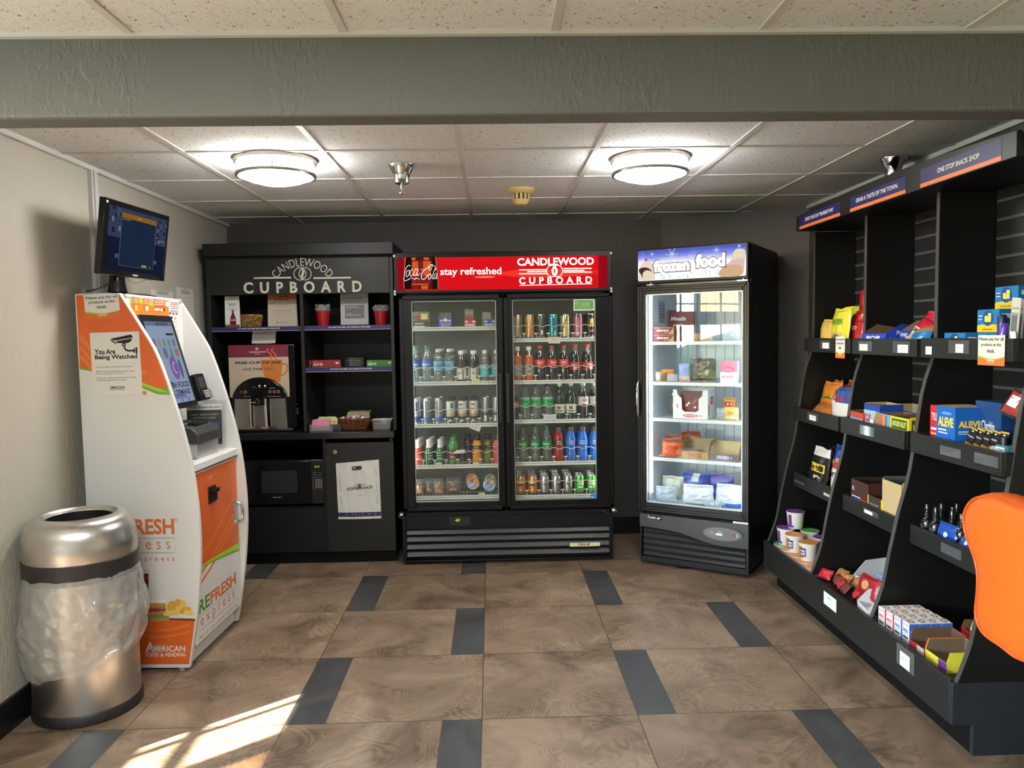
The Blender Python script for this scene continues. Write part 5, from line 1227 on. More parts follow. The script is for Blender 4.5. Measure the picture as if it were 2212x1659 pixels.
# base box with toe kick, front board and clear lip
mb = MB().box(1.654, RXB, RY[0]+.002, RY[3], 0, .112, INNER); obj('toe_kick', mb, rack)
mb = MB().prism([(1.576, RY[0], .112), (1.576, RY[0], .26), (1.60, RY[0], .262), (RXB-.018, RY[0], .262), (RXB-.018, RY[0], 0), (1.652, RY[0], 0), (1.652, RY[0], .112)], (0, .02, 0), P('rack_end_panel', (.014, .017, .021), .5, var=.2, scale=10))
obj('end_panel', mb, rack, bev=.001)
fb = obj('front_board', MB().box(1.576, 1.594, RY[0]+.0202, RY[3]+.012, .112, .268, RL2), rack, bev=.0015)
obj('deck', MB().box(1.594, RXB-.018, RY[0]+.02, RY[3], .112, .170, RL).box(1.5942, RXB-.018, RY[0]+.02, RY[2]-.012, .170, .250, RL), rack)
obj('clear_lip', MB().box(1.5945, 1.5965, RY[0]+.03, RY[1]-.02, .255, .288, ACRYL), rack)
# trays
def tray(y0, y1, xf_, z0, z1):
    t = obj('tray', MB().box(xf_, xf_+.016, y0, y1, z0, z1, RL2).box(xf_+.016, RXB-.022, y0+.012, y1-.012, z0, z0+.014, RL).box(xf_+.016, xf_+.19, y0, y0+.012, z0, z1, RL).box(xf_+.016, xf_+.19, y1-.012, y1, z0, z1, RL), rack, bev=.0015)
    return t
B1, B2, B3 = (RY[2], RY[3]), (RY[1], RY[2]), (RY[0], RY[1])
T1 = [tray(3.745, 4.300, 1.775, 1.372, 1.448), tray(3.150, 3.722, 1.775, 1.372, 1.448), tray(2.560, 3.118, 1.775, 1.372, 1.452)]
T2 = [tray(3.765, 4.325, 1.728, .982, 1.056), tray(3.150, 3.735, 1.728, .982, 1.060), tray(2.535, 3.100, 1.728, .982, 1.064)]
T3 = [tray(3.790, 4.300, 1.722, .604, .682), tray(3.172, 3.690, 1.722, .604, .682), tray(2.575, 3.080, 1.722, .604, .682)]
# header
HXF = 1.738
zt_ = lambda y: 2.130+.032*max(0.0, 1-((y-3.38)/.98)**2)
ys = [2.512+(4.335-2.512)*i/16 for i in range(17)]
mb = MB().prism([(HXF, y, 2.052) for y in (ys[0], ys[-1])]+[(HXF, y, zt_(y)) for y in reversed(ys)], (.02, 0, 0), RL2)
mb.box(HXF+.02, RXB, ys[0], ys[0]+.02, 2.052, 2.13, RL).box(HXF+.02, RXB, ys[-1]-.02, ys[-1], 2.052, 2.13, RL).box(HXF+.02, RXB, ys[0]+.02, ys[-1]-.02, 2.052, 2.066, RL)
hdr = obj('header', mb, rack, bev=.0015)
for s, ya, yb, yt in (('START YOUR DAY THE RIGHT WAY', 4.284, 3.785, .70), ('GRAB A TASTE OF THE TOWN.', 3.680, 3.186, .76), ('ONE STOP SNACK SHOP', 3.076, 2.586, .52)):
    mb = MB(); R_ = Vector((0, -1, 0)); o_ = Vector((HXF, ya, 2.056)); w_ = ya-yb; hs = .070 if ya > 3.5 else .074
    flat(mb, rect(0, w_, 0, hs), NAVY, o_, R_, Z_, .0008); flat(mb, rect(0, w_, 0, .0155), paint(232, 124, 66), o_, R_, Z_, .0012)
    write(mb, s, WHITE, o_+R_*w_*.5+Vector((0, 0, .044)), R_, Z_, h=.019, w=w_*yt, off=.02, lift=.0016)
    obj('slogan_sign', mb, hdr)
# ticket holders
def holder(x, ya, yb, za, zb_, parent, card=True, cx=.0, frac=.62, txt='$1.85'):
    R_ = Vector((0, -1, 0)); o_ = Vector((x, ya, za)); w_ = ya-yb; h_ = zb_-za
    mb = MB(); flat(mb, rect(0, w_, 0, h_), clear('ticket_plastic', (.86, .88, .90), rough=.06, body=.12, bodycol=(.6, .64, .68)), o_, R_, Z_, .002)
    h = obj('ticket_holder', mb, parent)
    if card:
        mb = MB(); flat(mb, rect(w_*(.5+cx-frac/2), w_*(.5+cx+frac/2), h_*.04, h_*.72), WHITE, o_, R_, Z_, .0026)
        write(mb, txt, paint(120, 124, 130), o_+R_*w_*(.5+cx)+Vector((0, 0, h_*.46)), R_, Z_, h=h_*.16, off=-.005, lift=.003); write(mb, 'plus tax', paint(150, 150, 160), o_+R_*w_*(.5+cx)+Vector((0, 0, h_*.22)), R_, Z_, h=h_*.10, off=-.01, lift=.003)
        obj('price_card', mb, h)
    return h
def hold_px(xf_, x0, y0, x1, y1, parent, **k):
    a, b2 = onx(x0, y0, xf_), onx(x1, y1, xf_); return holder(xf_, a.y, b2.y, b2.z, a.z, parent, **k)
hold_px(1.775, 1772, 735, 1795, 754, T1[0], frac=.6, cx=.05, txt='$2.25'); hold_px(1.775, 1855, 737, 1884, 759, T1[1], frac=.6, cx=-.1); hold_px(1.775, 1930, 737, 1966, 764, T1[1], frac=.62, cx=.1)
hold_px(1.775, 2050, 735, 2094, 764, T1[2], card=True, frac=.38, cx=.05, txt='$5'); 
mb = MB(); a, b2 = onx(2000, 748, 1.775), onx(2013, 766, 1.775); flat(mb, rect(0, a.y-b2.y, 0, a.z-b2.z), WHITE, (1.775, a.y, b2.z), (0, -1, 0), Z_, .001); write(mb, '$2.25', paint(130, 132, 138), (1.775, (a.y+b2.y)/2, (a.z+b2.z)/2), (0, -1, 0), Z_, h=.007, lift=.0016, off=-.005); obj('price_card', mb, T1[2])
hold_px(1.728, 1745, 890, 1768, 912, T2[0], frac=.6); hold_px(1.728, 1858, 917, 1889, 945, T2[1], card=False); hold_px(1.728, 2032, 961, 2076, 992, T2[2], card=False); hold_px(1.728, 2106, 976, 2157, 1012, T2[2], card=False)
hold_px(1.722, 1716, 1034, 1738, 1049, T3[0], card=False)
hold_px(1.722, 1866, 1095, 1898, 1121, T3[1], frac=.55, cx=-.15); hold_px(1.722, 2034, 1170, 2077, 1212, T3[2], card=False)
a, b2 = onx(1779.5, 1063, 1.722), onx(1799, 1078, 1.722); mb = MB(); flat(mb, rect(0, a.y-b2.y, 0, a.z-b2.z), paint(206, 210, 180), (1.722, a.y, b2.z), (0, -1, 0), Z_, .001); write(mb, '$1.85', paint(150, 150, 130), (1.722, (a.y+b2.y)/2, (a.z+b2.z)/2), (0, -1, 0), Z_, h=.009, lift=.0016, off=-.005); obj('price_card', mb, T3[0])
a, b2 = onx(1780, 1270, 1.576), onx(1807, 1303, 1.576); mb = MB(); flat(mb, rect(0, a.y-b2.y, 0, .062), WHITE, (1.576, a.y, .180), (0, -1, 0), Z_, .001); write(mb, '$1.75', paint(90, 92, 98), (1.576, (a.y+b2.y)/2, .222), (0, -1, 0), Z_, h=.014, lift=.0016, off=-.005); write(mb, 'plus tax', paint(90, 92, 98), (1.576, (a.y+b2.y)/2, .196), (0, -1, 0), Z_, h=.006, lift=.0016, off=-.005); obj('price_card', mb, fb)
a, b2 = onx(1938, 1394, 1.576), onx(1976, 1440, 1.576); holder(1.576, a.y, b2.y, .178, .262, fb, frac=.55, cx=-.02, txt='$2.00')
# ------------------------------------------------------------------ drinks in the cooler
ORD = ['first', 'second', 'third', 'fourth', 'fifth', 'sixth', 'seventh', 'eighth', 'ninth']
ROW = ['front-row', 'second-row', 'third-row', 'fourth-row', 'fifth-row']
SILVER = P('can_aluminium', (.62, .62, .62), .22, 1.0)
def lac(name, r, g, b, met=.55): return P('can_'+name, srgb(r, g, b), .28, met)
def pet(name, r, g, b, k=.35): return clear('pet_'+name, srgb(r, g, b), ior=1.5, body=k, bodycol=srgb(r, g, b), rough=.04)
def juice(name, r, g, b): return P('drink_'+name, srgb(r, g, b), .12, coat=.4)
CLEARP = clear('pet_clear', (.80, .84, .84), ior=1.55, body=.07, bodycol=(.7, .75, .75), rough=.03)
def cylfn(r, z0):
    """maps flat lettering coordinates onto the front of a cylinder"""
    return lambda x, y: Vector((r*math.sin(x/r), -r*math.cos(x/r), z0+y))
def can(name, r, h, colr, top=SILVER, bands=(), texts=(), lidr=.86):
    mb = MB()
    prof = [(r*.80, 0), (r*.97, .006), (r, .014)]; mats = [SILVER, SILVER]
    z = .014
    for zb_, m_ in list(bands)+[(h-.016, colr)]:
        prof.append((r, zb_)); mats.append(m_)
    prof += [(r*.90, h-.007), (r*lidr, h-.002), (r*lidr, h), (r*lidr*.93, h), (r*lidr*.92, h-.004)]
    mats += [mats[-1] if top is SILVER else top, top, top, top, top]
    mb.lathe(prof, colr, 20, mats=mats)
    root = obj(name, mb, None)
    mb = MB().cyl((0, -.006, h-.004), (0, -.006, h-.0015), .009, top, 10); obj('tab', mb, root, world=False)
    if texts:
        mb = MB()
        for s, m_, z, hh, ww in texts:
            if s.startswith('#'):
                k = float(s[1:]); fn = cylfn(r+.0005, z)
                n = 6
                for i in range(n): a0, a1 = -ww/2+ww*i/n+k, -ww/2+ww*(i+1)/n+k; mb.quad(fn(a0, -hh/2), fn(a1, -hh/2), fn(a1, hh/2), fn(a0, hh/2), m_)
            else: write(mb, s, m_, None, None, None, h=hh, w=ww, off=.02, fn=cylfn(r+.001, z))
        obj('print', mb, root, world=False)
    return root
def bottle(name, prof, mats, cap, capr, capz, lab=None, texts=()):
    """prof/mats: body lathe; cap radius and (z0,z1); lab: (r,z0,z1,material)"""
    root = obj(name, MB().lathe(prof, mats[0], 20, mats=mats), None)
    z0, z1 = capz
    obj('cap', MB().lathe([(capr*.97, z0), (capr, z0+.002), (capr, z1-.003), (capr*.9, z1)], cap, 16), root, world=False)
    if lab:
        r, za, zb_, m_ = lab
        mb = MB().lathe([(r, za), (r, zb_)], m_, 22, cap0=False, cap1=False)
        for s, mt, z, hh, ww in texts:
            if s.startswith('#'):
                fn = cylfn(r+.0006, z); n = 6; k = float(s[1:])
                for i in range(n): a0, a1 = -ww/2+ww*i/n+k, -ww/2+ww*(i+1)/n+k; mb.quad(fn(a0, -hh/2), fn(a1, -hh/2), fn(a1, hh/2), fn(a0, hh/2), mt)
            else: write(mb, s, mt, None, None, None, h=hh, w=ww, off=.015, fn=cylfn(r+.0012, z))
        obj('label', mb, root, world=False)
    return root
def soda_prof(r, h, zl=None):
    return [(r*.72, 0), (r*.95, .008), (r, .025), (r*.97, h*.30), (r*.94, h*.36), (r*.98, h*.42), (r, h*.52), (r*.94, h*.64), (r*.62, h*.78), (r*.42, h*.87), (r*.40, h*.93), (r*.40, h*.955)]
def soda(name, r, h, liquid, neck, cap, lab, texts, fill=.72):
    p = soda_prof(r, h); m = [liquid if (p[i][1]+p[i+1][1])/2 < h*fill else neck for i in range(len(p)-1)]
    l = (r*1.012, h*lab[0], h*lab[1], lab[2])
    return bottle(name, p, m, cap, r*.43, (h*.925, h), l, [(s, mt, h*z, hh, ww) for s, mt, z, hh, ww in texts])
WCAP = paint(232, 230, 224, .4); RCAP = paint(206, 52, 44, .4); GCAP = paint(38, 132, 70, .4); DCAP = paint(26, 34, 32, .4)
def fill(proto, xs, z, n, kind, files, shelf, side, group, dy=.075, y0=5.062, jit=.001):
    """stands copies of proto in files front to back on a shelf"""
    first = True
    for c, x in zip(files, xs):
        k = n[c] if isinstance(n, dict) else n
        for j in range(k):
            o = proto if (first and j == 0) else copy_tree(proto)
            first = False
            o.location = (x+(.0042*j if side == 'left' else 0)+random.uniform(-jit, jit)*(j > 0), y0+dy*j, z-.0036)
            o.rotation_euler = (0, 0, random.uniform(-.5, .5))
            tag(o, '%s %s, %s file from left, %s shelf, %s cooler door' % (ROW[j], kind, ORD[c], shelf, side), 'can' if 'can' in kind else 'bottle', group)
# left door, second shelf
p = soda('water_bottle', .0335, .240, pet('aqua', 176, 214, 226, .22), CLEARP, GCAP, (.36, .60, paint(46, 96, 186, .35)), [('DASANI', WHITE, .48, .016, .048), ('#0', paint(110, 180, 90), .40, .008, .06)], .2)
fill(p, CL2[:2], ZL[1], 2, 'water bottle with green cap', (0, 1), 'second', 'left', 'green capped water bottles', dy=.09)
p = bottle('water_bottle', [(.030, 0), (.034, .008), (.034, .06), (.032, .066), (.034, .072), (.034, .145), (.030, .165), (.020, .185), (.0135, .192), (.0135, .2)], [CLEARP]*9, WCAP, .0155, (.194, .214), (.0345, .072, .135, paint(112, 178, 208, .4)), [('POLAND', paint(30, 50, 80), .108, .017, .046), ('SPRING', paint(60, 90, 140), .088, .007, .03)])
fill(p, CL2[2:4], ZL[1], 4, 'water bottle with pale blue label', (2, 3), 'second', 'left', 'pale blue labelled water bottles')
BERRY = juice('berry', 32, 14, 22)
p = bottle('juice_bottle', [(.031, 0), (.0345, .008), (.0345, .10), (.0335, .112), (.0345, .122), (.030, .152), (.018, .176), (.0165, .19)], [BERRY]*7, WCAP, .0195, (.178, .202), (.0352, .012, .084, paint(206, 202, 192, .5)), [('#-.026', INK, .048, .066, .006), ('#.024', INK, .048, .066, .006), ('FORTO', INK, .052, .012, .026), ('#0', BERRY, .088, .006, .06)])
fill(p, CL2[4:6], ZL[1], {4: 4, 5: 2}, 'dark berry juice bottle', (4, 5), 'second', 'left', 'dark juice bottles')
p = bottle('sports_bottle', [(.030, 0), (.034, .008), (.034, .10), (.0325, .112), (.034, .122), (.030, .150), (.019, .174), (.0155, .185)], [pet('smoke', 188, 186, 170, .25)]*7, WCAP, .0175, (.176, .202), (.0346, .028, .108, paint(84, 178, 188, .4)), [('#0', paint(224, 222, 210), .094, .026, .12), ('#.014', paint(30, 60, 70), .060, .05, .007), ('#-.004', paint(70, 130, 170), .094, .012, .012)])
fill(p, CL2[6:8], ZL[1], {6: 4, 7: 3}, 'teal-labelled sports bottle', (6, 7), 'second', 'left', 'teal labelled sports bottles')
# left door, third shelf: slim cans
SB = lac('silver_blue', 176, 180, 188, .8)
p = can('energy_can', .0265, .168, SB, bands=[(.05, lac('blue', 36, 58, 150)), (.085, SB)], texts=[('#.012', lac('blue', 36, 58, 150), .11, .07, .014), ('#-.014', lac('blue', 36, 58, 150), .105, .05, .009), ('Red', paint(190, 30, 40), .098, .012, .022)])
fill(p, CL3[:1], ZL[2], 3, 'slim silver and blue can', (0,), 'third', 'left', 'slim energy cans', dy=.057)
p = can('energy_can', .0265, .168, lac('silver', 186, 186, 186, .85), bands=[(.045, lac('bluepale', 84, 112, 180)), (.06, SB)], texts=[('#.0', lac('silverdark', 130, 132, 136), .10, .10, .018)])
fill(p, CL3[1:3], ZL[2], 3, 'slim plain silver can', (1, 2), 'third', 'left', 'slim energy cans', dy=.057)
BT_ = P('can_black_lid', (.012, .012, .012), .3)
p = can('coffee_can', .0290, .163, lac('white', 208, 206, 198, .15), top=BT_, bands=[(.026, SILVER), (.046, lac('darkband', 50, 48, 46, .2)), (.066, lac('cream2', 196, 176, 120, .2))], texts=[('#0', paint(40, 100, 120), .118, .034, .020), ('COLD', INK, .086, .010, .026)], lidr=.95)
fill(p, CL3[3:4], ZL[2], 3, 'white coffee can with black lid', (3,), 'third', 'left', 'coffee cans with black lids', dy=.062)
p = can('coffee_can', .0290, .163, lac('white', 208, 206, 198, .15), top=BT_, bands=[(.026, SILVER), (.046, lac('darkband', 50, 48, 46, .2)), (.066, lac('mustard', 190, 140, 50, .2))], texts=[('#0', paint(170, 40, 36), .125, .014, .022), ('TRIPLE', INK, .098, .010, .030)], lidr=.95)
fill(p, CL3[4:6], ZL[2], 3, 'red-marked coffee can, black lid', (4, 5), 'third', 'left', 'coffee cans with black lids', dy=.062)
p = can('energy_can', .0265, .166, lac('grey', 150, 158, 160, .6), bands=[(.05, SILVER), (.07, lac('darkgrey', 84, 90, 92, .6))])
fill(p, CL3[6:8], ZL[2], {6: 3, 7: 2}, 'slim grey can', (6, 7), 'third', 'left', 'slim grey cans', dy=.06)
# left door, fourth shelf
MILKW = paint(226, 224, 216, .35)
def milk(nm, r, g, b, txt):
    c_ = juice(nm, r, g, b)
    pr_ = [(.026, 0), (.029, .006), (.029, .075), (.027, .090), (.020, .112), (.0155, .128), (.0145, .150)]
    return bottle('milk_bottle', pr_, [c_, c_, c_, c_, MILKW, MILKW], MILKW, .0165, (.146, .166), (.0298, .010, .070, c_), [(txt, WHITE, .040, .011, .040), ('#.0', MILKW, .06, .004, .03)])
p = milk('red', 214, 52, 36, 'Milk'); fill(p, CL4[:1], ZL[3], 4, 'red and white milk bottle', (0,), 'fourth', 'left', 'white topped milk bottles', dy=.062)
p = milk('green', 24, 92, 48, 'Chug'); fill(p, CL4[1:3], ZL[3], {1: 4, 2: 3}, 'green and white milk bottle', (1, 2), 'fourth', 'left', 'white topped milk bottles', dy=.062)
CHB = juice('cocoa', 104, 58, 38); GRB = juice('leaf', 40, 132, 54)
p = bottle('milk_bottle', [(.028, 0), (.031, .006), (.031, .02), (.030, .024), (.031, .08), (.034, .10), (.034, .125), (.024, .150), (.0175, .158)], [GRB, GRB, GRB, CHB, CHB, GRB, GRB, GRB], GRB, .0195, (.152, .178), (.0318, .03, .075, CHB), [('low fat', WHITE, .05, .009, .034)])
fill(p, CL4[3:4], ZL[3], 3, 'chocolate milk bottle with green top', (3,), 'fourth', 'left', 'chocolate milk bottles', dy=.07)
def juicy(nm, r, g, b, lr, lg, lb_):
    c_ = juice(nm, r, g, b)
    return bottle('juice_bottle', [(.028, 0), (.032, .008), (.032, .05), (.029, .075), (.032, .095), (.032, .125), (.020, .155), (.0175, .160)], [c_]*7, BLACK, .021, (.155, .185), (.0326, .095, .122, paint(lr, lg, lb_, .4)), [('Minute', WHITE, .112, .007, .026), ('#0', juice(nm, r, g, b), .098, .005, .05)])
p = juicy('grape', 74, 22, 58, 60, 26, 56); fill(p, CL4[4:5], ZL[3], 1, 'purple juice bottle', (4,), 'fourth', 'left', 'small juice bottles', y0=5.20)
p = juicy('orange', 206, 132, 36, 30, 26, 20); fill(p, CL4[5:6], ZL[3], 2, 'orange juice bottle', (5,), 'fourth', 'left', 'small juice bottles')
p = juicy('apple', 112, 116, 46, 30, 26, 20); fill(p, CL4[6:7], ZL[3], 2, 'apple juice bottle', (6,), 'fourth', 'left', 'small juice bottles', y0=5.09)
p = juicy('pink', 214, 84, 110, 200, 60, 80); fill(p, CL4[7:8], ZL[3], 1, 'pink juice bottle', (7,), 'fourth', 'left', 'small juice bottles')
# right door, top shelf: tall cans
DK1 = INK
tall = [('beige', 'beige tall can', lac('beige', 176, 158, 128, .5), [('#.010', paint(120, 96, 66), .08, .10, .010)]),
        ('gold', 'gold and orange tall can', lac('gold', 196, 148, 84, .5), [('#0', paint(206, 110, 50), .06, .05, .02), ('#.004', paint(90, 130, 130), .09, .03, .012)]),
        ('char', 'dark grey tall can', lac('char', 84, 84, 82, .7), [('#.014', WHITE, .04, .03, .012), ('#-.008', INK, .08, .09, .008)]),
        ('teal', 'teal tall can', lac('teal', 60, 150, 166, .6), [('#0', lac('tealdark', 36, 110, 130, .6), .08, .11, .014), ('#.010', paint(190, 210, 206), .035, .03, .016)]),
        ('pattern', 'cream patterned tall can', lac('creamcan', 200, 188, 140, .5), [('#%.3f' % (-.016+.008*k), INK, .04+.022*k, .030, .006) for k in range(5)]),
        ('mauve', 'mauve tall can', lac('mauve', 168, 110, 128, .5), [('#.004', WHITE, .03, .02, .008), ('#-.014', WHITE, .03, .01, .01)]),
        ('black', 'black and orange tall can', lac('blackcan', 20, 18, 18, .3), [('#0', paint(240, 160, 40), .10, .05, .024), ('#0', lac('blackcan', 20, 18, 18, .3), .085, .03, .006), ('REIGN', paint(230, 100, 40), .045, .014, .036)])]
for k, (nm, kind, m_, tx) in enumerate(tall):
    p = can('tall_can', .0325, .157, m_, texts=tx)
    fill(p, CR1[k:k+1], ZR[0], 4 if k not in (5,) else 2, kind, (k,), 'top', 'right', 'tall cans on the top cooler shelf', dy=.070)
# right door, second shelf
AMB = juice('amber', 188, 88, 22); COLA_L = juice('cola', 22, 10, 8)
p = bottle('tea_bottle', [(.028, 0), (.033, .01), (.0335, .08), (.033, .135), (.027, .165), (.0165, .190), (.0145, .205)], [AMB]*4+[clear('pet_amber', srgb(214, 150, 90), body=.15, bodycol=srgb(200, 120, 60)), CLEARP], WCAP, .0165, (.198, .224), (.0342, .035, .105, paint(156, 152, 146, .35)), [('#.008', paint(110, 40, 34), .088, .014, .014), ('#-.008', paint(70, 90, 60), .088, .012, .012), ('TEA', INK, .058, .014, .026)])
fill(p, CR2[:2], ZR[1], 2, 'amber tea bottle with white cap', (0, 1), 'second', 'right', 'amber tea bottles')
RL_ = paint(204, 36, 44, .35)
p = soda('cola_bottle', .0345, .228, COLA_L, CLEARP, RCAP, (.40, .60, RL_), [('Coca-Cola', WHITE, .52, .016, .040), ('ORIGINAL', WHITE, .43, .005, .026)])
fill(p, CR2[2:5], ZR[1], 2, 'cola bottle, red label', (2, 3, 4), 'second', 'right', 'cola bottles')
p = soda('cola_bottle', .0345, .234, COLA_L, CLEARP, RCAP, (.28, .50, paint(176, 30, 44, .35)), [('Cherry', WHITE, .42, .016, .038), ('#.006', WHITE, .33, .016, .018)])
fill(p, CR2[5:7], ZR[1], 2, 'cherry cola bottle, low red label', (5, 6), 'second', 'right', 'cola bottles')
# right door, third shelf
p = soda('cola_bottle', .030, .205, COLA_L, CLEARP, RCAP, (.40, .60, RL_), [('Cola', WHITE, .50, .014, .030)])
fill(p, CR3[:1], ZR[2], 1, 'small cola bottle', (0,), 'third', 'right', 'cola bottles', y0=5.075)
LIMEL = paint(46, 160, 84, .35); CLR2 = clear('pet_soda_clear', (.72, .78, .75), ior=1.55, body=.10, bodycol=(.5, .56, .53), rough=.03)
p = soda('lemon_soda_bottle', .0345, .232, CLR2, CLR2, DCAP, (.38, .62, LIMEL), [('Sprite', INK, .51, .022, .046), ('#0', paint(170, 190, 180), .61, .010, .10)])
fill(p, CR3[1:4], ZR[2], 2, 'clear lemon soda bottle, dark cap', (1, 2, 3), 'third', 'right', 'lemon soda bottles')
GGL = clear('pet_green', srgb(70, 120, 60), body=.55, bodycol=srgb(24, 60, 26)); GGD = juice('gingergreen', 18, 40, 20)
p = soda('ginger_ale_bottle', .0345, .236, GGD, GGL, WCAP, (.17, .42, paint(206, 206, 186, .4)), [('#0', paint(120, 30, 30), .33, .024, .026), ('#0', INK, .24, .006, .05), ('GINGER', paint(60, 50, 40), .20, .007, .03)])
fill(p, CR3[4:6], ZR[2], 2, 'green ginger ale bottle', (4, 5), 'third', 'right', 'ginger ale bottles')
p = soda('diet_cola_bottle', .0345, .236, COLA_L, CLEARP, WCAP, (.40, .62, paint(196, 192, 188, .35)), [('100%', paint(200, 30, 40), .52, .018, .040), ('diet', paint(120, 120, 120), .60, .008, .02)])
fill(p, CR3[6:8], ZR[2], 2, 'diet cola bottle, silver label', (6, 7), 'third', 'right', 'diet cola bottles')
# right door, fourth shelf
SGL = paint(36, 130, 70, .35)
p = soda('lemon_soda_bottle', .0345, .232, CLR2, CLR2, GCAP, (.38, .60, SGL), [('Sprite', WHITE, .50, .020, .046), ('#.01', paint(150, 200, 150), .42, .008, .02)])
fill(p, CR4[:3], ZR[3], 2, 'clear lemon soda bottle, green cap', (0, 1, 2), 'fourth', 'right', 'lemon soda bottles')
def sport(nm, r, g, b, lab):
    c_ = juice(nm, r, g, b)
    pr_ = [(.029, 0), (.034, .008), (.034, .05), (.031, .062), (.034, .075), (.031, .088), (.034, .10), (.035, .13), (.033, .155), (.024, .185), (.020, .195), (.020, .2)]
    return bottle('sports_drink', pr_, [c_]*11, clear('pet_greycap', (.30, .28, .26), body=.6, bodycol=(.10, .09, .08)), .0215, (.195, .226), (.0355, .108, .142, lab), [('ZERO', WHITE, .132, .009, .034), ('SUGAR', WHITE, .117, .010, .036)])
p = sport('punch', 150, 20, 26, paint(70, 20, 22, .35)); fill(p, CR4[3:4], ZR[3], 2, 'red sports drink', (3,), 'fourth', 'right', 'sports drinks')
p = sport('bluedrink', 24, 104, 200, paint(30, 110, 204, .35)); fill(p, CR4[4:7], ZR[3], 3, 'blue sports drink', (4, 5, 6), 'fourth', 'right', 'sports drinks')
# right door, bottom shelf: standard cans
p = can('soda_can', .033, .122, lac('orange', 226, 134, 34, .5), texts=[('FANTA', WHITE, .084, .018, .044), ('#0', paint(40, 50, 90), .066, .012, .05), ('#.006', WHITE, .035, .010, .012)])
fill(p, CR5[:2], ZR[4], 4, 'orange soda can', (0, 1), 'bottom', 'right', 'soda cans on the bottom shelf', dy=.069)
p = can('soda_can', .033, .122, lac('diet', 176, 176, 176, .85), texts=[('diet', paint(150, 20, 30), .070, .014, .030), ('#.012', lac('silverdark', 130, 132, 136), .06, .08, .008)])
fill(p, CR5[2:5], ZR[4], 4, 'silver diet soda can', (2, 3, 4), 'bottom', 'right', 'soda cans on the bottom shelf', dy=.069)
p = can('soda_can', .033, .122, lac('green', 72, 172, 66, .45), texts=[('#0', paint(220, 214, 190), .075, .030, .036), ('GINGER', paint(120, 30, 40), .080, .008, .028), ('ALE', paint(120, 30, 40), .069, .007, .014), ('#-.008', paint(200, 220, 190), .045, .012, .03)])
fill(p, CR5[5:7], ZR[4], {5: 2, 6: 3}, 'green ginger ale can', (5, 6), 'bottom', 'right', 'soda cans on the bottom shelf', dy=.069)

# ------------------------------------------------------------------ packaged food builders (local: width x, front at -y, up z)
FOIL = P('packet_foil', (.60, .60, .58), .30, .7)
def bag_pt(w, h, d, seed, crinkle=1.0, sag=0.0):
    def f(u, v, side, lift=0.0):
        s = max(0.0, math.sin(PI*u))**.55*max(0.0, math.sin(PI*(v*.94+.03)))**.5
        e = .06+.94*s if .07 < v < .93 else .05
        t = d/2*(s if .05 < v < .95 else .06*s)
        q = Vector((u*3+seed, v*4, side*3+seed*1.7))
        wr = noise.noise(q*1.3)*.5+noise.noise(q*3.1)*.3+abs(noise.noise(Vector((u*6+seed, v*2.2, seed))))*.35*(v > .5)
        t += crinkle*d*.16*wr*(s**.5)
        neck = 1-.10*math.sin(PI*u)*0-.12*max(0, (v-.75)/.25)*(.5+.5*noise.noise(Vector((seed, 3, 1))))
        x = (u-.5)*w*neck*(1+.05*noise.noise(Vector((v*3, seed, 0)))*crinkle)
        z = h*v*(1-sag*.1)+h*.03*crinkle*noise.noise(Vector((u*2.5, seed, v*2)))*(v > .85)
        y = side*t+sag*h*.20*v*v+h*.04*crinkle*max(0, v-.8)*5*noise.noise(Vector((u*3, seed*2, 4)))
        return Vector((x, y-side*0+(-lift if side < 0 else lift), max(z, 0)))
    return f
def bag(name, w, h, d, zones, loc, rotz=0.0, tilt=0.0, seed=1.0, texts=(), label='', cat='bag', group=None, crinkle=1.0, sag=0.0, roll=0.0, back=None):
    """crinkled pillow bag; zones(u,v)->material for the front"""
    f = bag_pt(w, h, d, seed, crinkle, sag)
    mb = MB().surf(lambda u, v: f(u, v, -1), 18, 20, None, matfn=zones)
    mb.surf(lambda u, v: f(1-u, v, 1), 18, 20, None, matfn=(lambda u, v: back) if back else (lambda u, v: zones(1-u, v)))
    o = obj(name, mb, None)
    if texts:
        mb = MB()
        for s, m_, u0, v0, ww, hh in texts:
            fn = lambda x, y: f(min(max(u0+x/w, 0), 1), min(max(v0+y/h, 0), 1), -1, .0016)
            if s == '#': 
                n = 8
                for i in range(n):
                    a0, a1 = -ww*w/2+ww*w*i/n, -ww*w/2+ww*w*(i+1)/n
                    mb.quad(fn(a0, -hh*h/2), fn(a1, -hh*h/2), fn(a1, hh*h/2), fn(a0, hh*h/2), m_)
            elif s == 'o':
                k = len(mb.v); pts = [fn(ww*w/2*math.cos(a)*r_, hh*h/2*math.sin(a)*r_) for r_ in (1, .5) for a in [2*PI*i/18 for i in range(18)]]+[fn(0, 0)]
                mb.add(pts, [(i, (i+1) % 18, 18+(i+1) % 18, 18+i) for i in range(18)]+[(18+i, 18+(i+1) % 18, 36) for i in range(18)], m_)
            else:
                f2 = lambda x, y: f(min(max(u0+x/w, 0), 1), min(max(v0+y/h, 0), 1), -1, .0026)
                write(mb, s, m_, None, None, None, h=hh*h, w=ww*w, off=.03, fn=f2)
        obj('print', mb, o, world=False)
    o.rotation_mode = 'XYZ'
    o.matrix_basis = Matrix.Translation(loc) @ Matrix.Rotation(rotz, 4, 'Z') @ Matrix.Rotation(tilt, 4, 'X') @ Matrix.Rotation(roll, 4, 'Y')
    return tag(o, label, cat, group)
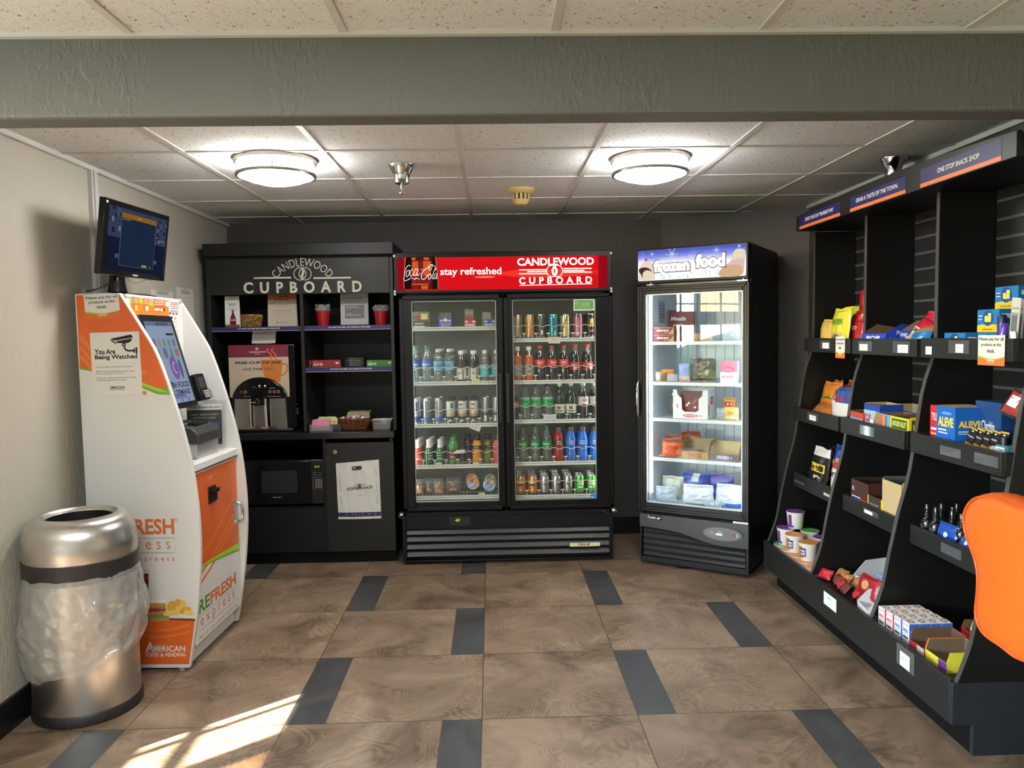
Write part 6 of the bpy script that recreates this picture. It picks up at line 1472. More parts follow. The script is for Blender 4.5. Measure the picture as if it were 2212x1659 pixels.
def carton(name, w, d, h, mat, loc, rotz=0.0, label='', cat='box', group=None, faces=(), top=None, tilt=0.0, sidemat=None, roll=0.0):
    """closed box standing on loc; faces: list of (face, fn(mb, origin, right, up, width, height))"""
    mb = MB().box(-w/2, w/2, -d/2, d/2, 0, h, mat)
    if top: mb.quad((-w/2, -d/2, h+.0002), (w/2, -d/2, h+.0002), (w/2, d/2, h+.0002), (-w/2, d/2, h+.0002), top)
    if sidemat:
        for sx_ in (-1, 1): mb.quad((sx_*(w/2+.0002), -d/2, 0), (sx_*(w/2+.0002), d/2, 0), (sx_*(w/2+.0002), d/2, h), (sx_*(w/2+.0002), -d/2, h), sidemat)
    o = obj(name, mb, None, bev=.0)
    mb = MB()
    for fc, fn in faces:
        if fc == 'front': fn(mb, Vector((-w/2, -d/2, 0)), X_, Z_, w, h)
        elif fc == 'right': fn(mb, Vector((w/2, -d/2, 0)), Y_, Z_, d, h)
        elif fc == 'left': fn(mb, Vector((-w/2, d/2, 0)), -Y_, Z_, d, h)
        elif fc == 'top': fn(mb, Vector((-w/2, -d/2, h)), X_, Y_, w, d)
    if faces: obj('print', mb, o, world=False)
    o.matrix_basis = Matrix.Translation(loc) @ Matrix.Rotation(rotz, 4, 'Z') @ Matrix.Rotation(tilt, 4, 'X') @ Matrix.Rotation(roll, 4, 'Y')
    return tag(o, label, cat, group)
KRAFT = paint(110, 84, 58, .7); KRAFTL = paint(178, 152, 112, .7)
def openbox(name, w, d, h, hf, mat, loc, rotz=0.0, label='', cat='display box', group=None, faces=(), inner=KRAFT, tilt=0.0, slope=True):
    """open display carton: low front hf, full back h, sloping sides"""
    t = .0022; mb = MB()
    sp_ = [(-d/2, 0), (d/2, 0), (d/2, h), (-d/2+(d*.35 if slope else .0), h if not slope else h*.98), (-d/2, hf)]
    if not slope: sp_ = [(-d/2, 0), (d/2, 0), (d/2, h), (-d/2+.012, h), (-d/2, hf)]
    for s in (-1, 1):
        xo, xi = s*w/2, s*(w/2-t)
        mb.prism([(xi, y, z) for y, z in sp_], (xo-xi, 0, 0), mat)
        mb.poly([(xi-s*.0003, y, z) for y, z in sp_], inner)
    mb.box(-w/2+t, w/2-t, d/2-t, d/2, 0, h, mat).box(-w/2+t, w/2-t, -d/2, -d/2+t, 0, hf, mat).box(-w/2+t, w/2-t, -d/2+t, d/2-t, 0, t, inner)
    mb.quad((-w/2+t, d/2-t-.0003, t), (w/2-t, d/2-t-.0003, t), (w/2-t, d/2-t-.0003, h), (-w/2+t, d/2-t-.0003, h), inner)
    mb.quad((-w/2+t, -d/2+t+.0003, t), (w/2-t, -d/2+t+.0003, t), (w/2-t, -d/2+t+.0003, hf), (-w/2+t, -d/2+t+.0003, hf), inner)
    o = obj(name, mb, None)
    mb = MB()
    for fc, fn in faces:
        if fc == 'front': fn(mb, Vector((-w/2, -d/2, 0)), X_, Z_, w, hf)
        elif fc == 'right': fn(mb, Vector((w/2, -d/2, 0)), Y_, Z_, d, h)
        elif fc == 'left': fn(mb, Vector((-w/2, d/2, 0)), -Y_, Z_, d, h)
    if faces: obj('print', mb, o, world=False)
    o.matrix_basis = Matrix.Translation(loc) @ Matrix.Rotation(rotz, 4, 'Z') @ Matrix.Rotation(tilt, 4, 'X')
    return tag(o, label, cat, group)
def PF(*items):
    """print on a face: ('r',x0,x1,y0,y1,mat) rectangles, ('e',cx,cy,rx,ry,mat) ovals, ('t',s,cx,cy,w,h,mat[,off]) lettering, all in fractions"""
    def fn(mb, o, r_, u_, w, h):
        for k, it in enumerate(items):
            l = .0004+.0003*k
            if it[0] == 'r': flat(mb, rect(it[1]*w, it[2]*w, it[3]*h, it[4]*h), it[5], o, r_, u_, l)
            elif it[0] == 'e': flat(mb, ell(it[1]*w, it[2]*h, it[3]*w, it[4]*h, 20), it[5], o, r_, u_, l)
            elif it[0] == 'p': flat(mb, [(x*w, y*h) for x, y in it[1]], it[2], o, r_, u_, l)
            else: write(mb, it[1], it[6], o+r_*it[2]*w+u_*it[3]*h, r_, u_, h=it[5]*h, w=it[4]*w, off=it[7] if len(it) > 7 else .03, lift=l)
    return fn
# cooler, left door: top shelf
BY, zt = -PI/2, 0
CLB = clear('clear_tub', (.82, .82, .74), body=.14, bodycol=(.6, .6, .5), rough=.08)
def yx(px, py, Y): p = ony(px, py, Y); return p
p = yx(911, 704, 5.10)
carton('snack_tray', .115, .16, .105, CLB, (p.x, 5.14, ZL[0]-.0036), label='clear plastic snack tray with a yellow sticker, top left of the cooler', cat='food tray', faces=[('front', PF(('r', .05, .95, .10, .42, paint(44, 36, 34)), ('r', .12, .55, .45, .75, paint(110, 56, 50)), ('r', .50, .88, .52, .88, paint(196, 180, 92)), ('r', .1, .7, .05, .12, paint(190, 186, 170)), ('t', 'SNACK', .4, .26, .5, .1, paint(200, 196, 180))))])
p = yx(963, 704, 5.08)
BLU = paint(52, 70, 170, .4)
openbox('egg_box', .088, .10, .105, .062, BLU, (p.x, 5.09, ZL[0]-.0036), label='blue box of packed eggs on the top shelf of the cooler', faces=[('front', PF(('r', .06, .94, .52, .90, paint(70, 90, 190)), ('t', 'EASY', .25, .70, .30, .2, WHITE), ('t', 'EGGS', .76, .70, .30, .2, WHITE), ('e', .5, .78, .11, .2, WHITE), ('t', 'INCLUDES SALT & PEPPER', .5, .36, .8, .12, WHITE), ('t', 'READY TO EAT', .5, .14, .6, .1, WHITE)))], inner=paint(160, 160, 150))
egg = carton('egg_pack', .075, .03, .092, CLB, (p.x, 5.10, ZL[0]-.0005), label='clear egg pack standing in the blue egg box', cat='food pack')
for px, nm, c_, lab in ((1016, 'red', (176, 52, 44), 'red panino box holding a packed snack, top cooler shelf'), (1058, 'blue', (40, 92, 160), 'blue panino box at the right end of the top left cooler shelf')):
    p = yx(px, 704, 5.08); m_ = paint(*c_, .4)
    openbox('panino_box', .074 if nm == 'red' else .076, .10, .048, .046, m_, (p.x, 5.09, ZL[0]-.0036), label=lab, faces=[('front', PF(('t', 'PANINO', .5, .28, .9, .34, WHITE), ('r', .05, .30, .62, .86, paint(230, 220, 210)), ('r', .7, .95, .62, .86, paint(230, 220, 210))))], inner=paint(130, 120, 110), slope=False)
p = yx(1014, 704, 5.09)
carton('panino_pack', .058, .020, .118, paint(140, 54, 44, .3), (p.x, 5.085, ZL[0]-.0008), label='red and silver panino pack standing in the red box', cat='food pack', faces=[('front', PF(('r', 0, 1, .62, 1, paint(150, 146, 140)), ('t', 'PANINO', .5, .68, .8, .08, paint(150, 40, 40)), ('r', .2, .8, .1, .4, paint(110, 40, 34))))])
p = yx(1052, 700, 5.12)
carton('panino_pack', .058, .020, .095, paint(132, 130, 118, .3), (p.x-.002, 5.09, ZL[0]-.0008), label='grey panino pack leaning in the blue box', cat='food pack', faces=[('front', PF(('r', .1, .9, .55, .95, paint(160, 158, 146)),))])
# cooler, left door: bottom shelf with wrapped sandwiches and fruit cups
WRAP = clear('sandwich_wrap', (.85, .84, .80), body=.10, rough=.08, bump=.8, bscale=40)
BREAD = paint(170, 112, 62, .6, var=.25, scale=30); BREAD2 = paint(120, 62, 40, .6, var=.3, scale=30)
for k, (px, py, w_, m_, lab) in enumerate(((906, 1062, .058, BREAD, 'first'), (926, 1060, .058, BREAD2, 'second'), (948, 1062, .062, BREAD, 'third'), (979, 1066, .092, BREAD2, 'fourth'))):
    p = yx(px, py, 5.09); z_ = ZL[4]-.0036
    o = obj('wrapped_sandwich', MB().surf(lambda u, v: bag_pt(w_*1.15, .105, .075, 3.1+k, 1.6)(u, v, -1), 14, 14, WRAP).surf(lambda u, v: bag_pt(w_*1.15, .105, .075, 3.1+k, 1.6)(1-u, v, 1), 14, 14, WRAP), None)
    mb = MB().surf(lambda u, v: ((u-.5)*w_*.82, -.024+.004*math.sin(u*9), .008+v*.062*(1-.5*abs(u-.5))), 8, 6, m_).surf(lambda u, v: ((.5-u)*w_*.82, .024, .008+v*.062*(1-.5*abs(u-.5))), 8, 6, m_)
    mb.box(-w_*.36, w_*.36, -.023, .023, .010, .040, m_); mb.quad((-w_*.2, -.027, .02), (w_*.2, -.027, .02), (w_*.2, -.027, .034), (-w_*.2, -.027, .034), paint(206, 190, 130))
    obj('sandwich', mb, o, world=False)
    o.matrix_basis = Matrix.Translation((p.x, 5.085+.03*(k % 2), z_+.001)); tag(o, 'clear wrapped sandwich, %s from the left on the bottom cooler shelf' % lab, 'sandwich', 'wrapped sandwiches')
def fruit_cup(px, py, Y, ang, lab, tint):
    p = yx(px, py, Y)
    r = .041
    o = obj('fruit_cup', MB().lathe([(r*.74, -.055), (r*.95, -.006), (r*1.02, -.003), (r*1.02, 0)], clear('cup_plastic', (.8, .8, .78), body=.25, bodycol=(.6, .4, .25)), 24), None)
    mb = MB().lathe([(r, .0005), (r*1.03, .0008), (r*.98, .0014)], paint(*tint, .25), 24); fz_ = .002
    mb.poly([(x, y, fz_) for x, y in ell(.004, .012, r*.62, r*.42, 16)], paint(190, 70, 40)); mb.poly([(x, y, fz_+.0003) for x, y in ell(-.008, -.010, r*.66, r*.46, 16)], paint(84, 140, 196)); mb.poly([(x, y, fz_+.0004) for x, y in ell(.015, .016, r*.3, r*.3, 12)], paint(230, 180, 90))
    write(mb, 'FRUIT', WHITE, (-.008, -.010, fz_+.0002), (1, .45, 0), (-.45, 1, 0), h=.011, w=.036, off=.02)
    obj('lid', mb, o, world=False)
    o.matrix_basis = Matrix.Translation((p.x, Y, p.z)) @ Matrix.Rotation(math.radians(74), 4, 'X')
    return tag(o, lab, 'fruit cup', 'fruit cups in the cooler')
fruit_cup(1022, 1044, 5.10, 0, 'fruit cup tipped on its side, left of the two stacks on the bottom shelf', (214, 150, 96))
fruit_cup(1019.5, 1036, 5.18, 0, 'fruit cup lying just behind the left tipped fruit cup', (206, 140, 90))
fruit_cup(1057, 1047, 5.09, 0, 'fruit cup tipped on its side at the right end of the bottom shelf', (170, 196, 206))
fruit_cup(1059, 1037, 5.18, 0, 'fruit cup lying behind the rightmost tipped fruit cup', (150, 176, 190))
# price cards clipped on the cooler shelves
def shelf_card(px0, py0, px1, py1, lab, tilt=0.0, m_=None, Y=5.006, txt='$2.25'):
    x0, x1, z0, z1 = rY(px0, py0, px1, py1, Y)
    w_, h_ = x1-x0, z1-z0; mb = MB().box(-w_/2, w_/2, 0, .0008, -h_/2, h_/2, m_ or paint(206, 204, 184, .5))
    write(mb, txt, paint(120, 122, 116), (0, 0, .002), X_, Z_, h=h_*.30, off=-.005)
    o = obj('price_card', mb, None); o.matrix_basis = Matrix.Translation(((x0+x1)/2, Y, (z0+z1)/2)) @ Matrix.Rotation(tilt, 4, 'Y'); tag(o, lab, 'price card', 'price cards in the cooler')
shelf_card(1019, 819, 1036, 831, 'pale yellow price card under the second shelf, left cooler door', m_=paint(206, 204, 150, .5))
shelf_card(1014, 918, 1038, 929, 'tilted white price card hanging below the third left cooler shelf', tilt=math.radians(22))
shelf_card(941, 999, 954, 1010, 'small price card below the green milk bottles')
shelf_card(1022, 999, 1035, 1010, 'small price card below the orange juice bottle')
shelf_card(1034, 1064, 1048, 1075, 'price card on the bottom shelf of the left cooler door')
shelf_card(1184, 728, 1210, 742, 'white price card in the middle of the top right cooler shelf', txt='$3.25')
shelf_card(1175, 895, 1202, 909, 'lilac price card below the third shelf of the right cooler door', m_=paint(196, 194, 204, .5))
x0, x1, z0, z1 = rY(979, 971, 1005, 980, 5.008); o = obj('price_card', MB().prism([(x0, 5.006, z0), (x1-.006, 5.006, z0+.003), (x1, 5.006, z1), (x0+.02, 5.006, z1-.004)], (0, .001, 0), paint(200, 212, 216, .4)), None); tag(o, 'pale plastic shelf tag in front of the chocolate milk', 'price card', 'price cards in the cooler')
# ------------------------------------------------------------------ goods in the freezer (placed in the freezer's own frame)
def fz(px, py, y): p = Fp(px, py, y); return p
def Fput(o, x, y, z, rotz=0.0, tilt=0.0, roll=0.0):
    o.matrix_basis = FM @ Matrix.Translation((x, y, z)) @ Matrix.Rotation(rotz, 4, 'Z') @ Matrix.Rotation(tilt, 4, 'X') @ Matrix.Rotation(roll, 4, 'Y'); return o
O0 = Vector((0, 0, 0)); MARO = paint(116, 40, 40, .45); GOLDT = paint(190, 150, 90, .45)
z0 = FZ[0]-.0028
xx = fz(1436, 800, .16).x
for k in range(2):
    o = carton('dinner_box', .135, .17, .046, MARO, O0, label='%s of two flat maroon dinner boxes stacked on the top freezer shelf' % ('lower', 'upper')[k], group='maroon dinner boxes', faces=[('front', F5) for F5 in [PF(('r', .0, 1, .84, 1, paint(140, 100, 84)), ('t', 'dinners', .45, .55, .6, .30, WHITE), ('r', .5, .9, .15, .28, paint(190, 120, 110)), ('p', [(.72, 0), (1, 0), (1, .9)], GOLDT))]])
    Fput(o, xx+.01, .20, z0+.001+.0475*k)
o = carton('dinner_box', .17, .040, .205, MARO, O0, label='maroon dinner box standing upright behind the flat maroon boxes', group='maroon dinner boxes', faces=[('front', PF(('t', 'Meals', .4, .72, .6, .14, WHITE), ('t', 'pasta', .4, .5, .4, .08, WHITE), ('e', .6, .22, .3, .16, GOLDT)))])
Fput(o, max(fz(1466, 720, .38).x, .14), .40, z0+.003, tilt=math.radians(-6))
FROST = clear('frozen_bag_film', (.86, .92, .96), body=.35, bodycol=(.72, .80, .88), rough=.10, bump=.9, bscale=25)
def fbag(px, py, y, w, h, d, m_, lab, seed, texts=(), z=None, rotz=0.0, tilt=0.0, roll=0.0, zones=None, sag=0.0, back=None):
    o = bag('frozen_bag', w, h, d, zones or (lambda u, v: m_), O0, seed=seed, texts=texts, label=lab, cat='frozen food', group='frozen food bags', crinkle=1.3, sag=sag, back=back)
    p = fz(px, py, y); p.x = min(max(p.x, .048+w*.53), FW-.048-w*.53); Fput(o, p.x, y, (z if z is not None else p.z)+.002, rotz, tilt, roll); return o
fbag(1580, 733, .14, .110, .105, .075, FROST, 'clear frosty bag at the right end of the top freezer shelf', 2.2, z=z0)
for k, px in enumerate((1493, 1522)): fbag(px, 726, .34, .10, .050, .06, paint(196, 166, 120, .5), '%s tan snack pack lying behind on the top freezer shelf' % ('left', 'right')[k], 4.1+k, z=z0)
z1 = FZ[1]-.0028
fbag(1425, 818, .15, .080, .060, .06, paint(190, 160, 124, .5), 'tan and white snack pack at the left of the second freezer shelf', 6.3, z=z1, zones=lambda u, v: paint(196, 180, 160, .5) if u < .5 else paint(150, 120, 84, .5))
fbag(1442, 812, .20, .085, .075, .05, paint(224, 140, 56, .4), 'orange packet behind the tan snack pack, second freezer shelf', 7.1, z=z1)
fbag(1452, 815, .13, .07, .050, .05, FROST, 'frosty pale packet in front of the orange packet, second freezer shelf', 7.9, z=z1)
OLIVE = P('olive_foil', srgb(120, 116, 84), .3, .4, var=.4, scale=14)
fbag(1518, 818, .20, .165, .150, .08, OLIVE, 'olive and brown foil bag in the middle of the second freezer shelf', 9.4, z=z1, zones=lambda u, v: OLIVE if v < .5 else P('brown_foil', srgb(104, 92, 84), .3, .4, var=.4, scale=14))
fbag(1478, 818, .16, .070, .115, .05, paint(150, 164, 222, .35), 'pale blue and pink packet left of the olive bag, second freezer shelf', 3.7, z=z1, zones=lambda u, v: paint(150, 164, 222, .35) if v > .3 else paint(226, 190, 186, .35))
POCK = paint(226, 230, 234, .45); PLOGO = paint(214, 60, 84, .45)
o = carton('pocket_box', .105, .13, .135, POCK, O0, label='white and pink box with a red logo at the right of the second freezer shelf', faces=[('front', PF(('r', 0, 1, .50, 1, paint(206, 110, 150)), ('e', .5, .62, .35, .14, paint(214, 90, 110)), ('r', .05, .62, .55, .66, paint(190, 120, 190)), ('t', 'HOT POCKETS', .45, .28, .7, .10, PLOGO)))])
Fput(o, fz(1578, 833, .17).x, .18, z1+.001, rotz=.06)
z2 = FZ[2]-.0028
GRB2 = P('dark_green_box', srgb(58, 66, 40), .4, var=.3, scale=14)
o = carton('dinner_box', .115, .040, .150, GRB2, O0, label='dark green dinner box leaning at the left of the third freezer shelf', group='dinner boxes', faces=[('front', PF(('r', 0, 1, .68, 1, paint(44, 40, 34)), ('t', 'Meals', .4, .84, .6, .12, WHITE), ('e', .5, .35, .34, .22, paint(150, 110, 84)), ('e', .4, .3, .12, .1, paint(90, 130, 60))))])
Fput(o, max(fz(1449, 893, .20).x, .125), .335, z2+.007, tilt=math.radians(-5), roll=math.radians(5))
# big white carton, its front cut open to show a maroon box
cx_ = fz(1492, 903, .13); 
t = thing('pocket_carton', 'large white cut-open carton showing a maroon box, third freezer shelf', 'carton', tuple(FM @ Vector((cx_.x, .20, z2+.001))), FA)
cw, cd_, chh = .225, .16, .185
cut = [(-.5, 0), (.5, 0), (.5, 1), (.36, 1), (.34, .80), (.24, .68), (.24, .30), (.16, .24), (-.16, .24), (-.24, .32), (-.25, .70), (-.36, .82), (-.40, 1), (-.5, 1)]
mb = MB(); mb.prism([(x*cw, -cd_/2, z*chh) for x, z in cut], (0, .003, 0), POCK)
mb.box(-cw/2, -cw/2+.003, -cd_/2+.003, cd_/2, 0, chh, POCK).box(cw/2-.003, cw/2, -cd_/2+.003, cd_/2, 0, chh, POCK).box(-cw/2+.003, cw/2-.003, cd_/2-.003, cd_/2, 0, chh, POCK).box(-cw/2+.003, cw/2-.003, -cd_/2+.003, cd_/2-.003, 0, .003, POCK)
obj('carton_body', mb, t, world=False)
mb = MB(); PF(('e', .5, .11, .22, .055, PLOGO), ('t', 'HOT POCKETS', .5, .11, .34, .05, WHITE), ('r', .10, .16, .36, .5, paint(216, 150, 160)), ('r', .74, .86, .08, .14, paint(226, 170, 176)))(mb, Vector((-cw/2, -cd_/2, 0)), X_, Z_, cw, chh)
PF(('e', .55, .62, .26, .14, PLOGO), ('t', 'HOT POCKETS', .55, .62, .4, .10, WHITE), ('r', .1, .2, .12, .5, paint(120, 124, 132)))(mb, Vector((cw/2, -cd_/2, 0)), Y_, Z_, cd_, chh)
obj('print', mb, t, world=False)
o = carton('pocket_pack', .150, .05, .165, paint(96, 46, 40, .45), O0, label='maroon pack standing inside the cut-open white carton', cat='box', faces=[('front', PF(('r', .05, .95, .30, .52, paint(120, 40, 40)), ('p', [(.2, .45), (.36, .62), (.42, .58), (.26, .42)], WHITE), ('p', [(.5, .55), (.68, .75), (.72, .70), (.55, .52)], paint(160, 110, 100)), ('e', .62, .4, .05, .04, WHITE)))])
Fput(o, cx_.x, .185, z2+.0052)
YEB = P('yellow_food_bag', srgb(232, 202, 120), .35, var=.12, scale=12)
fbag(1580, 905, .12, .088, .080, .050, YEB, 'yellow cheese style bag at the right of the third freezer shelf', 5.5, z=z2, texts=[('o', paint(214, 150, 70), .5, .6, .6, .24), ('#', paint(240, 236, 220), .5, .25, .5, .2)])
fbag(1560, 903, .19, .075, .070, .05, FROST, 'frosty clear packet between the white carton and the yellow bag', 8.8, z=z2)
fbag(1576, 876, .25, .085, .130, .05, paint(206, 142, 60, .4), 'orange bag behind the yellow bag, third freezer shelf', 2.9, z=z2, texts=[('o', paint(170, 60, 44), .5, .7, .7, .26), ('#', paint(226, 200, 190), .5, .70, .5, .08)])
z3 = FZ[3]-.0028
ORB = P('orange_ice_bag', srgb(216, 98, 46), .35, var=.2, scale=14)
for k, (px, y, h_, rz) in enumerate(((1452, .15, .115, .15), (1456, .25, .130, -.1), (1492, .375, .145, .05))):
    fbag(px, 978, y, .130, h_, .055, ORB, '%s of the three orange candy bags on the fourth freezer shelf' % ('front', 'middle', 'rear')[k], 1.3+k*2.1, z=z3, rotz=rz, zones=lambda u, v: ORB if v < .78 else P('orange_dark', srgb(140, 66, 38), .35), texts=[('#', paint(190, 60, 34), .5, .5, .6, .2)])
TWX = paint(170, 146, 78, .5)
xa, xb = fz(1470, 985, .105).x, fz(1529, 985, .105).x
o = openbox('candy_box', xb-xa, .17, .115, .050, TWX, O0, label='gold open candy box with red lettering on the fourth freezer shelf', inner=paint(150, 130, 84), faces=[('front', PF(('t', 'TWIX', .52, .46, .52, .62, paint(180, 40, 40), .05),))])
Fput(o, (xa+xb)/2, .195, z3+.001)
for k in range(5):
    mb = MB().surf(lambda u, v: (( -.040+.085*v), .011*math.cos(2*PI*u)*(1 if .1 < v < .9 else .4), .012+.011*math.sin(2*PI*u)*(1 if .1 < v < .9 else .5)), 10, 8, P('bar_wrapper', srgb(120, 84, 60), .3, .3, var=.5, scale=40), closeu=True)
    o = obj('candy_bar', mb, None); tag(o, 'candy bar lying in the gold open box, %s from the front' % ORD[k], 'candy bar', 'bars in the gold box'); Fput(o, (xa+xb)/2-.005, .135+.026*k, z3+.0035)
BRN = paint(52, 34, 34, .45)
xa2, xb2 = fz(1531, 988, .105).x, fz(1596, 988, .105).x
o = openbox('candy_box', xb2-xa2-.003, .17, .105, .042, BRN, O0, label='dark brown open candy box at the right of the fourth freezer shelf', inner=paint(176, 156, 96), faces=[('front', PF(('r', .26, .66, .34, .80, WHITE), ('r', .275, .645, .38, .76, paint(40, 50, 140)), ('t', 'SNICKERS', .46, .57, .33, .30, WHITE), ('r', .7, .78, .4, .7, paint(150, 140, 130)), ('r', .05, .95, .08, .14, paint(150, 140, 130))))])
Fput(o, (xa2+xb2)/2, .195, z3+.001)
# bottom of the freezer: soft pillow packs
zb = .3905
for k, (px, y, w_, h_, d_, m_, lab, sd) in enumerate(((1432, .14, .14, .10, .08, FROST, 'clear frosty pack at the front left of the freezer floor', 1.1), (1440, .26, .15, .15, .09, P('pale_green_pack', srgb(196, 204, 186), .3, var=.2, scale=20), 'pale green veiny pack behind the clear pack on the freezer floor', 2.7), (1508, .15, .20, .13, .12, P('white_ice_pack', srgb(226, 234, 240), .35), 'large white pack in the middle of the freezer floor', 3.3), (1575, .17, .17, .145, .12, P('white_ice_pack', srgb(226, 234, 240), .35), 'large white and blue pack at the right of the freezer floor', 4.9), (1500, .33, .17, .17, .09, paint(44, 84, 196, .35), 'blue and white pack at the back middle of the freezer floor', 6.2), (1556, .36, .17, .17, .09, paint(40, 76, 190, .35), 'blue pack at the back right of the freezer floor', 7.7))):
    zn = None
    if k == 3: zn = lambda u, v: paint(60, 110, 214, .35) if v < .22 and u > .4 else MATS['white_ice_pack']
    if k == 4: zn = lambda u, v: MATS['white_ice_pack'] if .45 < u < .75 and v > .7 else paint(44, 84, 196, .35)
    fbag(px, 1080, y, w_, h_, d_, m_, lab, sd, z=zb, zones=zn, sag=.3)
fbag(1540, 1080, .105, .11, .045, .05, FROST, 'small clear packet with a torn corner at the freezer floor front', 9.1, z=zb)

# ------------------------------------------------------------------ things on the coffee cupboard
def onshelf(px, py, Y): return ony(px, py, Y)
ZT = ZS1+.0066
x0, x1, z0, z1 = rY(488, 641, 519, 702, 5.10)
def tent(name, x0, x1, zb_, zt__, Y, lean, label, draw, mat=WHITE, cat='sign', grp=None):
    """folded card: a front leaf leaning back and a rear leaf"""
    h_ = zt__-zb_; w_ = x1-x0
    M = Matrix.Translation(((x0+x1)/2, Y, zb_)) @ Matrix.Rotation(-lean, 4, 'X')
    mb = MB().box(-w_/2, w_/2, 0, .0015, 0, h_, mat); o = obj(name, mb, None)
    mb = MB().box(-w_/2, w_/2, .0016, .0030, 0, h_*.98, mat); 
    for i in range(len(mb.v)):
        p = mb.v[i]; f_ = 1-p.z/h_; mb.v[i] = Vector((p.x, p.y+f_*h_*2*math.tan(max(lean, .06)), p.z+ (f_*h_*(1-math.cos(lean)) )))
    obj('rear_leaf', mb, o, world=False)
    mb = MB(); draw(mb, Vector((-w_/2, 0, 0)), X_, Z_, w_, h_); obj('print', mb, o, world=False)
    o.matrix_basis = Matrix.Translation((0, 0, .0012+h_*2*math.tan(max(lean, .06))*math.sin(lean))) @ M; return tag(o, label, cat, grp)
DRK = paint(74, 20, 24, .4)
def cokecard(mb, o, r_, u_, w, h):
    PF(('r', 0, 1, 0, .10, paint(150, 66, 60)), ('t', 'REFRESH', .5, .92, .4, .03, paint(130, 130, 140)), ('t', 'The Tasteful 20 oz', .5, .76, .7, .035, INK), ('t', 'deserves ice', .5, .71, .45, .03, INK), ('r', .15, .85, .62, .63, paint(170, 170, 176)), ('r', .18, .8, .58, .59, paint(170, 170, 176)))(mb, o, r_, u_, w, h)
    body = spline([(.36, .10), (.34, .18), (.36, .28), (.43, .38), (.49, .45), (.50, .50)], 4); pts = body+[(1.12-x, y) for x, y in reversed(body)]
    flat(mb, [(x*w, y*h) for x, y in pts], DRK, o, r_, u_, .002); flat(mb, rect(.47*w, .65*w, .51*h, .56*h), paint(190, 40, 44), o, r_, u_, .002)
    flat(mb, rect(.345*w, .775*w, .20*h, .29*h), paint(196, 50, 50), o, r_, u_, .0024); write(mb, 'Coca-Cola', WHITE, o+r_*.56*w+u_*.245*h, r_, u_, h=.04*h, w=.38*w, off=.01, lift=.0028)
tent('table_card', x0, x1, ZT-.0065, z1, 5.075, .05, 'white table card with a cola bottle picture on the upper left shelf', cokecard)
x0, x1, z0, z1 = rY(576, 606, 638, 695, 5.14)
def stock(mb, o, r_, u_, w, h):
    PF(('r', 0, 1, .80, 1.0, paint(226, 118, 56)), ('t', 'THE RIGHT', .5, .965, .62, .045, INK), ('t', 'WAY TO', .55, .885, .35, .05, INK), ('t', 'STOCK UP...', .5, .795, .56, .05, INK), ('t', 'IN SUITE', .52, .62, .4, .05, paint(196, 180, 170), .0), ('r', .2, .84, .48, .49, paint(140, 100, 60)), ('r', .2, .86, .42, .425, paint(170, 150, 130)), ('r', .18, .86, .38, .385, paint(170, 150, 130)), ('e', .33, .13, .025, .018, paint(130, 40, 50)), ('r', .38, .7, .125, .135, paint(130, 110, 110)))(mb, o, r_, u_, w, h)
tent('flyer', x0, x1, ZT-.0065, ZT-.0065+.228, 5.15, .08, 'cream and orange stock up flyer on the upper left shelf', stock, paint(216, 200, 182, .6))
def wicker(r, g, b):
    nm = 'wicker_%d' % r
    if nm in MATS: return MATS[nm]
    m, t, bs = base(nm); bs.inputs['Roughness'].default_value = .45
    tc = nn(t, 'ShaderNodeTexCoord'); ck = nn(t, 'ShaderNodeTexNoise'); ck.inputs['Scale'].default_value = 70; ck.inputs['Detail'].default_value = 1
    t.links.new(tc.outputs['Object'], ck.inputs['Vector']); rp = nn(t, 'ShaderNodeValToRGB'); e = rp.color_ramp.elements
    c_ = srgb(r, g, b); e[0].position = .4; e[0].color = (*[q*.35 for q in c_], 1); e[1].position = .6; e[1].color = (*c_, 1)
    t.links.new(ck.outputs['Fac'], rp.inputs[0]); t.links.new(rp.outputs[0], bs.inputs['Base Color']); MATS[nm] = m; return m
def basket(x, y, z, rx, ry, h, m_, label, n=26, rings=7, flare=.78, group='baskets on the coffee cupboard'):
    mb = MB()
    for k in range(rings):     # woven bands, in and out of the stakes
        f_ = k/(rings-1); s_ = flare+(1-flare)*f_; zz__ = .006+(h-.014)*f_
        pts = []
        for i in range(n*2):
            a = 2*PI*i/(n*2); w_ = (1 if (i+k) % 2 else -1)*.0032
            pts.append((rx*s_*math.cos(a)+w_*math.cos(a), ry*s_*math.sin(a)+w_*math.sin(a), zz__))
        mb.tube(pts, h/rings*.50, m_, 5, closed=True)
    o = obj('basket', mb, None)
    mb = MB().lathe([(flare*.93, .0045), (flare*.95, .005), (.98, h-.012)], INNER, 28); mb.v = [Vector((p.x*rx*.96, p.y*ry*.96, p.z)) for p in mb.v]
    mb.f = mb.f; obj('lining', mb, o, world=False)
    mb = MB(); pts = [(rx*1.01*math.cos(2*PI*i/40), ry*1.01*math.sin(2*PI*i/40), h-.004+.002*(i % 2)) for i in range(40)]; mb.tube(pts, .006, m_, 6, closed=True); obj('rim', mb, o, world=False)
    o.location = (x, y, z); return tag(o, label, 'basket', group)
p = ony(540, 701, 5.11); x0, x1, z0, z1 = rY(516, 679, 564, 701, 5.10)
basket((x0+x1)/2, 5.13, ZT-.0063, (x1-x0)/2-.006, .062, z1-ZT+.003, wicker(186, 146, 76), 'small empty gold wicker basket on the upper left shelf')
CUPR = P('red_cup_plastic', srgb(168, 28, 36), .28)
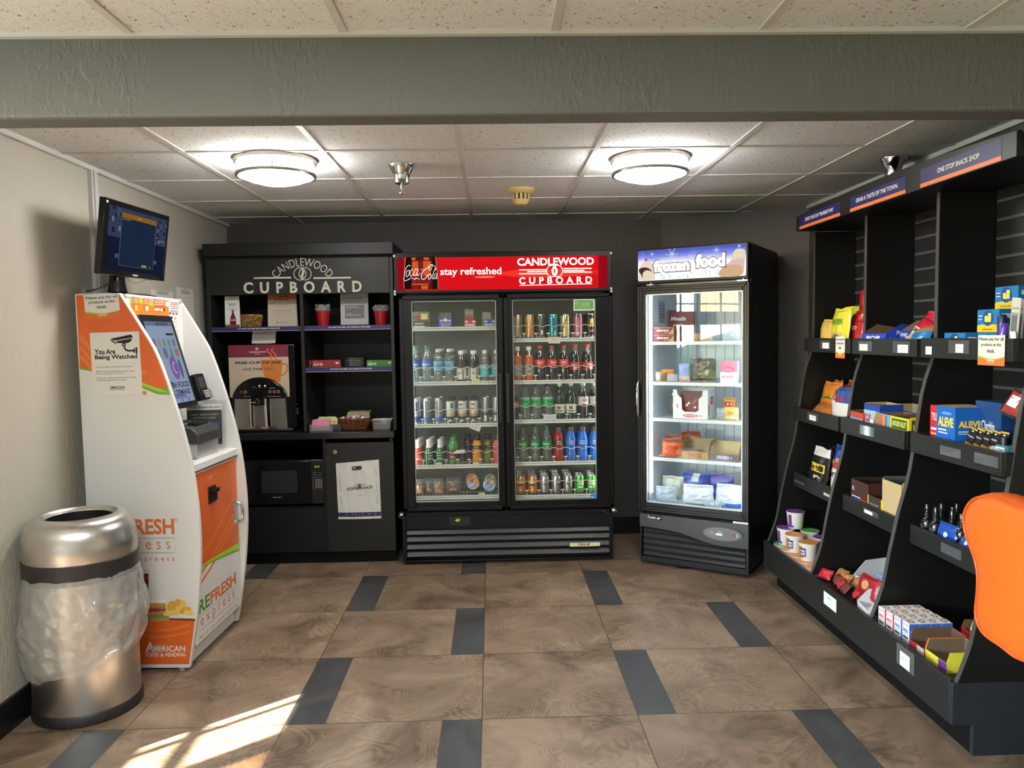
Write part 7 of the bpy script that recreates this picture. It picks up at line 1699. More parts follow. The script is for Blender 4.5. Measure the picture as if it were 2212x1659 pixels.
for px, lab in ((698, 'red plastic tumbler of wrapped cups left of the grey card, upper right shelf'), (823.5, 'red plastic tumbler of wrapped cups right of the grey card, upper right shelf')):
    x0, x1, z0, z1 = rY(px-15.5, 672, px+15.5, 700, 5.13); zb_ = ZT-.0064
    h_ = z1-zb_
    o = obj('tumbler', MB().lathe([(.034, 0), (.036, .002), (.046, h_-.006), (.048, h_-.005), (.048, h_), (.044, h_), (.034, .006)], CUPR, 28), None); o.location = ((x0+x1)/2, 5.13, zb_); tag(o, lab, 'cup', 'red tumblers')
    FILM2 = clear('crinkled_film', (.86, .86, .86), body=.30, bodycol=(.66, .65, .64), rough=.10, bump=1.0, bscale=40)
    def puff(u, v, s=px):
        a = 2*PI*u; n_ = noise.noise(Vector((math.cos(a)*2.5, math.sin(a)*2.5, v*4+s))); r_ = .040*(1-v*.15)+.015*math.sin(PI*v)+.016*n_*v
        return Vector((r_*math.cos(a), r_*math.sin(a), h_-.012+.052*v+.014*n_*v))
    mb = MB().surf(puff, 26, 8, FILM2, closeu=True); mb.poly([puff(i/26, 1) for i in range(26)], FILM2)
    obj('film', mb, o, world=False, label='clear crinkled film over the cups')
x0, x1, z0, z1 = rY(734, 600, 794, 699, 5.15)
def greycard(mb, o, r_, u_, w, h):
    PF(('r', 0, 1, 0, .045, paint(112, 24, 50)), ('t', 'CANDLEWOOD', .72, .955, .45, .03, INK), ('t', 'Seriously, help yourself.', .45, .80, .72, .045, INK), ('t', 'HELP yourself to snacks and amenities', .45, .735, .70, .022, paint(80, 80, 86), .005), ('t', 'whenever you like it', .36, .70, .48, .022, paint(80, 80, 86), .005))(mb, o, r_, u_, w, h)
    flat(mb, [(x*w, y*h) for x, y in rrect(.16, .86, .22, .60, .04)], paint(96, 92, 92), o, r_, u_, .003)
    for y, ww in ((.55, .4), (.52, .55), (.46, .15), (.36, .2), (.32, .5), (.29, .55)): flat(mb, rect(.2*w, (.2+ww)*w, y*h, (y+.012)*h), paint(186, 184, 184), o, r_, u_, .0034)
tent('counter_card', x0, x1, ZT-.0065, ZT-.0065+.232, 5.16, .07, 'grey help yourself card standing between the two red tumblers', greycard, paint(186, 186, 190, .55))
ZT2 = ZS2+.0066
def teabox(px0, px1, col, word, lab, Y=5.09, xs=None):
    x0, x1, z0, z1 = rY(px0, 777, px1, 793, Y)
    if xs: x0, x1 = xs
    o = carton('tea_box', x1-x0, .13, z1-ZT2+.004, paint(*col, .45), ((x0+x1)/2, Y+.065, ZT2-.0062), label=lab, group='tea boxes', faces=[('front', PF(('t', word, .21, .45, .33, .34, WHITE), ('t', 'BIGELOW', .13, .78, .12, .12, WHITE, .0), ('e', .88, .6, .07, .10, WHITE)))], top=paint(*[int(c_*.5) for c_ in col], .5))
    return o
teabox(674, 736, (150, 34, 36), 'BLACK TEA', 'dark red box of black tea on the middle right shelf')
x0, x1, z0, z1 = rY(660, 777, 672, 793, 5.09)
teabox(660, 671, (120, 24, 30), '', 'red tea box half hidden at the left end of the middle shelf', xs=(DX+.016, ony(672.5, 785, 5.09).x))
teabox(792, 848, (66, 128, 56), 'GREEN TEA', 'green box of green tea on the middle right shelf', xs=(ony(792, 785, 5.09).x, HX1-.028))
x0, x1, z0, z1 = rY(738, 773, 790, 794, 5.10)
o = obj('mesh_tray', MB().prism([(x, y, 0) for x, y in rrect(x0, x1, 5.10, 5.20, .02)], (0, 0, z1-z0), GLOSSB), None); o.location = (0, 0, ZT2-.0062)
mb = MB()
for i in range(12):
    for j in range(4):
        if random.random() < .75: xq = x0+.03+(x1-x0-.06)*i/11; zq = .012+.011*j; mb.box(xq-.0022, xq+.0022, 5.0985, 5.0999, zq-.002, zq+.002, paint(120, 118, 112))
obj('holes', mb, o, world=False); tag(o, 'black perforated tray between the black tea and green tea boxes', 'tray')
# coffee machine
cof = thing('coffee_machine', 'black coffee dispenser with a free cup of joe sign on the counter', 'coffee machine', (-1.50, 5.2, .8805))
CY = 5.06; ZC0 = .8812
x0, x1, z0, z1 = rY(494, 744, 625, 932, CY)
obj('body', MB().box(x0, x1+.035, CY+.03, 5.45, ZC0+.02, z1, GLOSSB).box(x0+.02, x1+.02, CY-.02, 5.42, ZC0, ZC0+.02, BLACK), cof, bev=.006)
s0, s1, s2, s3 = rY(494.5, 745, 624, 858, CY+.028)
mb = MB(); SO2 = Vector((s0, CY+.029, s2)); sw_, sh_ = s1-s0, s3-s2
WINE = paint(126, 40, 64, .45); CRM2 = paint(206, 188, 164, .5); MUG = paint(214, 124, 44, .5)
def cf(pts, m_, l): flat(mb, [(x*sw_, y*sh_) for x, y in pts], m_, SO2, X_, Z_, l)
cf(rect(0, 1, 0, 1), CRM2, .0006); cf(rect(0, 1, .765, 1), WINE, .0009)
cf(spline([(.535, .715), (.54, .60), (.57, .48), (.62, .36), (.84, .29), (.86, .38), (.885, .50), (.895, .715)], 3), MUG, .0010)
stroke(mb, [(x*sw_, y*sh_) for x, y in spline([(.89, .62), (.95, .63), (.98, .58), (.97, .50), (.92, .43), (.87, .41)], 5)], .026*sw_, MUG, SO2, X_, Z_, .0012)
for dx in (0, .075): stroke(mb, [((.66+dx+a)*sw_, b2*sh_) for a, b2 in spline([(.01, .935), (-.012, .88), (.03, .84), (.055, .80), (.045, .765), (.058, .72)], 5)], .010, paint(220, 110, 60), SO2, X_, Z_, .0013)
wr = lambda s, x, y, w_, h_, m_, o_=.03: write(mb, s, m_, SO2+Vector((x*sw_, 0, y*sh_)), X_, Z_, h=h_*sh_, w=w_*sw_ if w_ else None, off=o_, lift=.0016)
wr('FREE CUP OF JOE', .49, .655, .76, .062, NAVY, .035); wr('ON THE GO!', .49, .54, .53, .058, paint(176, 150, 132), .03); wr('ON THE GO!', .49, .54, .515, .045, paint(206, 184, 158), .0)
wr('CANDLEWOOD', .485, .865, .28, .032, WHITE, .01); wr('SUITES', .485, .825, .09, .016, WHITE, .005); cf(ell(.48, .925, .025, .024, 16), WHITE, .0016); cf(ell(.48, .925, .008, .016, 10), WINE, .002)
obj('sign', mb, cof, label='wine and cream free cup of joe sign')
arch = [(x, z) for x, z in spline([ony(px, py, CY).xz[:] for px, py in ((503, 862), (505, 850), (515, 834), (532, 821), (556, 815), (582, 818), (605, 832), (616, 846), (621, 862))], 5)]
zbt = ony(560, 930, CY).z
mb = MB().prism([(x, CY-.012, z) for x, z in arch]+[(arch[-1][0]+.014, CY-.012, zbt), (arch[0][0]-.004, CY-.012, zbt)], (0, .042, 0), GLOSSB)
hood = obj('front_panel', mb, cof, bev=.006)
mb = MB(); pz0, pz1 = ony(560, 928, CY).z, ony(560, 861, CY).z; px0_, px1_ = ony(508, 900, CY).x, ony(622, 900, CY).x
mb.surf(lambda u, v: (px0_+.006*(v)+(px1_-px0_-.016*v)*u, CY-.0135-.004*math.sin(PI*u)+(.008 if .3 < u < .36 or .62 < u < .70 else 0), pz0+(pz1-pz0)*v), 30, 4, STEEL)
obj('steel_splash', mb, hood)
a, b2 = ony(548, 858, CY), ony(574, 875, CY); mb = MB().lathe([(.018, 0), (.026, .004), (.028, .03), (.024, .050), (.012, .058)], GLOSSB, 20, ((a.x+b2.x)/2, CY-.045, b2.z)); mb.box(a.x, b2.x, CY-.04, CY-.012, b2.z+.004, a.z+.012, GLOSSB)
sp = obj('spout', mb, hood); mb = MB(); mb.box(a.x+.004, (a.x+b2.x)/2-.002, CY-.0745, CY-.072, b2.z+.021, b2.z+.028, paint(206, 116, 50)); obj('mark', mb, sp)
mb = MB(); BY_ = CY-.0125
def but(px, py, r, ring, inner):
    p = ony(px, py, BY_); mb.cyl((p.x, BY_-.004, p.z), (p.x, BY_, p.z), r, ring, 16); mb.cyl((p.x, BY_-.0055, p.z), (p.x, BY_-.0042, p.z), r*.7, inner, 14)
for px, py, c1, c2 in ((521, 847, paint(150, 40, 40), paint(120, 20, 24)), (530, 847, paint(170, 168, 164), BLACK), (583, 846, paint(170, 168, 164), BLACK), (592.5, 846, paint(190, 110, 100), paint(130, 20, 24)), (601.5, 846, paint(170, 168, 164), BLACK)): but(px, py, .010, c1, c2)
for px, py, g_ in ((560.5, 833, glow('led_red', (1, .25, .12), 3)), (572.5, 833, glow('led_green', (.4, 1, .3), 2))): p = ony(px, py, BY_); mb.cyl((p.x, BY_-.003, p.z), (p.x, BY_, p.z), .004, g_, 10)
for px, py, w_ in ((549, 836, .016), (561, 837, .02), (573, 836, .016), (534, 856, .044), (592, 856, .088), (588, 838, .034)): p = ony(px, py, BY_); mb.box(p.x-w_/2, p.x+w_/2, BY_-.0008, BY_, p.z-.002, p.z+.001, paint(150, 148, 144))
obj('buttons', mb, hood)
mb = MB()
for px0, px1, c1 in ((536, 549, (206, 110, 50)), (551, 562, (60, 58, 54)), (564, 582, (206, 110, 50)), (584, 597, (60, 58, 54))): p, q = ony(px0, 925.5, CY-.02), ony(px1, 921.5, CY-.02); mb.box(p.x, q.x, CY-.0185, CY-.0178, p.z, q.z, paint(*c1, .45))
obj('warning_label', mb, hood)
mb = MB(); p = ony(636, 875, CY); mb.cyl((x1+.0355, 5.10, p.z), (x1+.040, 5.10, p.z), .008, CHROME, 12); obj('lock', mb, cof)
mb = MB().quad((x1+.0355, 5.09, .985), (x1+.0355, 5.14, .985), (x1+.0355, 5.14, 1.03), (x1+.0355, 5.09, 1.03), paint(150, 150, 150)); obj('data_label', mb, cof)
mb = MB().tube([tuple(q) for q in spline([(x1+.036, 5.3, .95), (x1+.06, 5.28, .955), (x1+.075, 5.30, .92), (x1+.07, 5.34, .886)], 5)], .003, paint(90, 90, 88), 6); obj('cord', mb, cof)
# notice on a stand on top of the machine
a, b2, c_ = ony(543, 738, CY+.06), ony(594, 738, CY+.06), ony(546, 711, CY+.06)
t = thing('counter_notice', 'please pay notice curling on a stand on top of the coffee machine', 'sign', ((a.x+b2.x)/2, CY+.07, z1), 0, 'please pay notices')
mb = MB().box((a.x+b2.x)/2-.05, (a.x+b2.x)/2+.05, CY+.05, CY+.085, z1+.0006, z1+.006, paint(90, 76, 60)); obj('stand', mb, t)
mb = MB(); notice(mb, Vector((a.x, CY+.065, z1+.006)), X_, Vector((0, .25, 1)), b2.x-a.x, .10); 
for i in range(len(mb.v)):
    p = mb.v[i]; f_ = (p.z-z1-.006)/.1; mb.v[i] = Vector((p.x+.012*f_, p.y-.055*max(0, f_-.5)**2*4*.6, p.z))
obj('paper', mb, t)
# packets, creamers, straws
ZW = .8805
x0, x1, z0, z1 = rY(664, 897, 719, 929, 5.03); x0 += .016
t = thing('packet_bin', 'clear bin of pink and yellow sweetener packets on the worktop', 'bin', ((x0+x1)/2, 5.08, ZW))
mb = MB()
for b in ((x0, x1, 5.015, 5.018, ZW+.0005, ZW+.042), (x0, x1+.03, 5.145, 5.148, ZW+.0005, ZW+.055), (x0, x0+.003, 5.018, 5.145, ZW+.0005, ZW+.048), (x1, x1+.003, 5.015, 5.148, ZW+.0005, ZW+.05), (x0+.003, x1, 5.018, 5.145, ZW+.0005, ZW+.003)): mb.box(*b, clear('bin_acrylic', (.8, .8, .8), body=.12))
obj('tray', mb, t)
def packet(x, y, z, m_, lab, ang, grp, w_=.062, h_=.045, tilt=-.35):
    mb = MB().surf(lambda u, v: ((u-.5)*w_, -.002*math.sin(PI*u)*math.sin(PI*v), h_*v), 4, 3, m_).surf(lambda u, v: ((.5-u)*w_, .0025*math.sin(PI*u)*math.sin(PI*v), h_*v), 4, 3, m_)
    mb.quad((-w_*.3, -.0026, h_*.3), (w_*.3, -.0026, h_*.3), (w_*.3, -.0026, h_*.55), (-w_*.3, -.0026, h_*.55), paint(200, 110, 150) if 'pink' in lab else PAPER)
    o = obj('sweetener_packet', mb, None); o.matrix_basis = Matrix.Translation((x, y, z)) @ Matrix.Rotation(ang, 4, 'Z') @ Matrix.Rotation(tilt, 4, 'X'); tag(o, lab, 'packet', grp)
PKP = paint(206, 120, 156, .6); YLP = paint(206, 192, 88, .6); BLP = paint(190, 200, 206, .6)
for k in range(6): packet(x0+.040+.052*(k % 2), 5.028+.011*(k//2), ZW+.004+.013*(k//2), PKP, 'pink sweetener packet, %s row, %s side of the packet bin' % (('front', 'middle', 'upper')[k//2], ('left', 'right')[k % 2]), random.uniform(-.05, .05), 'pink sweetener packets')
for k in range(5): packet(x0+.05+.022*k, 5.085+.010*(k % 2), ZW+.03+.006*(k % 3), YLP, '%s yellow sweetener packet from the left, behind the pink ones' % ORD[k], random.uniform(-.4, .4), 'yellow sweetener packets')
for k in range(3): packet(x0+.06+.03*k, 5.12, ZW+.042, BLP, '%s pale packet from the left at the back of the packet bin' % ORD[k], random.uniform(-.4, .4), 'pale packets')
x0, x1, z0, z1 = rY(726, 906, 797, 931, 5.05)
basket((x0+x1)/2, 5.12, ZW+.0002, (x1-x0)/2-.004, .072, z1-z0-.003, wicker(134, 76, 48), 'brown wicker basket of creamer pods on the worktop', n=30)
bxc = (x0+x1)/2; zt_b = ZW+z1-z0
for k, (dx, dy, dz, m_) in enumerate(((-.07, -.01, 0, WHITE), (-.035, -.03, 0, paint(190, 120, 96)), (0, -.005, .008, WHITE), (.03, -.03, 0, paint(200, 150, 120)), (.06, -.005, 0, WHITE), (-.05, .025, .005, paint(214, 190, 170)), (.01, .03, .006, WHITE), (.05, .025, .004, paint(190, 120, 96)), (.088, .0, -.004, WHITE))):
    o = obj('creamer_pod', MB().lathe([(.012, 0), (.0155, .018), (.019, .019), (.019, .021), (.001, .0215)], m_, 14), None); o.matrix_basis = Matrix.Translation((bxc+dx, 5.12+dy, zt_b-.018+dz)) @ Matrix.Rotation(random.uniform(-.5, .5), 4, 'X') @ Matrix.Rotation(random.uniform(-.5, .5), 4, 'Y'); tag(o, '%s creamer pod, %s in the brown basket' % ('white' if m_ is WHITE else 'brown topped', ('far left', 'left front', 'centre', 'right front', 'right', 'left rear', 'centre rear', 'right rear', 'far right')[k]), 'creamer', 'creamer pods in the basket')
for px0, px1, lab in ((752, 800, 'left stack of tan napkins behind the brown basket'),):
    a, b2 = ony(px0, 896, 5.24), ony(px1, 896, 5.24); o = obj('napkin_stack', MB().box(a.x, b2.x, 5.21, 5.33, ZW, ZW+.105, paint(176, 156, 120, .7)), None, bev=.003); tag(o, 'stack of tan napkins standing behind the brown basket', 'napkins')
x0, x1, z0, z1 = rY(801, 898, 847, 926, 5.04)
t = thing('straw_bin', 'clear glass bin full of wrapped stirrers at the right end of the worktop', 'bin', ((x0+x1)/2, 5.09, ZW))
mb = MB(); GLB = clear('bin_glass', (.74, .74, .74), body=.25, bodycol=(.4, .4, .4), ior=1.6)
mb.surf(lambda u, v: ((x0+x1)/2+((x1-x0)/2-.012+.012*v)*(1 if math.cos(2*PI*u) > 0 else -1)*abs(math.cos(2*PI*u))**.3, 5.09+(.045+.010*v)*(1 if math.sin(2*PI*u) > 0 else -1)*abs(math.sin(2*PI*u))**.3, ZW+.001+.062*v), 32, 4, GLB, closeu=True)
obj('tray', mb, t); mb = MB()
mb.box(x0+.014, x1-.014, 5.05, 5.13, ZW+.002, ZW+.045, paint(150, 148, 144)); obj('contents', mb, t)
for k in range(14):
    xq = random.uniform(x0+.02, x1-.02); yq = random.uniform(5.055, 5.12); an = random.uniform(-.5, .5); L_ = .055
    mb = MB().cyl((xq-L_*math.cos(an)*.8, yq-L_*math.sin(an)*.5, ZW+.058+.0025*(k % 4)), (xq+L_*math.cos(an)*.5, yq+L_*math.sin(an)*.5, ZW+.060+.003*(k % 5)), .0030, paint(206, 204, 200, .6), 6)
    for i in range(len(mb.v)): mb.v[i].x = min(max(mb.v[i].x, x0+.002), x1-.002)
    tag(obj('stirrer', mb, None), 'white paper wrapped stirrer in the glass bin', 'stirrer', 'wrapped stirrers')
# microwave in the niche
x0, x1, z0, z1 = rY(536, 995, 702, 1094, 5.02)
x0, x1 = -1.66, -1.122
mw_ = thing('microwave', 'black microwave oven with a green clock in the cupboard niche', 'microwave', ((x0+x1)/2, 5.2, .3845))
MZ0, MZ1 = .3850, z1+.0
obj('body', MB().box(x0, x1, 5.04, 5.42, MZ0+.008, MZ1, GLOSSB).box(x0+.03, x0+.06, 5.08, 5.1, MZ0, MZ0+.008, BLACK).box(x1-.06, x1-.03, 5.08, 5.1, MZ0, MZ0+.008, BLACK).box(x0+.03, x0+.06, 5.36, 5.38, MZ0, MZ0+.008, BLACK).box(x1-.06, x1-.03, 5.36, 5.38, MZ0, MZ0+.008, BLACK), mw_, bev=.003)
dxr = ony(671, 1040, 5.02).x
md = obj('door', MB().box(x0+.003, dxr, 5.018, 5.0395, MZ0+.016, MZ1-.004, GLOSSB), mw_, bev=.003)
w0, w1, w2_, w3 = rY(565, 1017, 642, 1065, 5.017)
obj('window', MB().box(w0, w1, 5.0165, 5.018, w2_, w3, P('microwave_screen', (.022, .022, .022), .3)), md)
mb = MB(); p = ony(599, 1074.5, 5.017); write(mb, 'Magic Chef', WHT, (p.x, 5.0178, p.z), X_, Z_, h=.007, w=.060, off=.01); obj('badge', mb, md)
mp = obj('control_panel', MB().box(dxr+.003, x1-.003, 5.018, 5.0395, MZ0+.016, MZ1-.004, BLACK), mw_, bev=.002)
mb = MB(); c0, c1, c2, c3 = rY(675.5, 1003, 694, 1013, 5.017); mb.box(c0, c1, 5.0168, 5.018, c2, c3, P('clock_back', (.004, .012, .004), .2)); write(mb, '2:17', glow('display_green', (.75, .95, .10), .9), ((c0+c1)/2, 5.0168, (c2+c3)/2), X_, Z_, h=.014, w=.034, off=.0); obj('clock', mb, mp)
mb = MB()
for i in range(3):
    for j in range(4):
        p = ony(683.5+5.3*i, 1037+5*j, 5.017); mb.box(p.x-.0055, p.x+.0055, 5.0172, 5.018, p.z-.0045, p.z+.0045, paint(150, 148, 142))
for py, n_ in ((1021, 2), (1026, 2), (1031.5, 2), (1056, 2)):
    for i in range(n_): p = ony(680+11*i, py, 5.017); mb.box(p.x-.012, p.x+.012, 5.0172, 5.018, p.z-.003, p.z+.003, paint(70, 68, 66))
for i in range(4): p = ony(677, 1038+5*i, 5.017); mb.box(p.x-.007, p.x+.007, 5.0172, 5.018, p.z-.003, p.z+.003, paint(90, 88, 84))
obj('keypad', mb, mp)
# carrier bag hung on the cupboard door
x0, x1, z0, z1 = rY(727, 997, 820, 1121, 4.96)
t = thing('carrier_bag', 'white plastic carrier bag hung flat on the cupboard door', 'bag', ((x0+x1)/2, 4.955, z0))
bw_, bh_ = x1-x0, z1-z0
BGW = P('white_bag_film', (.66, .65, .61), .30, bump=.15, bscale=9)
def bgf(u, v, l=0.0):
    y = 4.963-.006*math.sin(PI*u)-.004*noise.noise(Vector((u*5, v*4, 2)))-.003*noise.noise(Vector((u*11+v*3, v*2, 7)))
    return Vector((x0+.006*(1-v)+bw_*u, y-l, z0+bh_*v+.010*(u-.5)*(v > .5)*2))
mb = MB().surf(lambda u, v: bgf(u, v), 24, 30, BGW).surf(lambda u, v: bgf(1-u, v)+Vector((0, .0035, 0)), 24, 30, BGW); obj('film', mb, t, label='wrinkled white bag film')
mb = MB(); bo = lambda x, y: bgf(min(max(x, 0), 1), min(max(y, 0), 1), .0018)
mb.poly([bo(x, y) for x, y in rrect(.37, .60, .855, .925, .03)], paint(54, 50, 46))
def bw(s, x, y, w_, h_, m_=NAVY, off=.02, **k): write(mb, s, m_, None, None, None, h=h_*bh_, w=w_*bw_ if w_ else None, off=off, fn=lambda a, b2: bo(x+a/bw_, y+b2/bh_), **k)
INKB = paint(34, 36, 60)
bw('CUPBOARD', .53, .535, .60, .042, INKB, .035, space=1.25); bw('CANDLEWOOD', .53, .598, .30, .03, paint(120, 124, 140), .0); bw('For all your stuff', .54, .415, .24, .013, INKB, .0)
for r_ in (.05,): mb.add([bo(.53+r_*math.cos(a)*k, .575+r_*.78*math.sin(a)*k) for k in (1, .72) for a in [2*PI*i/20 for i in range(20)]], [(i, (i+1) % 20, 20+(i+1) % 20, 20+i) for i in range(20)], INKB)
mb.poly([bo(.53+.022*math.cos(2*PI*i/12), .575+.026*math.sin(2*PI*i/12)) for i in range(12)], INKB); mb.poly([bo(x, y) for x, y in ((.25, .560), (.45, .560), (.45, .565), (.25, .565))], INKB); mb.poly([bo(x, y) for x, y in ((.61, .560), (.81, .560), (.81, .565), (.61, .565))], INKB)
for k, ch_ in enumerate('CUPBOARD BAG'):
    if ch_ != ' ': bw(ch_, .085, .83-.049*k, .030, .026, paint(70, 74, 110), .0)
for k, ch_ in enumerate('FOR YOUR USE'):
    if ch_ != ' ': bw(ch_, .925, .835-.05*k, .030, .026, paint(70, 74, 110), .0)
n = 12
for i in range(n): a0, a1 = i/n, (i+1)/n; mb.quad(bo(a0, .045), bo(a1, .045), bo(a1, .118), bo(a0, .118), NAVY)
for i in range(13): bw('*', .05+.075*i, .082, .022, .020, WHITE)
obj('print', mb, t, label='navy bag lettering and border')
hk = MB().box(x1-.075, x1-.02, 4.962, 4.9695, z1+.005, z1+.016, GLOSSB); obj('hook', hk, t)

# ------------------------------------------------------------------ goods on the snack rack (facing the room)
RB = -PI/2
def rx(px, py, X): return onx(px, py, X)
def rspan(x0, x1, y, X): return abs(onx(x0, y, X).y-onx(x1, y, X).y)
def rzt(px, y0, y1, X): return abs(onx(px, y0, X).z-onx(px, y1, X).z)
Z1, Z2, Z3, Z4 = 1.3865, .9965, .6185, .2505
LIMS = {Z1: (1.792, [(3.766, 4.284), (3.166, 3.706), (2.576, 3.104)]), Z2: (1.745, [(3.781, 4.309), (3.168, 3.719), (2.556, 3.084)]), Z3: (1.739, [(3.806, 4.284), (3.188, 3.674), (2.591, 3.064)]), Z4: (1.596, [(3.768, 4.342), (3.158, 3.736), (2.556, 3.126)])}
SOFT = []
def fit(y, w_, z):
    """keeps something w_ wide inside its bay"""
    lo, hi = min(LIMS[z][1], key=lambda b: abs((b[0]+b[1])/2-y)); w_ = min(w_, hi-lo-.004)
    return min(max(y, lo+w_/2+.001), hi-w_/2-.001), w_
def wverts(o):
    M = o.matrix_basis; out = [M @ v.co for v in o.data.vertices]
    for c in o.children: out += [M @ c.matrix_basis @ v.co for v in c.data.vertices]
    return out
def rbag(x0, x1, yt, yb, X, z, zones, lab, seed, texts=(), d=.052, tilt=-.12, rotz=0.0, roll=0.0, group='snack bags on the rack', sag=0.0, name='snack_bag', cat='snack bag'):
    xm = (x0+x1)/2; p = onx(xm, yb, X); w_ = rspan(x0, x1, (yt+yb)/2, X)*.9; zt__ = onx(xm, yt, X).z; h_ = max(zt__-z, .04)
    o = bag(name, w_, h_, d, zones, Vector((X, p.y, z+.001)), RB+rotz, tilt, seed, texts, lab, cat, group, 1.2, sag, roll)
    SOFT.append((o, z)) if z in LIMS else None
    return o
one = lambda m_: (lambda u, v: m_)
YELB = P('lime_yellow_bag', srgb(222, 214, 60), .3, coat=.3); YEL2 = P('corn_yellow_bag', srgb(214, 178, 84), .3, coat=.3); REDB = P('red_bag', srgb(176, 34, 32), .3, coat=.3); GREYB = P('grey_bag', srgb(120, 110, 112), .3, .2); WHB = P('white_bag', srgb(212, 206, 200), .35)
rbag(1790, 1832, 666, 730, 1.83, Z1, lambda u, v: YELB if v > .38 or u > .8 else paint(206, 184, 120, .35), 'lime yellow onion snack bag standing on the top shelf', 1.7, [('FUNYUN', paint(70, 140, 50), .46, .66, .62, .15), ('o', paint(110, 110, 50), .5, .22, .5, .3)])
rbag(1772, 1800, 690, 730, 1.84, Z1, one(YEL2), 'corn yellow bag half behind the lime yellow bag, top shelf', 2.9)
rbag(1810, 1848, 662, 730, 1.93, Z1, one(YELB), 'second lime yellow bag leaning at the back of the top shelf', 4.3)
rbag(1822, 1848, 672, 730, 1.86, Z1, lambda u, v: REDB if u > .3 else YELB, 'glossy red tortilla bag right of the yellow bags, top shelf', 5.1, [('DORITOS', WHITE, .5, .55, .7, .10)])
rbag(1838, 1864, 664, 730, 1.90, Z1, lambda u, v: GREYB if v < .7 else WHB, 'grey and white bag behind the red bag, top shelf', 6.6, [('SPICY', INK, .5, .8, .5, .08)])
rbag(1846, 1866, 690, 730, 1.86, Z1, one(REDB), 'small red bag at the right end of the first top tray', 7.4)
rbag(1857, 1867, 628, 680, 2.07, onx(1862, 680, 2.07).z, one(REDB), 'narrow red bag hanging on the slatwall of the far bay', 8.1, d=.02, tilt=0)
# pastry boxes
POPB = paint(34, 66, 186, .4)
def popbox(x0, x1, yt, yb, X, d_, lab, tilt, rz, txt):
    p = onx((x0+x1)/2, yb, X); w_ = rspan(x0, x1, yb, X); p.y, w_ = fit(p.y, w_, Z1)
    return openbox('pastry_box', w_, d_, .105, .045, POPB, Vector((X+d_/2+.012, p.y+.004, Z1+.0225)), RB+rz, lab, faces=[('front', PF(('t', txt, .5, .5, .55, .5, WHITE),)), ('right', PF(('t', 'POP-TARTS', .55, .55, .6, .20, WHITE), ('r', .1, .4, .1, .3, paint(40, 130, 190)))), ('left', PF(('t', 'POP-TARTS', .5, .6, .5, .16, WHITE),))], tilt=-.18, inner=paint(120, 98, 72), group='blue pastry boxes')
popbox(1843, 1885, 680, 730, 1.80, .20, 'blue open pastry box with a low front, first in the second top tray', -.18, .10, 'POP')
p = onx(1925, 730, 1.82)
openbox('pastry_box', .19, .17, .115, .05, POPB, Vector((1.945, p.y-.035, Z1+.028)), RB-.3, 'blue open pastry box turned sideways beside the candy bags', faces=[('front', PF(('t', 'POP-TARTS', .5, .62, .7, .34, WHITE), ('r', .05, .35, .1, .3, paint(40, 140, 180)), ('e', .85, .4, .03, .12, WHITE)))], tilt=-.22, inner=paint(126, 104, 78), group='blue pastry boxes')
CANR = P('candy_red_bag', srgb(200, 36, 60), .3, coat=.3); CANB = P('candy_blue_bag', srgb(40, 120, 190), .3, coat=.3)
rbag(1975, 2015, 668, 720, 1.93, Z1, lambda u, v: CANR if v > .5 else WHB, 'red and white candy bag leaning at the back of the second top tray', 3.3, [('TWIRL', INK, .5, .45, .5, .14)], tilt=-.3)
rbag(1938, 1992, 688, 730, 1.83, Z1, lambda u, v: CANR if v > .62 else (paint(230, 220, 210, .4) if v > .4 else paint(206, 170, 130, .4)), 'red and cream candy bag lying in front, second top tray', 4.8, [('CRISPY', INK, .5, .5, .5, .12)], tilt=-.6, roll=.3)
rbag(1970, 2012, 706, 732, 1.82, Z1, lambda u, v: CANB if v < .7 else paint(150, 120, 70, .4), 'blue cookie bag at the right end of the second top tray', 6.1, tilt=-.5, roll=-.2)
# laundry boxes
ABLU = paint(36, 124, 186, .4); AYEL = paint(226, 200, 50, .4)
def allbox(px, py, X, z, lab, w_=.115, d_=.055, h_=.085):
    p = onx(px, py, X)
    f_ = PF(('r', 0, 1, 0, .28, AYEL), ('e', .5, .28, .5, .07, AYEL), ('e', .5, .62, .24, .34, paint(26, 70, 150)), ('t', 'all', .5, .64, .30, .40, paint(240, 226, 90), .06), ('t', 'powerclean', .5, .12, .45, .10, paint(190, 80, 40)), ('r', .06, .26, .7, .74, WHITE), ('r', .06, .26, .55, .59, WHITE))
    return carton('detergent_box', w_, d_, h_, ABLU, Vector((X+d_/2, p.y, z)), RB, lab, group='blue detergent boxes', faces=[('front', f_), ('right', PF(('r', 0, 1, 0, .28, AYEL), ('r', .2, .8, .6, .8, WHITE))), ('left', PF(('r', .2, .8, .5, .8, paint(26, 90, 150)),))], top=paint(30, 100, 160))
allbox(2062, 728, 1.83, Z1+.0005, 'blue and yellow detergent box low in the third top tray, behind the brown box', w_=.135)
allbox(2135, 728, 1.86, Z1+.0005, 'lower detergent box of the middle detergent pile', w_=.125); allbox(2134, 703, 1.86, Z1+.087, 'upper detergent box of the middle pile, logo fully visible', w_=.125)
for k in range(3): allbox(2172, 728, 1.95, Z1+.0005+.0865*k, '%s detergent box of the tall pile by the combs' % ('bottom', 'middle', 'top')[k], w_=.13)
allbox(2098, 728, 1.93, Z1+.0005, 'blue detergent box at the back between the two piles', w_=.12)
p = onx(2066, 728, 1.80); carton('sewing_box', .155, .03, .034, paint(64, 46, 44, .45), Vector((1.812, p.y, Z1+.0005)), RB, 'flat brown box with a white label at the front of the third top tray', faces=[('front', PF(('r', .56, .92, .15, .9, paint(196, 190, 186)), ('t', 'SEWING KIT', .74, .6, .28, .2, INK)))])
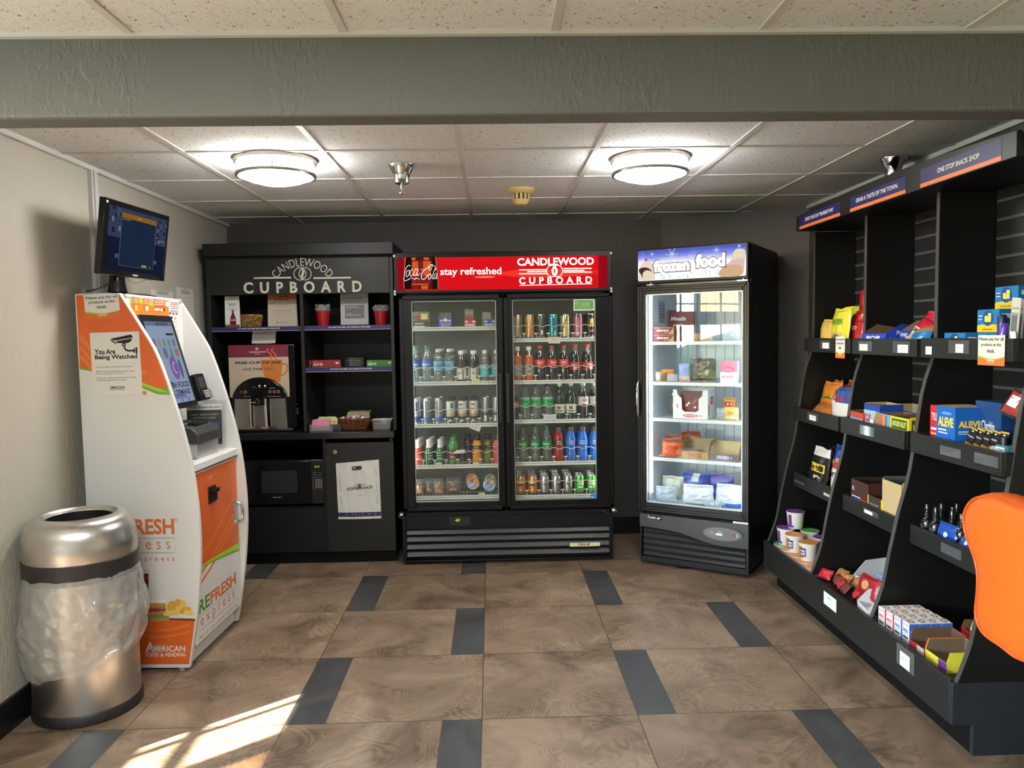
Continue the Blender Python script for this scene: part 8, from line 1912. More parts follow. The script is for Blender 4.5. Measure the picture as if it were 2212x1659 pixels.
PURP = P('purple_plastic', srgb(96, 62, 178), .25, coat=.3)
p = onx(2120, 719, 1.80)
o = obj('hair_brush', MB().surf(lambda u, v: (-.055+.11*v, .028*math.sin(PI*min(1, v*1.05))**.6*math.cos(2*PI*u), .018+.018*math.sin(PI*min(1, v*1.05))**.6*math.sin(2*PI*u)), 20, 14, PURP, closeu=True), None)
o.matrix_basis = Matrix.Translation((1.825, p.y+.01, Z1+.012)) @ Matrix.Rotation(RB, 4, 'Z'); tag(o, 'purple plastic hair brush lying at the front of the third top tray', 'hair brush')
def tubeb(px, py, X, h_, r_, body, cap, lab, capf=.45, grp='toiletry bottles', txt=None):
    p = onx(px, py, X)
    o = obj('toiletry_bottle', MB().lathe([(r_*.9, 0), (r_, .004), (r_, h_*(1-capf)), (r_*.9, h_*(1-capf)+.004)], body, 18), None)
    obj('cap', MB().lathe([(r_*.92, h_*(1-capf)+.0045), (r_*.95, h_*.92), (r_*.7, h_)], cap, 18), o, world=False)
    if txt:
        mb = MB(); mb.add([cylfn(r_+.0004, h_*.3)(r_*.8*math.cos(2*PI*i/16), h_*.16*math.sin(2*PI*i/16)) for i in range(16)], [tuple(range(16))], WHITE); obj('label', mb, o, world=False)
    o.location = (X, p.y, Z1+.0005); o.rotation_euler = (0, 0, RB); return tag(o, lab, 'bottle', grp)
tubeb(2164, 728, 1.85, .150, .017, paint(28, 36, 80, .3), paint(30, 40, 90, .3), 'navy toiletry bottle beside the detergent pile')
tubeb(2167, 728, 1.80, .118, .0165, paint(110, 60, 150, .3), PURP, 'purple capped toiletry bottle with a white oval label', txt='o')
# combs in hanging packs
for k in range(4):
    px0 = 2176+9*k
    a = onx(px0, 644+k*2, 1.80+.03*k); 
    mb = MB().box(-.022, .022, 0, .0015, 0, .185, paint(206, 204, 196, .5)); o = obj('comb_pack', mb, None)
    mb = MB().surf(lambda u, v: ((u-.5)*.034, -.0016-.006*math.sin(PI*u), .01+v*.125), 6, 6, clear('blister', (.78, .8, .82), body=.25, bodycol=(.5, .52, .55))); obj('blister', mb, o, world=False)
    mb = MB().box(-.010, .010, -.004, -.0005, .015, .125, P('comb_grey', (.10, .11, .12), .4)); write(mb, 'Comb', paint(40, 60, 110), (0, -.0002, .150), X_, Z_, h=.009, off=.0); obj('comb', mb, o, world=False)
    o.matrix_basis = Matrix.Translation((1.80+.03*k, a.y-.03, a.z-.185)) @ Matrix.Rotation(RB, 4, 'Z') @ Matrix.Rotation(.10, 4, 'Y'); tag(o, 'white comb pack, %s of the leaning row by the near rack panel' % ORD[k], 'comb', 'comb packs')
p = onx(2190, 715, 1.79); o = carton('price_tag', .028, .001, .040, WHITE, Vector((1.79, p.y, Z1+.05)), RB, 'small white tag beside the purple bottle', 'price tag', tilt=.1)
# the two hanging pay notices
a, b2, c_ = onx(1805, 773, 1.7725), onx(1825, 773, 1.7725), onx(1806, 727, 1.7725)
mb = MB(); notice(mb, Vector((1.7725, a.y, a.z)), (0, -1, 0), Z_, a.y-b2.y, c_.z-a.z); tag(obj('notice', mb, None), 'please pay notice hanging from the far top tray of the snack rack', 'sign', 'please pay notices')
a, b2, c_ = onx(2112, 788, 1.7725), onx(2170, 788, 1.7725), onx(2114, 724, 1.7725)
mb = MB(); notice(mb, Vector((1.7725, a.y, a.z)), (0, -1, 0), Z_, a.y-b2.y, c_.z-a.z); tag(obj('notice', mb, None), 'please pay notice hanging from the near top tray of the snack rack', 'sign', 'please pay notices')
# second tier, far bay: crisps
CHE = P('cheese_orange_bag', srgb(214, 124, 44), .3, coat=.3, var=.12); MARB = P('maroon_bag', srgb(120, 40, 30), .3, coat=.3); RUF = P('crisp_blue', srgb(40, 74, 140), .3, coat=.3); BRO = P('brown_orange_bag', srgb(176, 104, 50), .3, coat=.3)
rbag(1738, 1776, 824, 884, 1.80, Z2, one(CHE), 'orange cheese puff bag at the far left of the second shelf', 1.2, [('Cheetos', INK, .5, .62, .74, .16), ('Cheetos', YELB, .5, .625, .66, .12)], tilt=-.2)
rbag(1768, 1796, 832, 882, 1.82, Z2, lambda u, v: MARB, 'maroon pretzel bag behind the orange bags, second shelf', 2.3, [('#', paint(206, 180, 130), .5, .72, .6, .12), ('PIECES', WHITE, .5, .48, .6, .10)], tilt=-.15)
rbag(1740, 1786, 866, 893, 1.762, Z2, lambda u, v: BRO if v > .3 else CHE, 'orange brown bag lying along the front of the second shelf', 3.9, tilt=-.75, roll=.1)
rbag(1803, 1843, 838, 898, 1.785, Z2, lambda u, v: (RUF if (v > .60 and u+v*.4 > .62) else (CHE if v > .74 else (WHB if v > .08 else REDB))) if not (v < .5 and u < .25) else CHE, 'blue, white and orange ridged crisp bag upright on the second shelf', 5.3, [('RUFFLES', paint(190, 40, 50), .5, .70, .7, .12)], tilt=-.1)
for k, (x0, x1, yt) in enumerate(((1784, 1806, 820), (1806, 1826, 822), (1822, 1844, 822))): rbag(x0, x1, yt, 885, 1.93, Z2, one(BRO), '%s of three orange bags at the back of the second shelf' % ('left', 'middle', 'right')[k], 6.2+k*1.3, tilt=-.1)
# second tier, middle bay: bar boxes
def dbox(nm, x0, x1, yt, yb, X, d_, m_, lab, ff, hf=None, rz=0.0, inner=KRAFT, side=(), grp='bar boxes on the second shelf', z=Z2):
    p = onx((x0+x1)/2, yb, X); w_ = rspan(x0, x1, yb, X); h_ = onx((x0+x1)/2, yt, X).z-z; p.y, w_ = fit(p.y, w_, z)
    return openbox(nm, w_, d_, h_, hf*h_ if hf else h_, m_, Vector((X+d_/2, p.y, z+.0006)), RB+rz, lab, faces=[('front', ff)]+[('right', s_) for s_ in side], inner=inner, slope=False, group=grp)
CLB2 = paint(112, 160, 190, .45); CLR_ = paint(186, 70, 56, .45)
dbox('bar_box', 1836, 1864, 888, 908, 1.765, .11, CLR_, 'small red and blue bar box at the left of the second tray', PF(('r', 0, 1, 0, .72, CLB2), ('p', [(.55, 0), (1, 0), (1, .72), (.75, .72)], paint(190, 150, 110)), ('t', 'CLIF', .35, .45, .45, .3, paint(200, 40, 50), .05)), .95)
dbox('bar_box', 1866, 1900, 872, 905, 1.775, .11, paint(30, 66, 150, .45), 'tall blue bar box with a white price sticker, second tray', PF(('r', 0, 1, 0, .80, paint(150, 190, 214)), ('p', [(.5, .3), (.9, .1), (1, .1), (1, .8), (.8, .8)], paint(160, 120, 84)), ('t', 'CLIF', .27, .55, .36, .24, paint(200, 40, 50), .05), ('r', .40, .62, .2, .5, WHITE)), .97, side=[PF(('t', 'CLIF', .15, .6, .12, .3, WHITE),)], inner=KRAFTL)
dbox('bar_box', 1900, 1926, 893, 918, 1.765, .11, paint(120, 160, 196, .45), 'striped bar box between the blue box and the yellow box', PF(('r', .05, .25, .35, .95, paint(200, 80, 50)), ('r', .25, .45, .35, .95, paint(226, 140, 60)), ('r', .45, .6, .35, .95, paint(70, 120, 150)), ('r', 0, .62, 0, .34, WHITE), ('t', 'KIND', .3, .17, .52, .26, INK, .05)), .96)
dbox('bar_box', 1928, 1968, 900, 930, 1.758, .13, paint(222, 202, 44, .45), 'bright yellow granola bar box at the right of the second tray', PF(('r', .08, .92, .55, .92, paint(40, 84, 44)), ('t', 'NATURE VALLEY', .5, .735, .74, .22, paint(232, 220, 90), .03), ('e', .3, .2, .16, .16, paint(214, 170, 96))), .95, side=[PF(('r', .1, .9, .2, .9, paint(40, 70, 40)), ('t', 'NATURE', .4, .6, .5, .3, paint(220, 210, 80)))])
dbox('bar_box', 1900, 1985, 880, 900, 1.90, .16, paint(44, 62, 132, .45), 'long blue bar box behind the others in the second tray', PF(('t', 'BARS', .15, .5, .1, .4, WHITE), ('r', .5, .95, .2, .8, paint(130, 140, 170))), .9, inner=paint(200, 186, 156))
# second tier, near bay: medicine displays
TYR = paint(196, 40, 50, .4); ALB = paint(26, 96, 184, .4); CLA = paint(28, 66, 120, .4)
def cart_px(nm, x0, x1, yt, yb, X, d_, m_, lab, faces, z=Z2, top=None, grp=None, rz=0.0):
    p = onx((x0+x1)/2, yb, X); w_ = rspan(x0, x1, yb, X); h_ = onx((x0+x1)/2, yt, X).z-z; p.y, w_ = fit(p.y, w_, z)
    return carton(nm, w_, d_, h_, m_, Vector((X+d_/2, p.y, z+.0006)), RB+rz, lab, group=grp, faces=faces, top=top)
cart_px('medicine_box', 1993, 2021, 874, 915, 1.80, .14, TYR, 'red pain relief box at the left of the medicine tray', [('front', PF(('t', 'TYLENOL', .55, .75, .9, .17, WHITE, .02), ('r', .1, .6, .45, .5, WHITE), ('t', 'Extra Strength', .42, .36, .6, .07, WHITE), ('r', .7, 1, .1, .3, paint(230, 90, 100))))], top=paint(150, 30, 40))
ALE = [('front', PF(('t', 'ALEVE', .5, .68, .82, .20, paint(240, 200, 70), .05), ('r', .1, .55, .50, .53, WHITE), ('r', .12, .62, .44, .465, WHITE), ('e', .55, .86, .28, .03, paint(90, 160, 220)))), ('right', PF(('t', 'ALEVE', .45, .66, .70, .14, paint(240, 200, 70), .05), ('r', .1, .8, .50, .52, WHITE), ('r', .1, .6, .46, .475, WHITE), ('r', 0, 1, 0, .10, paint(220, 190, 40))))]
cart_px('medicine_box', 2022, 2062, 878, 948, 1.762, .13, ALB, 'tall blue pain relief display with yellow lettering in the medicine tray', ALE, top=paint(190, 170, 110))
cart_px('medicine_box', 2106, 2162, 868, 915, 1.86, .12, CLA, 'dark blue allergy tablet box behind the lip balm cards', [('front', PF(('t', 'Claritin', .5, .58, .5, .17, WHITE, .01), ('r', .1, .9, .05, .28, paint(120, 124, 128))))], top=paint(22, 60, 84))
a = onx(1972, 918, 1.745); b2 = onx(2060, 950, 1.745)
mb = MB()
WV = lambda t_: .5+.5*math.sin(t_*PI*1.1)
Yq = [a.y-.01+(b2.y-a.y)*i/12 for i in range(13)]
zt2 = [Z2+.066-.030*abs(i/12-.45)*1.2 for i in range(13)]
mb.prism([(1.7465, y, Z2+.001) for y in (Yq[0], Yq[-1])]+[(1.7465, y, z) for y, z in zip(reversed(Yq), reversed(zt2))], (.003, 0, 0), paint(214, 212, 210, .4))
o = obj('display_card', mb, None); tag(o, 'white card front of the blue pain relief display with red and blue waves', 'display card')
mb = MB(); R_ = Vector((0, -1, 0)); OO = Vector((1.7465, Yq[0], Z2+.001)); ww = Yq[0]-Yq[-1]
flat(mb, [(0, .01), (0, .042), (.15*ww, .028), (.45*ww, .002), (.2*ww, .002)], paint(190, 36, 44), OO, R_, Z_, .0006); flat(mb, [(.36*ww, .05), (.48*ww, .058), (.7*ww, .040), (.95*ww, .010), (.95*ww, .002), (.75*ww, .002), (.5*ww, .034)], paint(40, 92, 170), OO, R_, Z_, .0006); flat(mb, [(.5*ww, 0), (ww, 0), (ww, .008), (.5*ww, .012)], paint(220, 190, 40), OO, R_, Z_, .001)
obj('print', mb, o)
# lip balm box with cards
p0, p1 = onx(2084, 968, 1.752), onx(2172, 975, 1.752); p1.y = max(p1.y, 2.632); p0.y = max(p0.y, 2.86); w_ = p0.y-p1.y
BLM = paint(222, 220, 214, .45)
o = openbox('lip_balm_box', w_, .09, .075, .048, BLM, Vector((1.80, (p0.y+p1.y)/2, Z2+.0008)), RB-.04, 'black and white striped box holding lip balm cards', faces=[('front', PF(('r', .24, .265, .02, .98, INK), ('r', .29, .315, .02, .98, INK), ('r', .34, .365, .02, .98, INK), ('r', .84, .865, .02, .98, INK), ('r', .89, .915, .02, .98, INK), ('r', .94, .965, .02, .98, INK), ('e', .60, .56, .17, .28, INK), ('t', 'ChapStick', .60, .56, .22, .2, WHITE), ('t', 'MOISTURE FOR LIPS', .60, .16, .24, .10, paint(90, 90, 90), .0)))], inner=paint(190, 188, 180), slope=False, group='display boxes')
for k in range(5):
    f_ = (.08, .24, .40, .56, .78)[k]
    mb = MB().box(-.021, .021, 0, .0012, 0, .105, P('lip_card_black', (.012, .011, .011), .35)); q = obj('lip_balm_card', mb, None)
    mb = MB(); flat(mb, rect(-.021, .021, 0, .045), paint(176, 138, 58, .35), (0, 0, 0), X_, Z_, .0004); flat(mb, rect(-.021, .021, .098, .105), paint(186, 150, 70), (0, 0, 0), X_, Z_, .0005); write(mb, 'ChapStick', WHITE, (0, 0, .070), X_, Z_, h=.009, w=.032, off=.0); flat(mb, ell(0, .092, .006, .0025, 12), WHITE, (0, 0, 0), X_, Z_, .0008); obj('print', mb, q, world=False)
    q.matrix_basis = Matrix.Translation((1.785+.006*k, p0.y-w_*f_-.015, Z2+.018)) @ Matrix.Rotation(RB+.08, 4, 'Z') @ Matrix.Rotation(-.2, 4, 'X') @ Matrix.Rotation((.22, .2, .18, .16, .03)[k], 4, 'Y'); tag(q, 'black and gold lip balm card, %s from the left in the striped box' % ORD[k], 'lip balm', 'lip balm cards')
p = onx(2189, 982, 1.77)
o = obj('mouthwash_bottle', MB().prism([(x, y, 0) for x, y in rrect(-.026, .026, -.015, .015, .008)], (0, 0, .085), clear('mouthwash_teal', (.30, .62, .70), body=.55, bodycol=(.10, .36, .44))), None)
obj('cap', MB().cyl((0, 0, .0855), (0, 0, .112), .014, P('lip_card_black', (.012, .011, .011), .35), 16), o, world=False)
mb = MB(); PF(('r', .05, .95, .1, .92, paint(40, 110, 140)), ('r', .05, .95, .62, .92, WHITE), ('t', 'LISTERINE', .5, .80, .8, .12, paint(30, 50, 70)), ('r', .2, .8, .3, .5, paint(120, 180, 200)))(mb, Vector((-.026, -.015, 0)), X_, Z_, .052, .085); obj('label', mb, o, world=False)
o.matrix_basis = Matrix.Translation((1.775, 2.590, Z2+.0008)) @ Matrix.Rotation(RB, 4, 'Z'); tag(o, 'small teal mouthwash bottle by the near end of the medicine tray', 'bottle', 'toiletry bottles')
# red pack hanging in the near bay
a = onx(2180, 870, 1.80)
o = bag('hanging_pack', .13, .10, .025, lambda u, v: paint(150, 44, 36, .35) if .12 < u < .88 and .12 < v < .9 else clear('pack_edge', (.5, .4, .4), body=.3, bodycol=(.1, .08, .08)), Vector((1.80, a.y, a.z-.05)), RB, -.45, 3.6, [('#', WHITE, .45, .55, .42, .4)], 'red pack with a white tag hanging in the near bay', 'pack', None, roll=.2)
obj('peg', MB().cyl((0, .01, .095), (0, .16, .175), .002, CHROME, 6), o, world=False)
# third tier, far bay: popcorn and crisps
POPK = P('black_popcorn_bag', srgb(24, 22, 20), .28, coat=.4)
pz = [('#', paint(226, 186, 60), .5, .52, .8, .2), ('Smartfood', INK, .5, .52, .7, .14), ('o', paint(206, 190, 150), .55, .22, .5, .24)]
rbag(1748, 1786, 967, 1030, 1.775, Z3, lambda u, v: POPK if v < .82 else WHB, 'black popcorn bag with a yellow band, upright in the third tray', 2.4, pz, tilt=-.12)
rbag(1700, 1748, 990, 1035, 1.752, Z3, one(POPK), 'black popcorn bag tipping over at the left of the third tray', 4.6, pz, tilt=-.35, roll=-.45)
rbag(1726, 1772, 1012, 1040, 1.748, Z3, one(POPK), 'black popcorn bag lying in front in the third tray', 5.8, [('o', paint(190, 170, 120), .4, .5, .5, .3)], tilt=-.6, roll=.3)
for k in range(2): rbag(1776+22*k, 1794+22*k, 962, 1025, 1.90, Z3, one(POPK), '%s black popcorn bag at the back of the third tray' % ('left', 'right')[k], 7.7+k, [('#', WHB, .5, .85, .3, .12)], tilt=-.1)
DBL = P('deep_blue_bag', srgb(34, 66, 160), .28, coat=.4)
rbag(1788, 1822, 962, 1040, 1.80, Z3, lambda u, v: DBL if not (v < .35 and .2 < u < .8) else CHE, 'deep blue tortilla crisp bag right of the popcorn, third tray', 8.4, [('D', WHITE, .2, .62, .2, .12)], tilt=-.12)
rbag(1795, 1818, 992, 1052, 1.765, Z3, lambda u, v: paint(200, 140, 80, .35) if v < .35 or v > .88 else (WHB if v < .75 else REDB), 'tan, white and red nut bag in front of the deep blue bag', 9.9, [('PARTY', INK, .5, .6, .6, .12)], tilt=-.1)
# third tier, middle bay
SNB = paint(70, 38, 32, .45)
dbox('candy_box', 1838, 1875, 1038, 1085, 1.742, .20, SNB, 'dark brown candy bar box at the left of the third middle tray', PF(('r', .05, .55, .18, .48, WHITE), ('r', .07, .53, .21, .45, paint(44, 54, 140)), ('t', 'SNICKERS', .3, .33, .42, .16, WHITE), ('r', .62, .95, .05, .45, paint(196, 40, 44)), ('t', 'XL', .14, .72, .14, .12, WHITE)), .97, grp='candy boxes', z=Z3, inner=paint(60, 44, 36))
pc = onx(1872, 1060, 1.742)
for k in range(6):
    mb = MB().surf(lambda u, v: (-.045+.09*v, .010*math.cos(2*PI*u)*(1 if .1 < v < .9 else .5), .010+.010*math.sin(2*PI*u)*(1 if .1 < v < .9 else .4)), 8, 6, P('bar_brown', srgb(74, 46, 40), .3, .2, var=.6, scale=60), closeu=True); o = obj('candy_bar', mb, None)
    o.matrix_basis = Matrix.Translation((1.765+.028*k, onx(1857, 1085, 1.742).y, Z3+.070)) @ Matrix.Rotation(RB, 4, 'Z'); tag(o, 'brown candy bar lying in the dark brown box, %s from the front' % ORD[k], 'candy bar', 'bars in the dark brown box')
dbox('candy_box', 1874, 1908, 1066, 1100, 1.742, .19, paint(58, 46, 40, .45), 'brown and yellow chocolate bar box beside the brown paper carton', PF(('t', "HERSHEY'S", .4, .55, .6, .3, paint(150, 140, 130), .03), ('r', .85, 1, 0, 1, paint(220, 196, 50)), ('r', 0, .06, 0, 1, paint(220, 196, 50)), ('r', .2, .6, .15, .22, paint(200, 170, 80))), .85, grp='candy boxes', z=Z3, inner=paint(40, 30, 26))
dbox('paper_carton', 1915, 1957, 1040, 1115, 1.742, .17, paint(190, 164, 122, .7), 'plain brown paper carton standing at the right of the third middle tray', PF(('p', [(.2, .4), (.5, .33), (.82, .25), (.82, .26), (.5, .345), (.2, .41)], paint(206, 182, 140))), .95, grp='candy boxes', z=Z3, inner=paint(84, 82, 80))
# third tier, near bay: black pump bottles
PB = P('black_bottle', (.006, .006, .006), .18, coat=.3)
pump = obj('pump_bottle', MB().lathe([(.021, 0), (.024, .004), (.024, .082), (.019, .096), (.012, .102), (.012, .106)], PB, 20), None)
obj('cap', MB().lathe([(.014, .1065), (.0145, .122), (.011, .125), (.0105, .155), (.009, .158)], PB, 16), pump, world=False)
mb = MB()
for zz__, hh_, m_ in ((.050, .05, paint(58, 60, 62)), (.026, .018, paint(150, 152, 152))):
    fn = cylfn(.0243, zz__); ww = .030 if hh_ > .03 else .014
    for i in range(6): a0, a1 = -ww/2+ww*i/6, -ww/2+ww*(i+1)/6; mb.quad(fn(a0, -hh_/2), fn(a1, -hh_/2), fn(a1, hh_/2), fn(a0, hh_/2), m_)
obj('label', mb, pump, world=False)
spots = [(1.768, 3.036), (1.768, 2.975), (1.798, 2.915), (1.828, 3.036), (1.836, 2.974), (1.856, 2.914), (1.80, 2.858), (1.888, 3.03), (1.896, 2.97)]
nm = ['front, far left', 'front, second', 'front, third', 'second row, left', 'second row, middle', 'second row, right', 'front, far right', 'rear row, left', 'rear row, right']
for k, (X, Y) in enumerate(spots):
    o = pump if k == 0 else copy_tree(pump)
    o.location = (X, Y, Z3+.0006); o.rotation_euler = (0, 0, RB+random.uniform(-.4, .4)); tag(o, 'black pump bottle, %s of the bottle cluster by the chair' % nm[k], 'bottle', 'black pump bottles')
carton('hygiene_box', .06, .09, .045, paint(220, 218, 212, .5), Vector((1.87, 2.80, Z3+.109)), RB, 'small white box lying on a black box behind the orange chair', 'box')
carton('hygiene_box', .065, .095, .108, paint(26, 26, 28, .4), Vector((1.87, 2.80, Z3+.0006)), RB, 'black box under the small white box behind the orange chair', 'box', faces=[('front', PF(('t', 'MOIST', .4, .4, .6, .1, paint(150, 150, 150)),))])
BPO = P('blue_pouch', srgb(30, 70, 160), .28, coat=.4)
for k, (Y, hz, X, rz) in enumerate(((2.905, .03, 1.764, .1), (2.79, .03, 1.766, -.1), (2.665, .03, 1.77, .05))):
    bag('wipe_pouch', .112, .075, .022, one(BPO), Vector((X, Y, Z3+.034)), RB+rz, -.25 if k == 0 else -.6, 2.2+k*3.1, [('o', paint(190, 206, 230), .55, .4, .2, .3)], '%s blue wipe pouch lying in front of the pump bottles' % ('left', 'middle', 'right')[k], 'pouch', 'blue wipe pouches')
# base, far bay: cups of noodles
def cupn(X, Y, z, kind, lab):
    m_lid, m_a = {'p': (paint(120, 60, 140, .35), paint(60, 70, 150, .4)), 'g': (paint(96, 150, 84, .35), paint(96, 150, 84, .4)), 'o': (paint(210, 130, 60, .35), paint(214, 116, 52, .4))}[kind]
    mb = MB().lathe([(.034, 0), (.036, .002), (.044, .066), (.047, .0665), (.047, .070)], paint(222, 218, 210, .45), 26); o = obj('noodle_cup', mb, None)
    obj('lid', MB().lathe([(.0475, .0702), (.0475, .0716), (.001, .0720)], m_lid, 26), o, world=False)
    mb = MB(); fn = lambda x, y: Vector(((.036+.008*(y+.03)/.064+.0007)*math.sin(x/.04), -(.036+.008*(y+.03)/.064+.0007)*math.cos(x/.04), .032+y))
    if kind == 'o': L_ = [(-.030, .020, -.022, .026, m_a), (.0, .036, -.014, .020, paint(40, 60, 110)), (.004, .032, -.008, .012, WHITE)]
    elif kind == 'p': L_ = [(-.04, .04, -.026, -.016, m_a), (.012, .030, -.016, .028, paint(110, 40, 110)), (-.03, .008, -.012, .022, paint(190, 188, 186))]
    else: L_ = [(-.04, .04, -.02, .026, m_a)]
    for a0, a1, y0, y1, m_ in L_:
        for i in range(6): u0, u1 = a0+(a1-a0)*i/6, a0+(a1-a0)*(i+1)/6; mb.quad(fn(u0, y0), fn(u1, y0), fn(u1, y1), fn(u0, y1), m_)
        mb.v = mb.v
    if kind == 'o': write(mb, 'Mini', paint(40, 60, 110), None, None, None, h=.012, w=.024, off=.02, fn=lambda x, y: fn(x+.018, y+.003)+Vector((0, -.0008, 0)))
    obj('label', mb, o, world=False)
    o.location = (X, Y, z); o.scale = (1.1, 1.1, 1.36); o.rotation_euler = (0, 0, RB+random.uniform(-.3, .3)); return tag(o, lab, 'noodle cup', 'noodle cups in the rack base')
ZB0 = .1708; ZB1 = ZB0+.0985; ZB2 = ZB1+.0985
for X, Y, z, kd_, lb in ((1.655, 4.285, ZB0, 'g', 'green noodle cup in the bottom layer, far left'), (1.655, 4.175, ZB0, 'o', 'orange noodle cup in the bottom layer, second from the far end'), (1.655, 4.065, ZB0, 'o', 'orange noodle cup in the bottom layer, middle of the front'), (1.655, 3.955, ZB0, 'o', 'orange noodle cup in the bottom layer, second from the divider'), (1.655, 3.84, ZB0, 'o', 'orange noodle cup in the bottom layer, nearest the divider'), (1.775, 4.22, ZB0, 'g', 'green noodle cup in the bottom layer at the back'), (1.775, 4.08, ZB0, 'p', 'purple noodle cup in the bottom layer at the back'),
        (1.668, 4.275, ZB1, 'p', 'purple lidded noodle cup in the middle layer, far left'), (1.660, 4.125, ZB1, 'o', 'orange noodle cup in the middle layer, centre front'), (1.668, 3.965, ZB1, 'o', 'orange noodle cup in the middle layer, near the divider'), (1.775, 4.20, ZB1, 'g', 'green lidded noodle cup in the middle layer at the back'), (1.785, 4.05, ZB1, 'p', 'purple lidded noodle cup in the middle layer at the back right'), (1.715, 4.255, ZB2, 'p', 'purple noodle cup alone on top of the noodle cup pile')): cupn(X, Y, z, kd_, lb)
# base, middle bay: candy and white boxes
WBX = paint(214, 210, 208, .5)
p = onx(1858, 1290, 1.72); TBY = p.y+.02; openbox('treat_box', .22, .20, .12, .055, WBX, Vector((1.86, p.y+.02, Z4+.0008)), RB+.25, 'larger open white treat box at the back of the middle base bay', inner=paint(206, 202, 200), group='white treat boxes')
p = onx(1872, 1325, 1.66); openbox('treat_box', .13, .13, .085, .03, WBX, Vector((1.672, 3.236, Z4+.0008)), RB-.15, 'smaller open white treat box at the front of the middle base bay', inner=paint(206, 202, 200), group='white treat boxes')
GUM = P('mixed_candy_wrap', srgb(176, 120, 70), .25, .1, var=.7, scale=35); REDW = paint(176, 30, 40, .3)
for k in range(11):
    m_, cn = [(REDW, 'red'), (GUM, 'mixed candy'), (P('dark_candy_wrap', srgb(96, 44, 36), .25, var=.5, scale=40), 'dark red'), (GUM, 'mixed candy')][k % 4]
    bag('candy_pack', .075, .055, .030, one(m_), Vector((1.628+.052*(k % 2)+.012*(k % 3), 3.69-.033*k, Z4+.006+.010*(k % 2))), RB+random.uniform(-.5, .5), -.75, 1.1+k*1.9, (), '%s wrapped candy pack, number %s from the far divider along the base lip' % (cn, ORD[k] if k < 9 else ('tenth', 'eleventh')[k-9]), 'candy pack', 'candy packs in the base', 1.4)
for j, (m_, lab) in enumerate(((P('mixed_blue_wrap', srgb(120, 140, 170), .25, var=.6, scale=40), 'blue and yellow candy pack inside the larger white box'), (REDW, 'red candy pack inside the larger white box'))): bag('candy_pack', .06, .055, .03, one(m_), Vector((1.85, TBY+.042-.084*j, Z4+.014)), RB+.25, -.1, 7.1+j, (), lab, 'candy pack', 'candy packs in the base', 1.3)
p = onx(1850, 1305, 1.66); bag('red_pouch', .15, .10, .04, one(P('red_pouch', srgb(150, 24, 34), .35)), Vector((1.668, 3.345, Z4+.030)), RB+.1, -.35, 6.4, [('o', paint(190, 140, 90), .5, .55, .34, .42)], 'dark red pouch with a gold seal between the white boxes', 'pouch', None)
p = onx(1884, 1278, 1.74); carton('candy_pack', .03, .012, .05, paint(40, 80, 170, .4), Vector((1.74, p.y, Z4+.03)), RB, 'small blue box at the divider end of the middle base bay', 'box')
# base, near bay: snack boxes four by four, then open cartons
SBW = paint(226, 220, 214, .5); SBR = paint(196, 60, 74, .5); SBB = paint(52, 104, 180, .5)
g0 = onx(1890, 1360, 1.625); g1 = onx(1970, 1415, 1.625)
bwd = .050; bdp = .042; bh = .083
for i in range(4):
    for j in range(4):
        cc_ = SBR if i < 2 else SBB
        y = 3.094-bwd*(i+.5)-.003*i; x = 1.602+.005*i+bdp/2+(bdp+.0015)*j
        f_ = PF(('r', .1, .9, .86, .89, cc_), ('t', 'SNACK', .5, .60, .76, .17, cc_, .03), ('t', 'IN THE BOX', .5, .43, .6, .07, cc_, .0), ('r', .12, .88, .22, .32, paint(40, 44, 70)), ('r', .2, .6, .1, .13, cc_))
        s_ = PF(('r', 0, 1, 0, 1, cc_), ('r', .1, .9, .60, .66, paint(130, 160, 206)), ('r', .1, .9, .40, .44, paint(90, 130, 190)), ('r', .1, .9, .15, .22, paint(40, 60, 110)))
        tp = PF(('e', .5, .5, .26, .26, INK), ('e', .5, .5, .17, .17, SBW), ('r', .12, .35, .2, .8, paint(206, 150, 120)))
        carton('snack_box', bwd, bdp, bh, SBW, Vector((x, y, Z4+.0008)), RB, '%s and white snack box, row %s from the front, %s from the divider' % (('red', 'red', 'blue', 'blue')[i], ('one', 'two', 'three', 'four')[j], ORD[i]), 'box', 'snack boxes in the base', faces=[('front', f_), ('right', s_), ('top', tp)])
yk = 3.088-4*(bwd+.003)
openbox('candy_carton', .145, .20, .10, .07, paint(176, 36, 44, .45), Vector((1.94-.02, yk-.07, Z4+.0008)), RB, 'brown lined open carton at the back of the near base bay', inner=paint(92, 72, 54), group='open candy cartons', slope=False)
p = onx(2062, 1350, 1.80)
bag('candy_pack', .06, .08, .03, lambda u, v: paint(214, 190, 60, .35) if v > .6 else REDW, Vector((1.84, yk-.04, Z4+.020)), RB, -.2, 3.3, (), 'yellow and red candy pack standing in the back carton', 'candy pack', 'candy packs in the base'); bag('candy_pack', .05, .075, .03, one(paint(40, 70, 150, .35)), Vector((1.84, yk-.105, Z4+.020)), RB, -.2, 7.3, (), 'blue candy pack standing in the back carton', 'candy pack', 'candy packs in the base')
openbox('candy_carton', .100, .165, .075, .030, paint(186, 34, 44, .45), Vector((1.695, yk-.054, Z4+.0008)), RB, 'red open carton in front of the back carton, near base bay', inner=paint(100, 80, 60), group='open candy cartons', faces=[('front', PF(('r', .5, .98, .1, .95, paint(220, 214, 208)),))], slope=False)
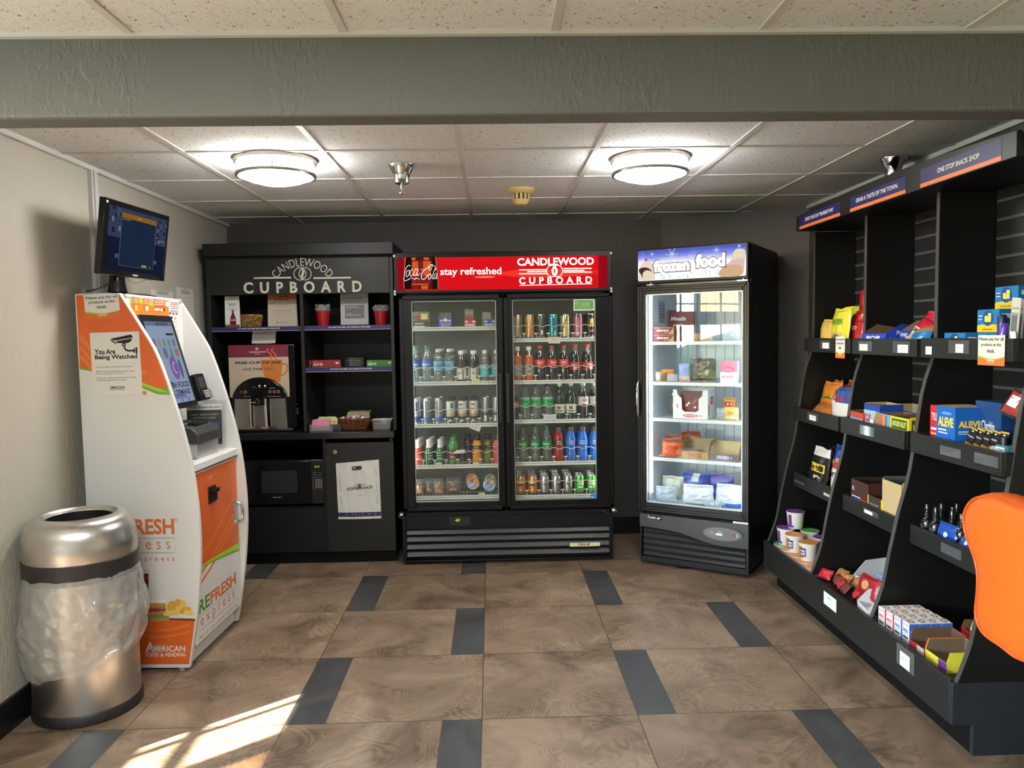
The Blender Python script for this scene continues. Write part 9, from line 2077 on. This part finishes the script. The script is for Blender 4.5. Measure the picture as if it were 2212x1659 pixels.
openbox('candy_carton', .135, .15, .075, .036, paint(224, 206, 60, .45), Vector((1.688, yk-.178, Z4+.0008)), RB, 'yellow and purple open carton at the near end of the base', inner=paint(110, 92, 70), group='open candy cartons', faces=[('front', PF(('r', .62, 1, 0, 1, paint(104, 52, 140)), ('p', [(.1, .9), (.6, .6), (.6, .2), (.3, .5)], paint(238, 222, 60))))], slope=False)

# soft bags settle: inside their tray, on its floor, pushed back until they no longer run into each other
from mathutils.bvhtree import BVHTree
def tree(o, M=None):
    vs_ = []; fs = []
    def rec(q, A):
        A = A @ q.matrix_basis; k = len(vs_)
        if q.type == 'MESH':
            vs_.extend(A @ v.co for v in q.data.vertices); fs.extend([[i+k for i in p.vertices] for p in q.data.polygons])
        for c in q.children: rec(c, A)
    rec(o, Matrix.Identity(4)); return BVHTree.FromPolygons(vs_, fs)
solid = [tree(rack)]+[tree(o) for o in C.objects if o.parent is None and o.type == 'MESH' and o.location.x > 1.6 and o not in [q for q, _ in SOFT] and not o.name.startswith(('wall', 'floor', 'ceil', 'ground', 'base', 'trim'))]
SOFT.sort(key=lambda q: q[0].location.x)
for o, z in SOFT:
    xm, bays = LIMS[z]
    V = wverts(o); y0, y1 = min(p.y for p in V), max(p.y for p in V); yc_ = (y0+y1)/2
    lo, hi = min(bays, key=lambda b: abs((b[0]+b[1])/2-yc_))
    k = min(1.0, (hi-lo-.006)/(y1-y0))
    if k < 1: o.matrix_basis = o.matrix_basis @ Matrix.Diagonal((k, 1, 1, 1)); V = wverts(o); y0, y1 = min(p.y for p in V), max(p.y for p in V)
    dy = max(lo+.003-y0, 0)+min(hi-.003-y1, 0)
    low = [p for p in V if p.z < z+.075]
    dx = max(0, xm+.002-min(p.x for p in low)); dz_ = z+.001-min(p.z for p in V)
    o.matrix_basis = Matrix.Translation((dx, dy, dz_)) @ o.matrix_basis
    M0 = o.matrix_basis.copy(); best = None
    for ax, ay in sorted([(i*.012, j*.014) for i in range(9) for j in range(-7, 8)], key=lambda q: q[0]*2+abs(q[1])):
        if max(p.x for p in V)+dx+ax > 2.078 or y0+dy+ay < lo+.002 or y1+dy+ay > hi-.002: continue
        o.matrix_basis = Matrix.Translation((ax, ay, 0)) @ M0; t_ = tree(o)
        if not any(t_.overlap(q) for q in solid): best = 1; break
    if not best: o.matrix_basis = M0
    solid.append(tree(o))
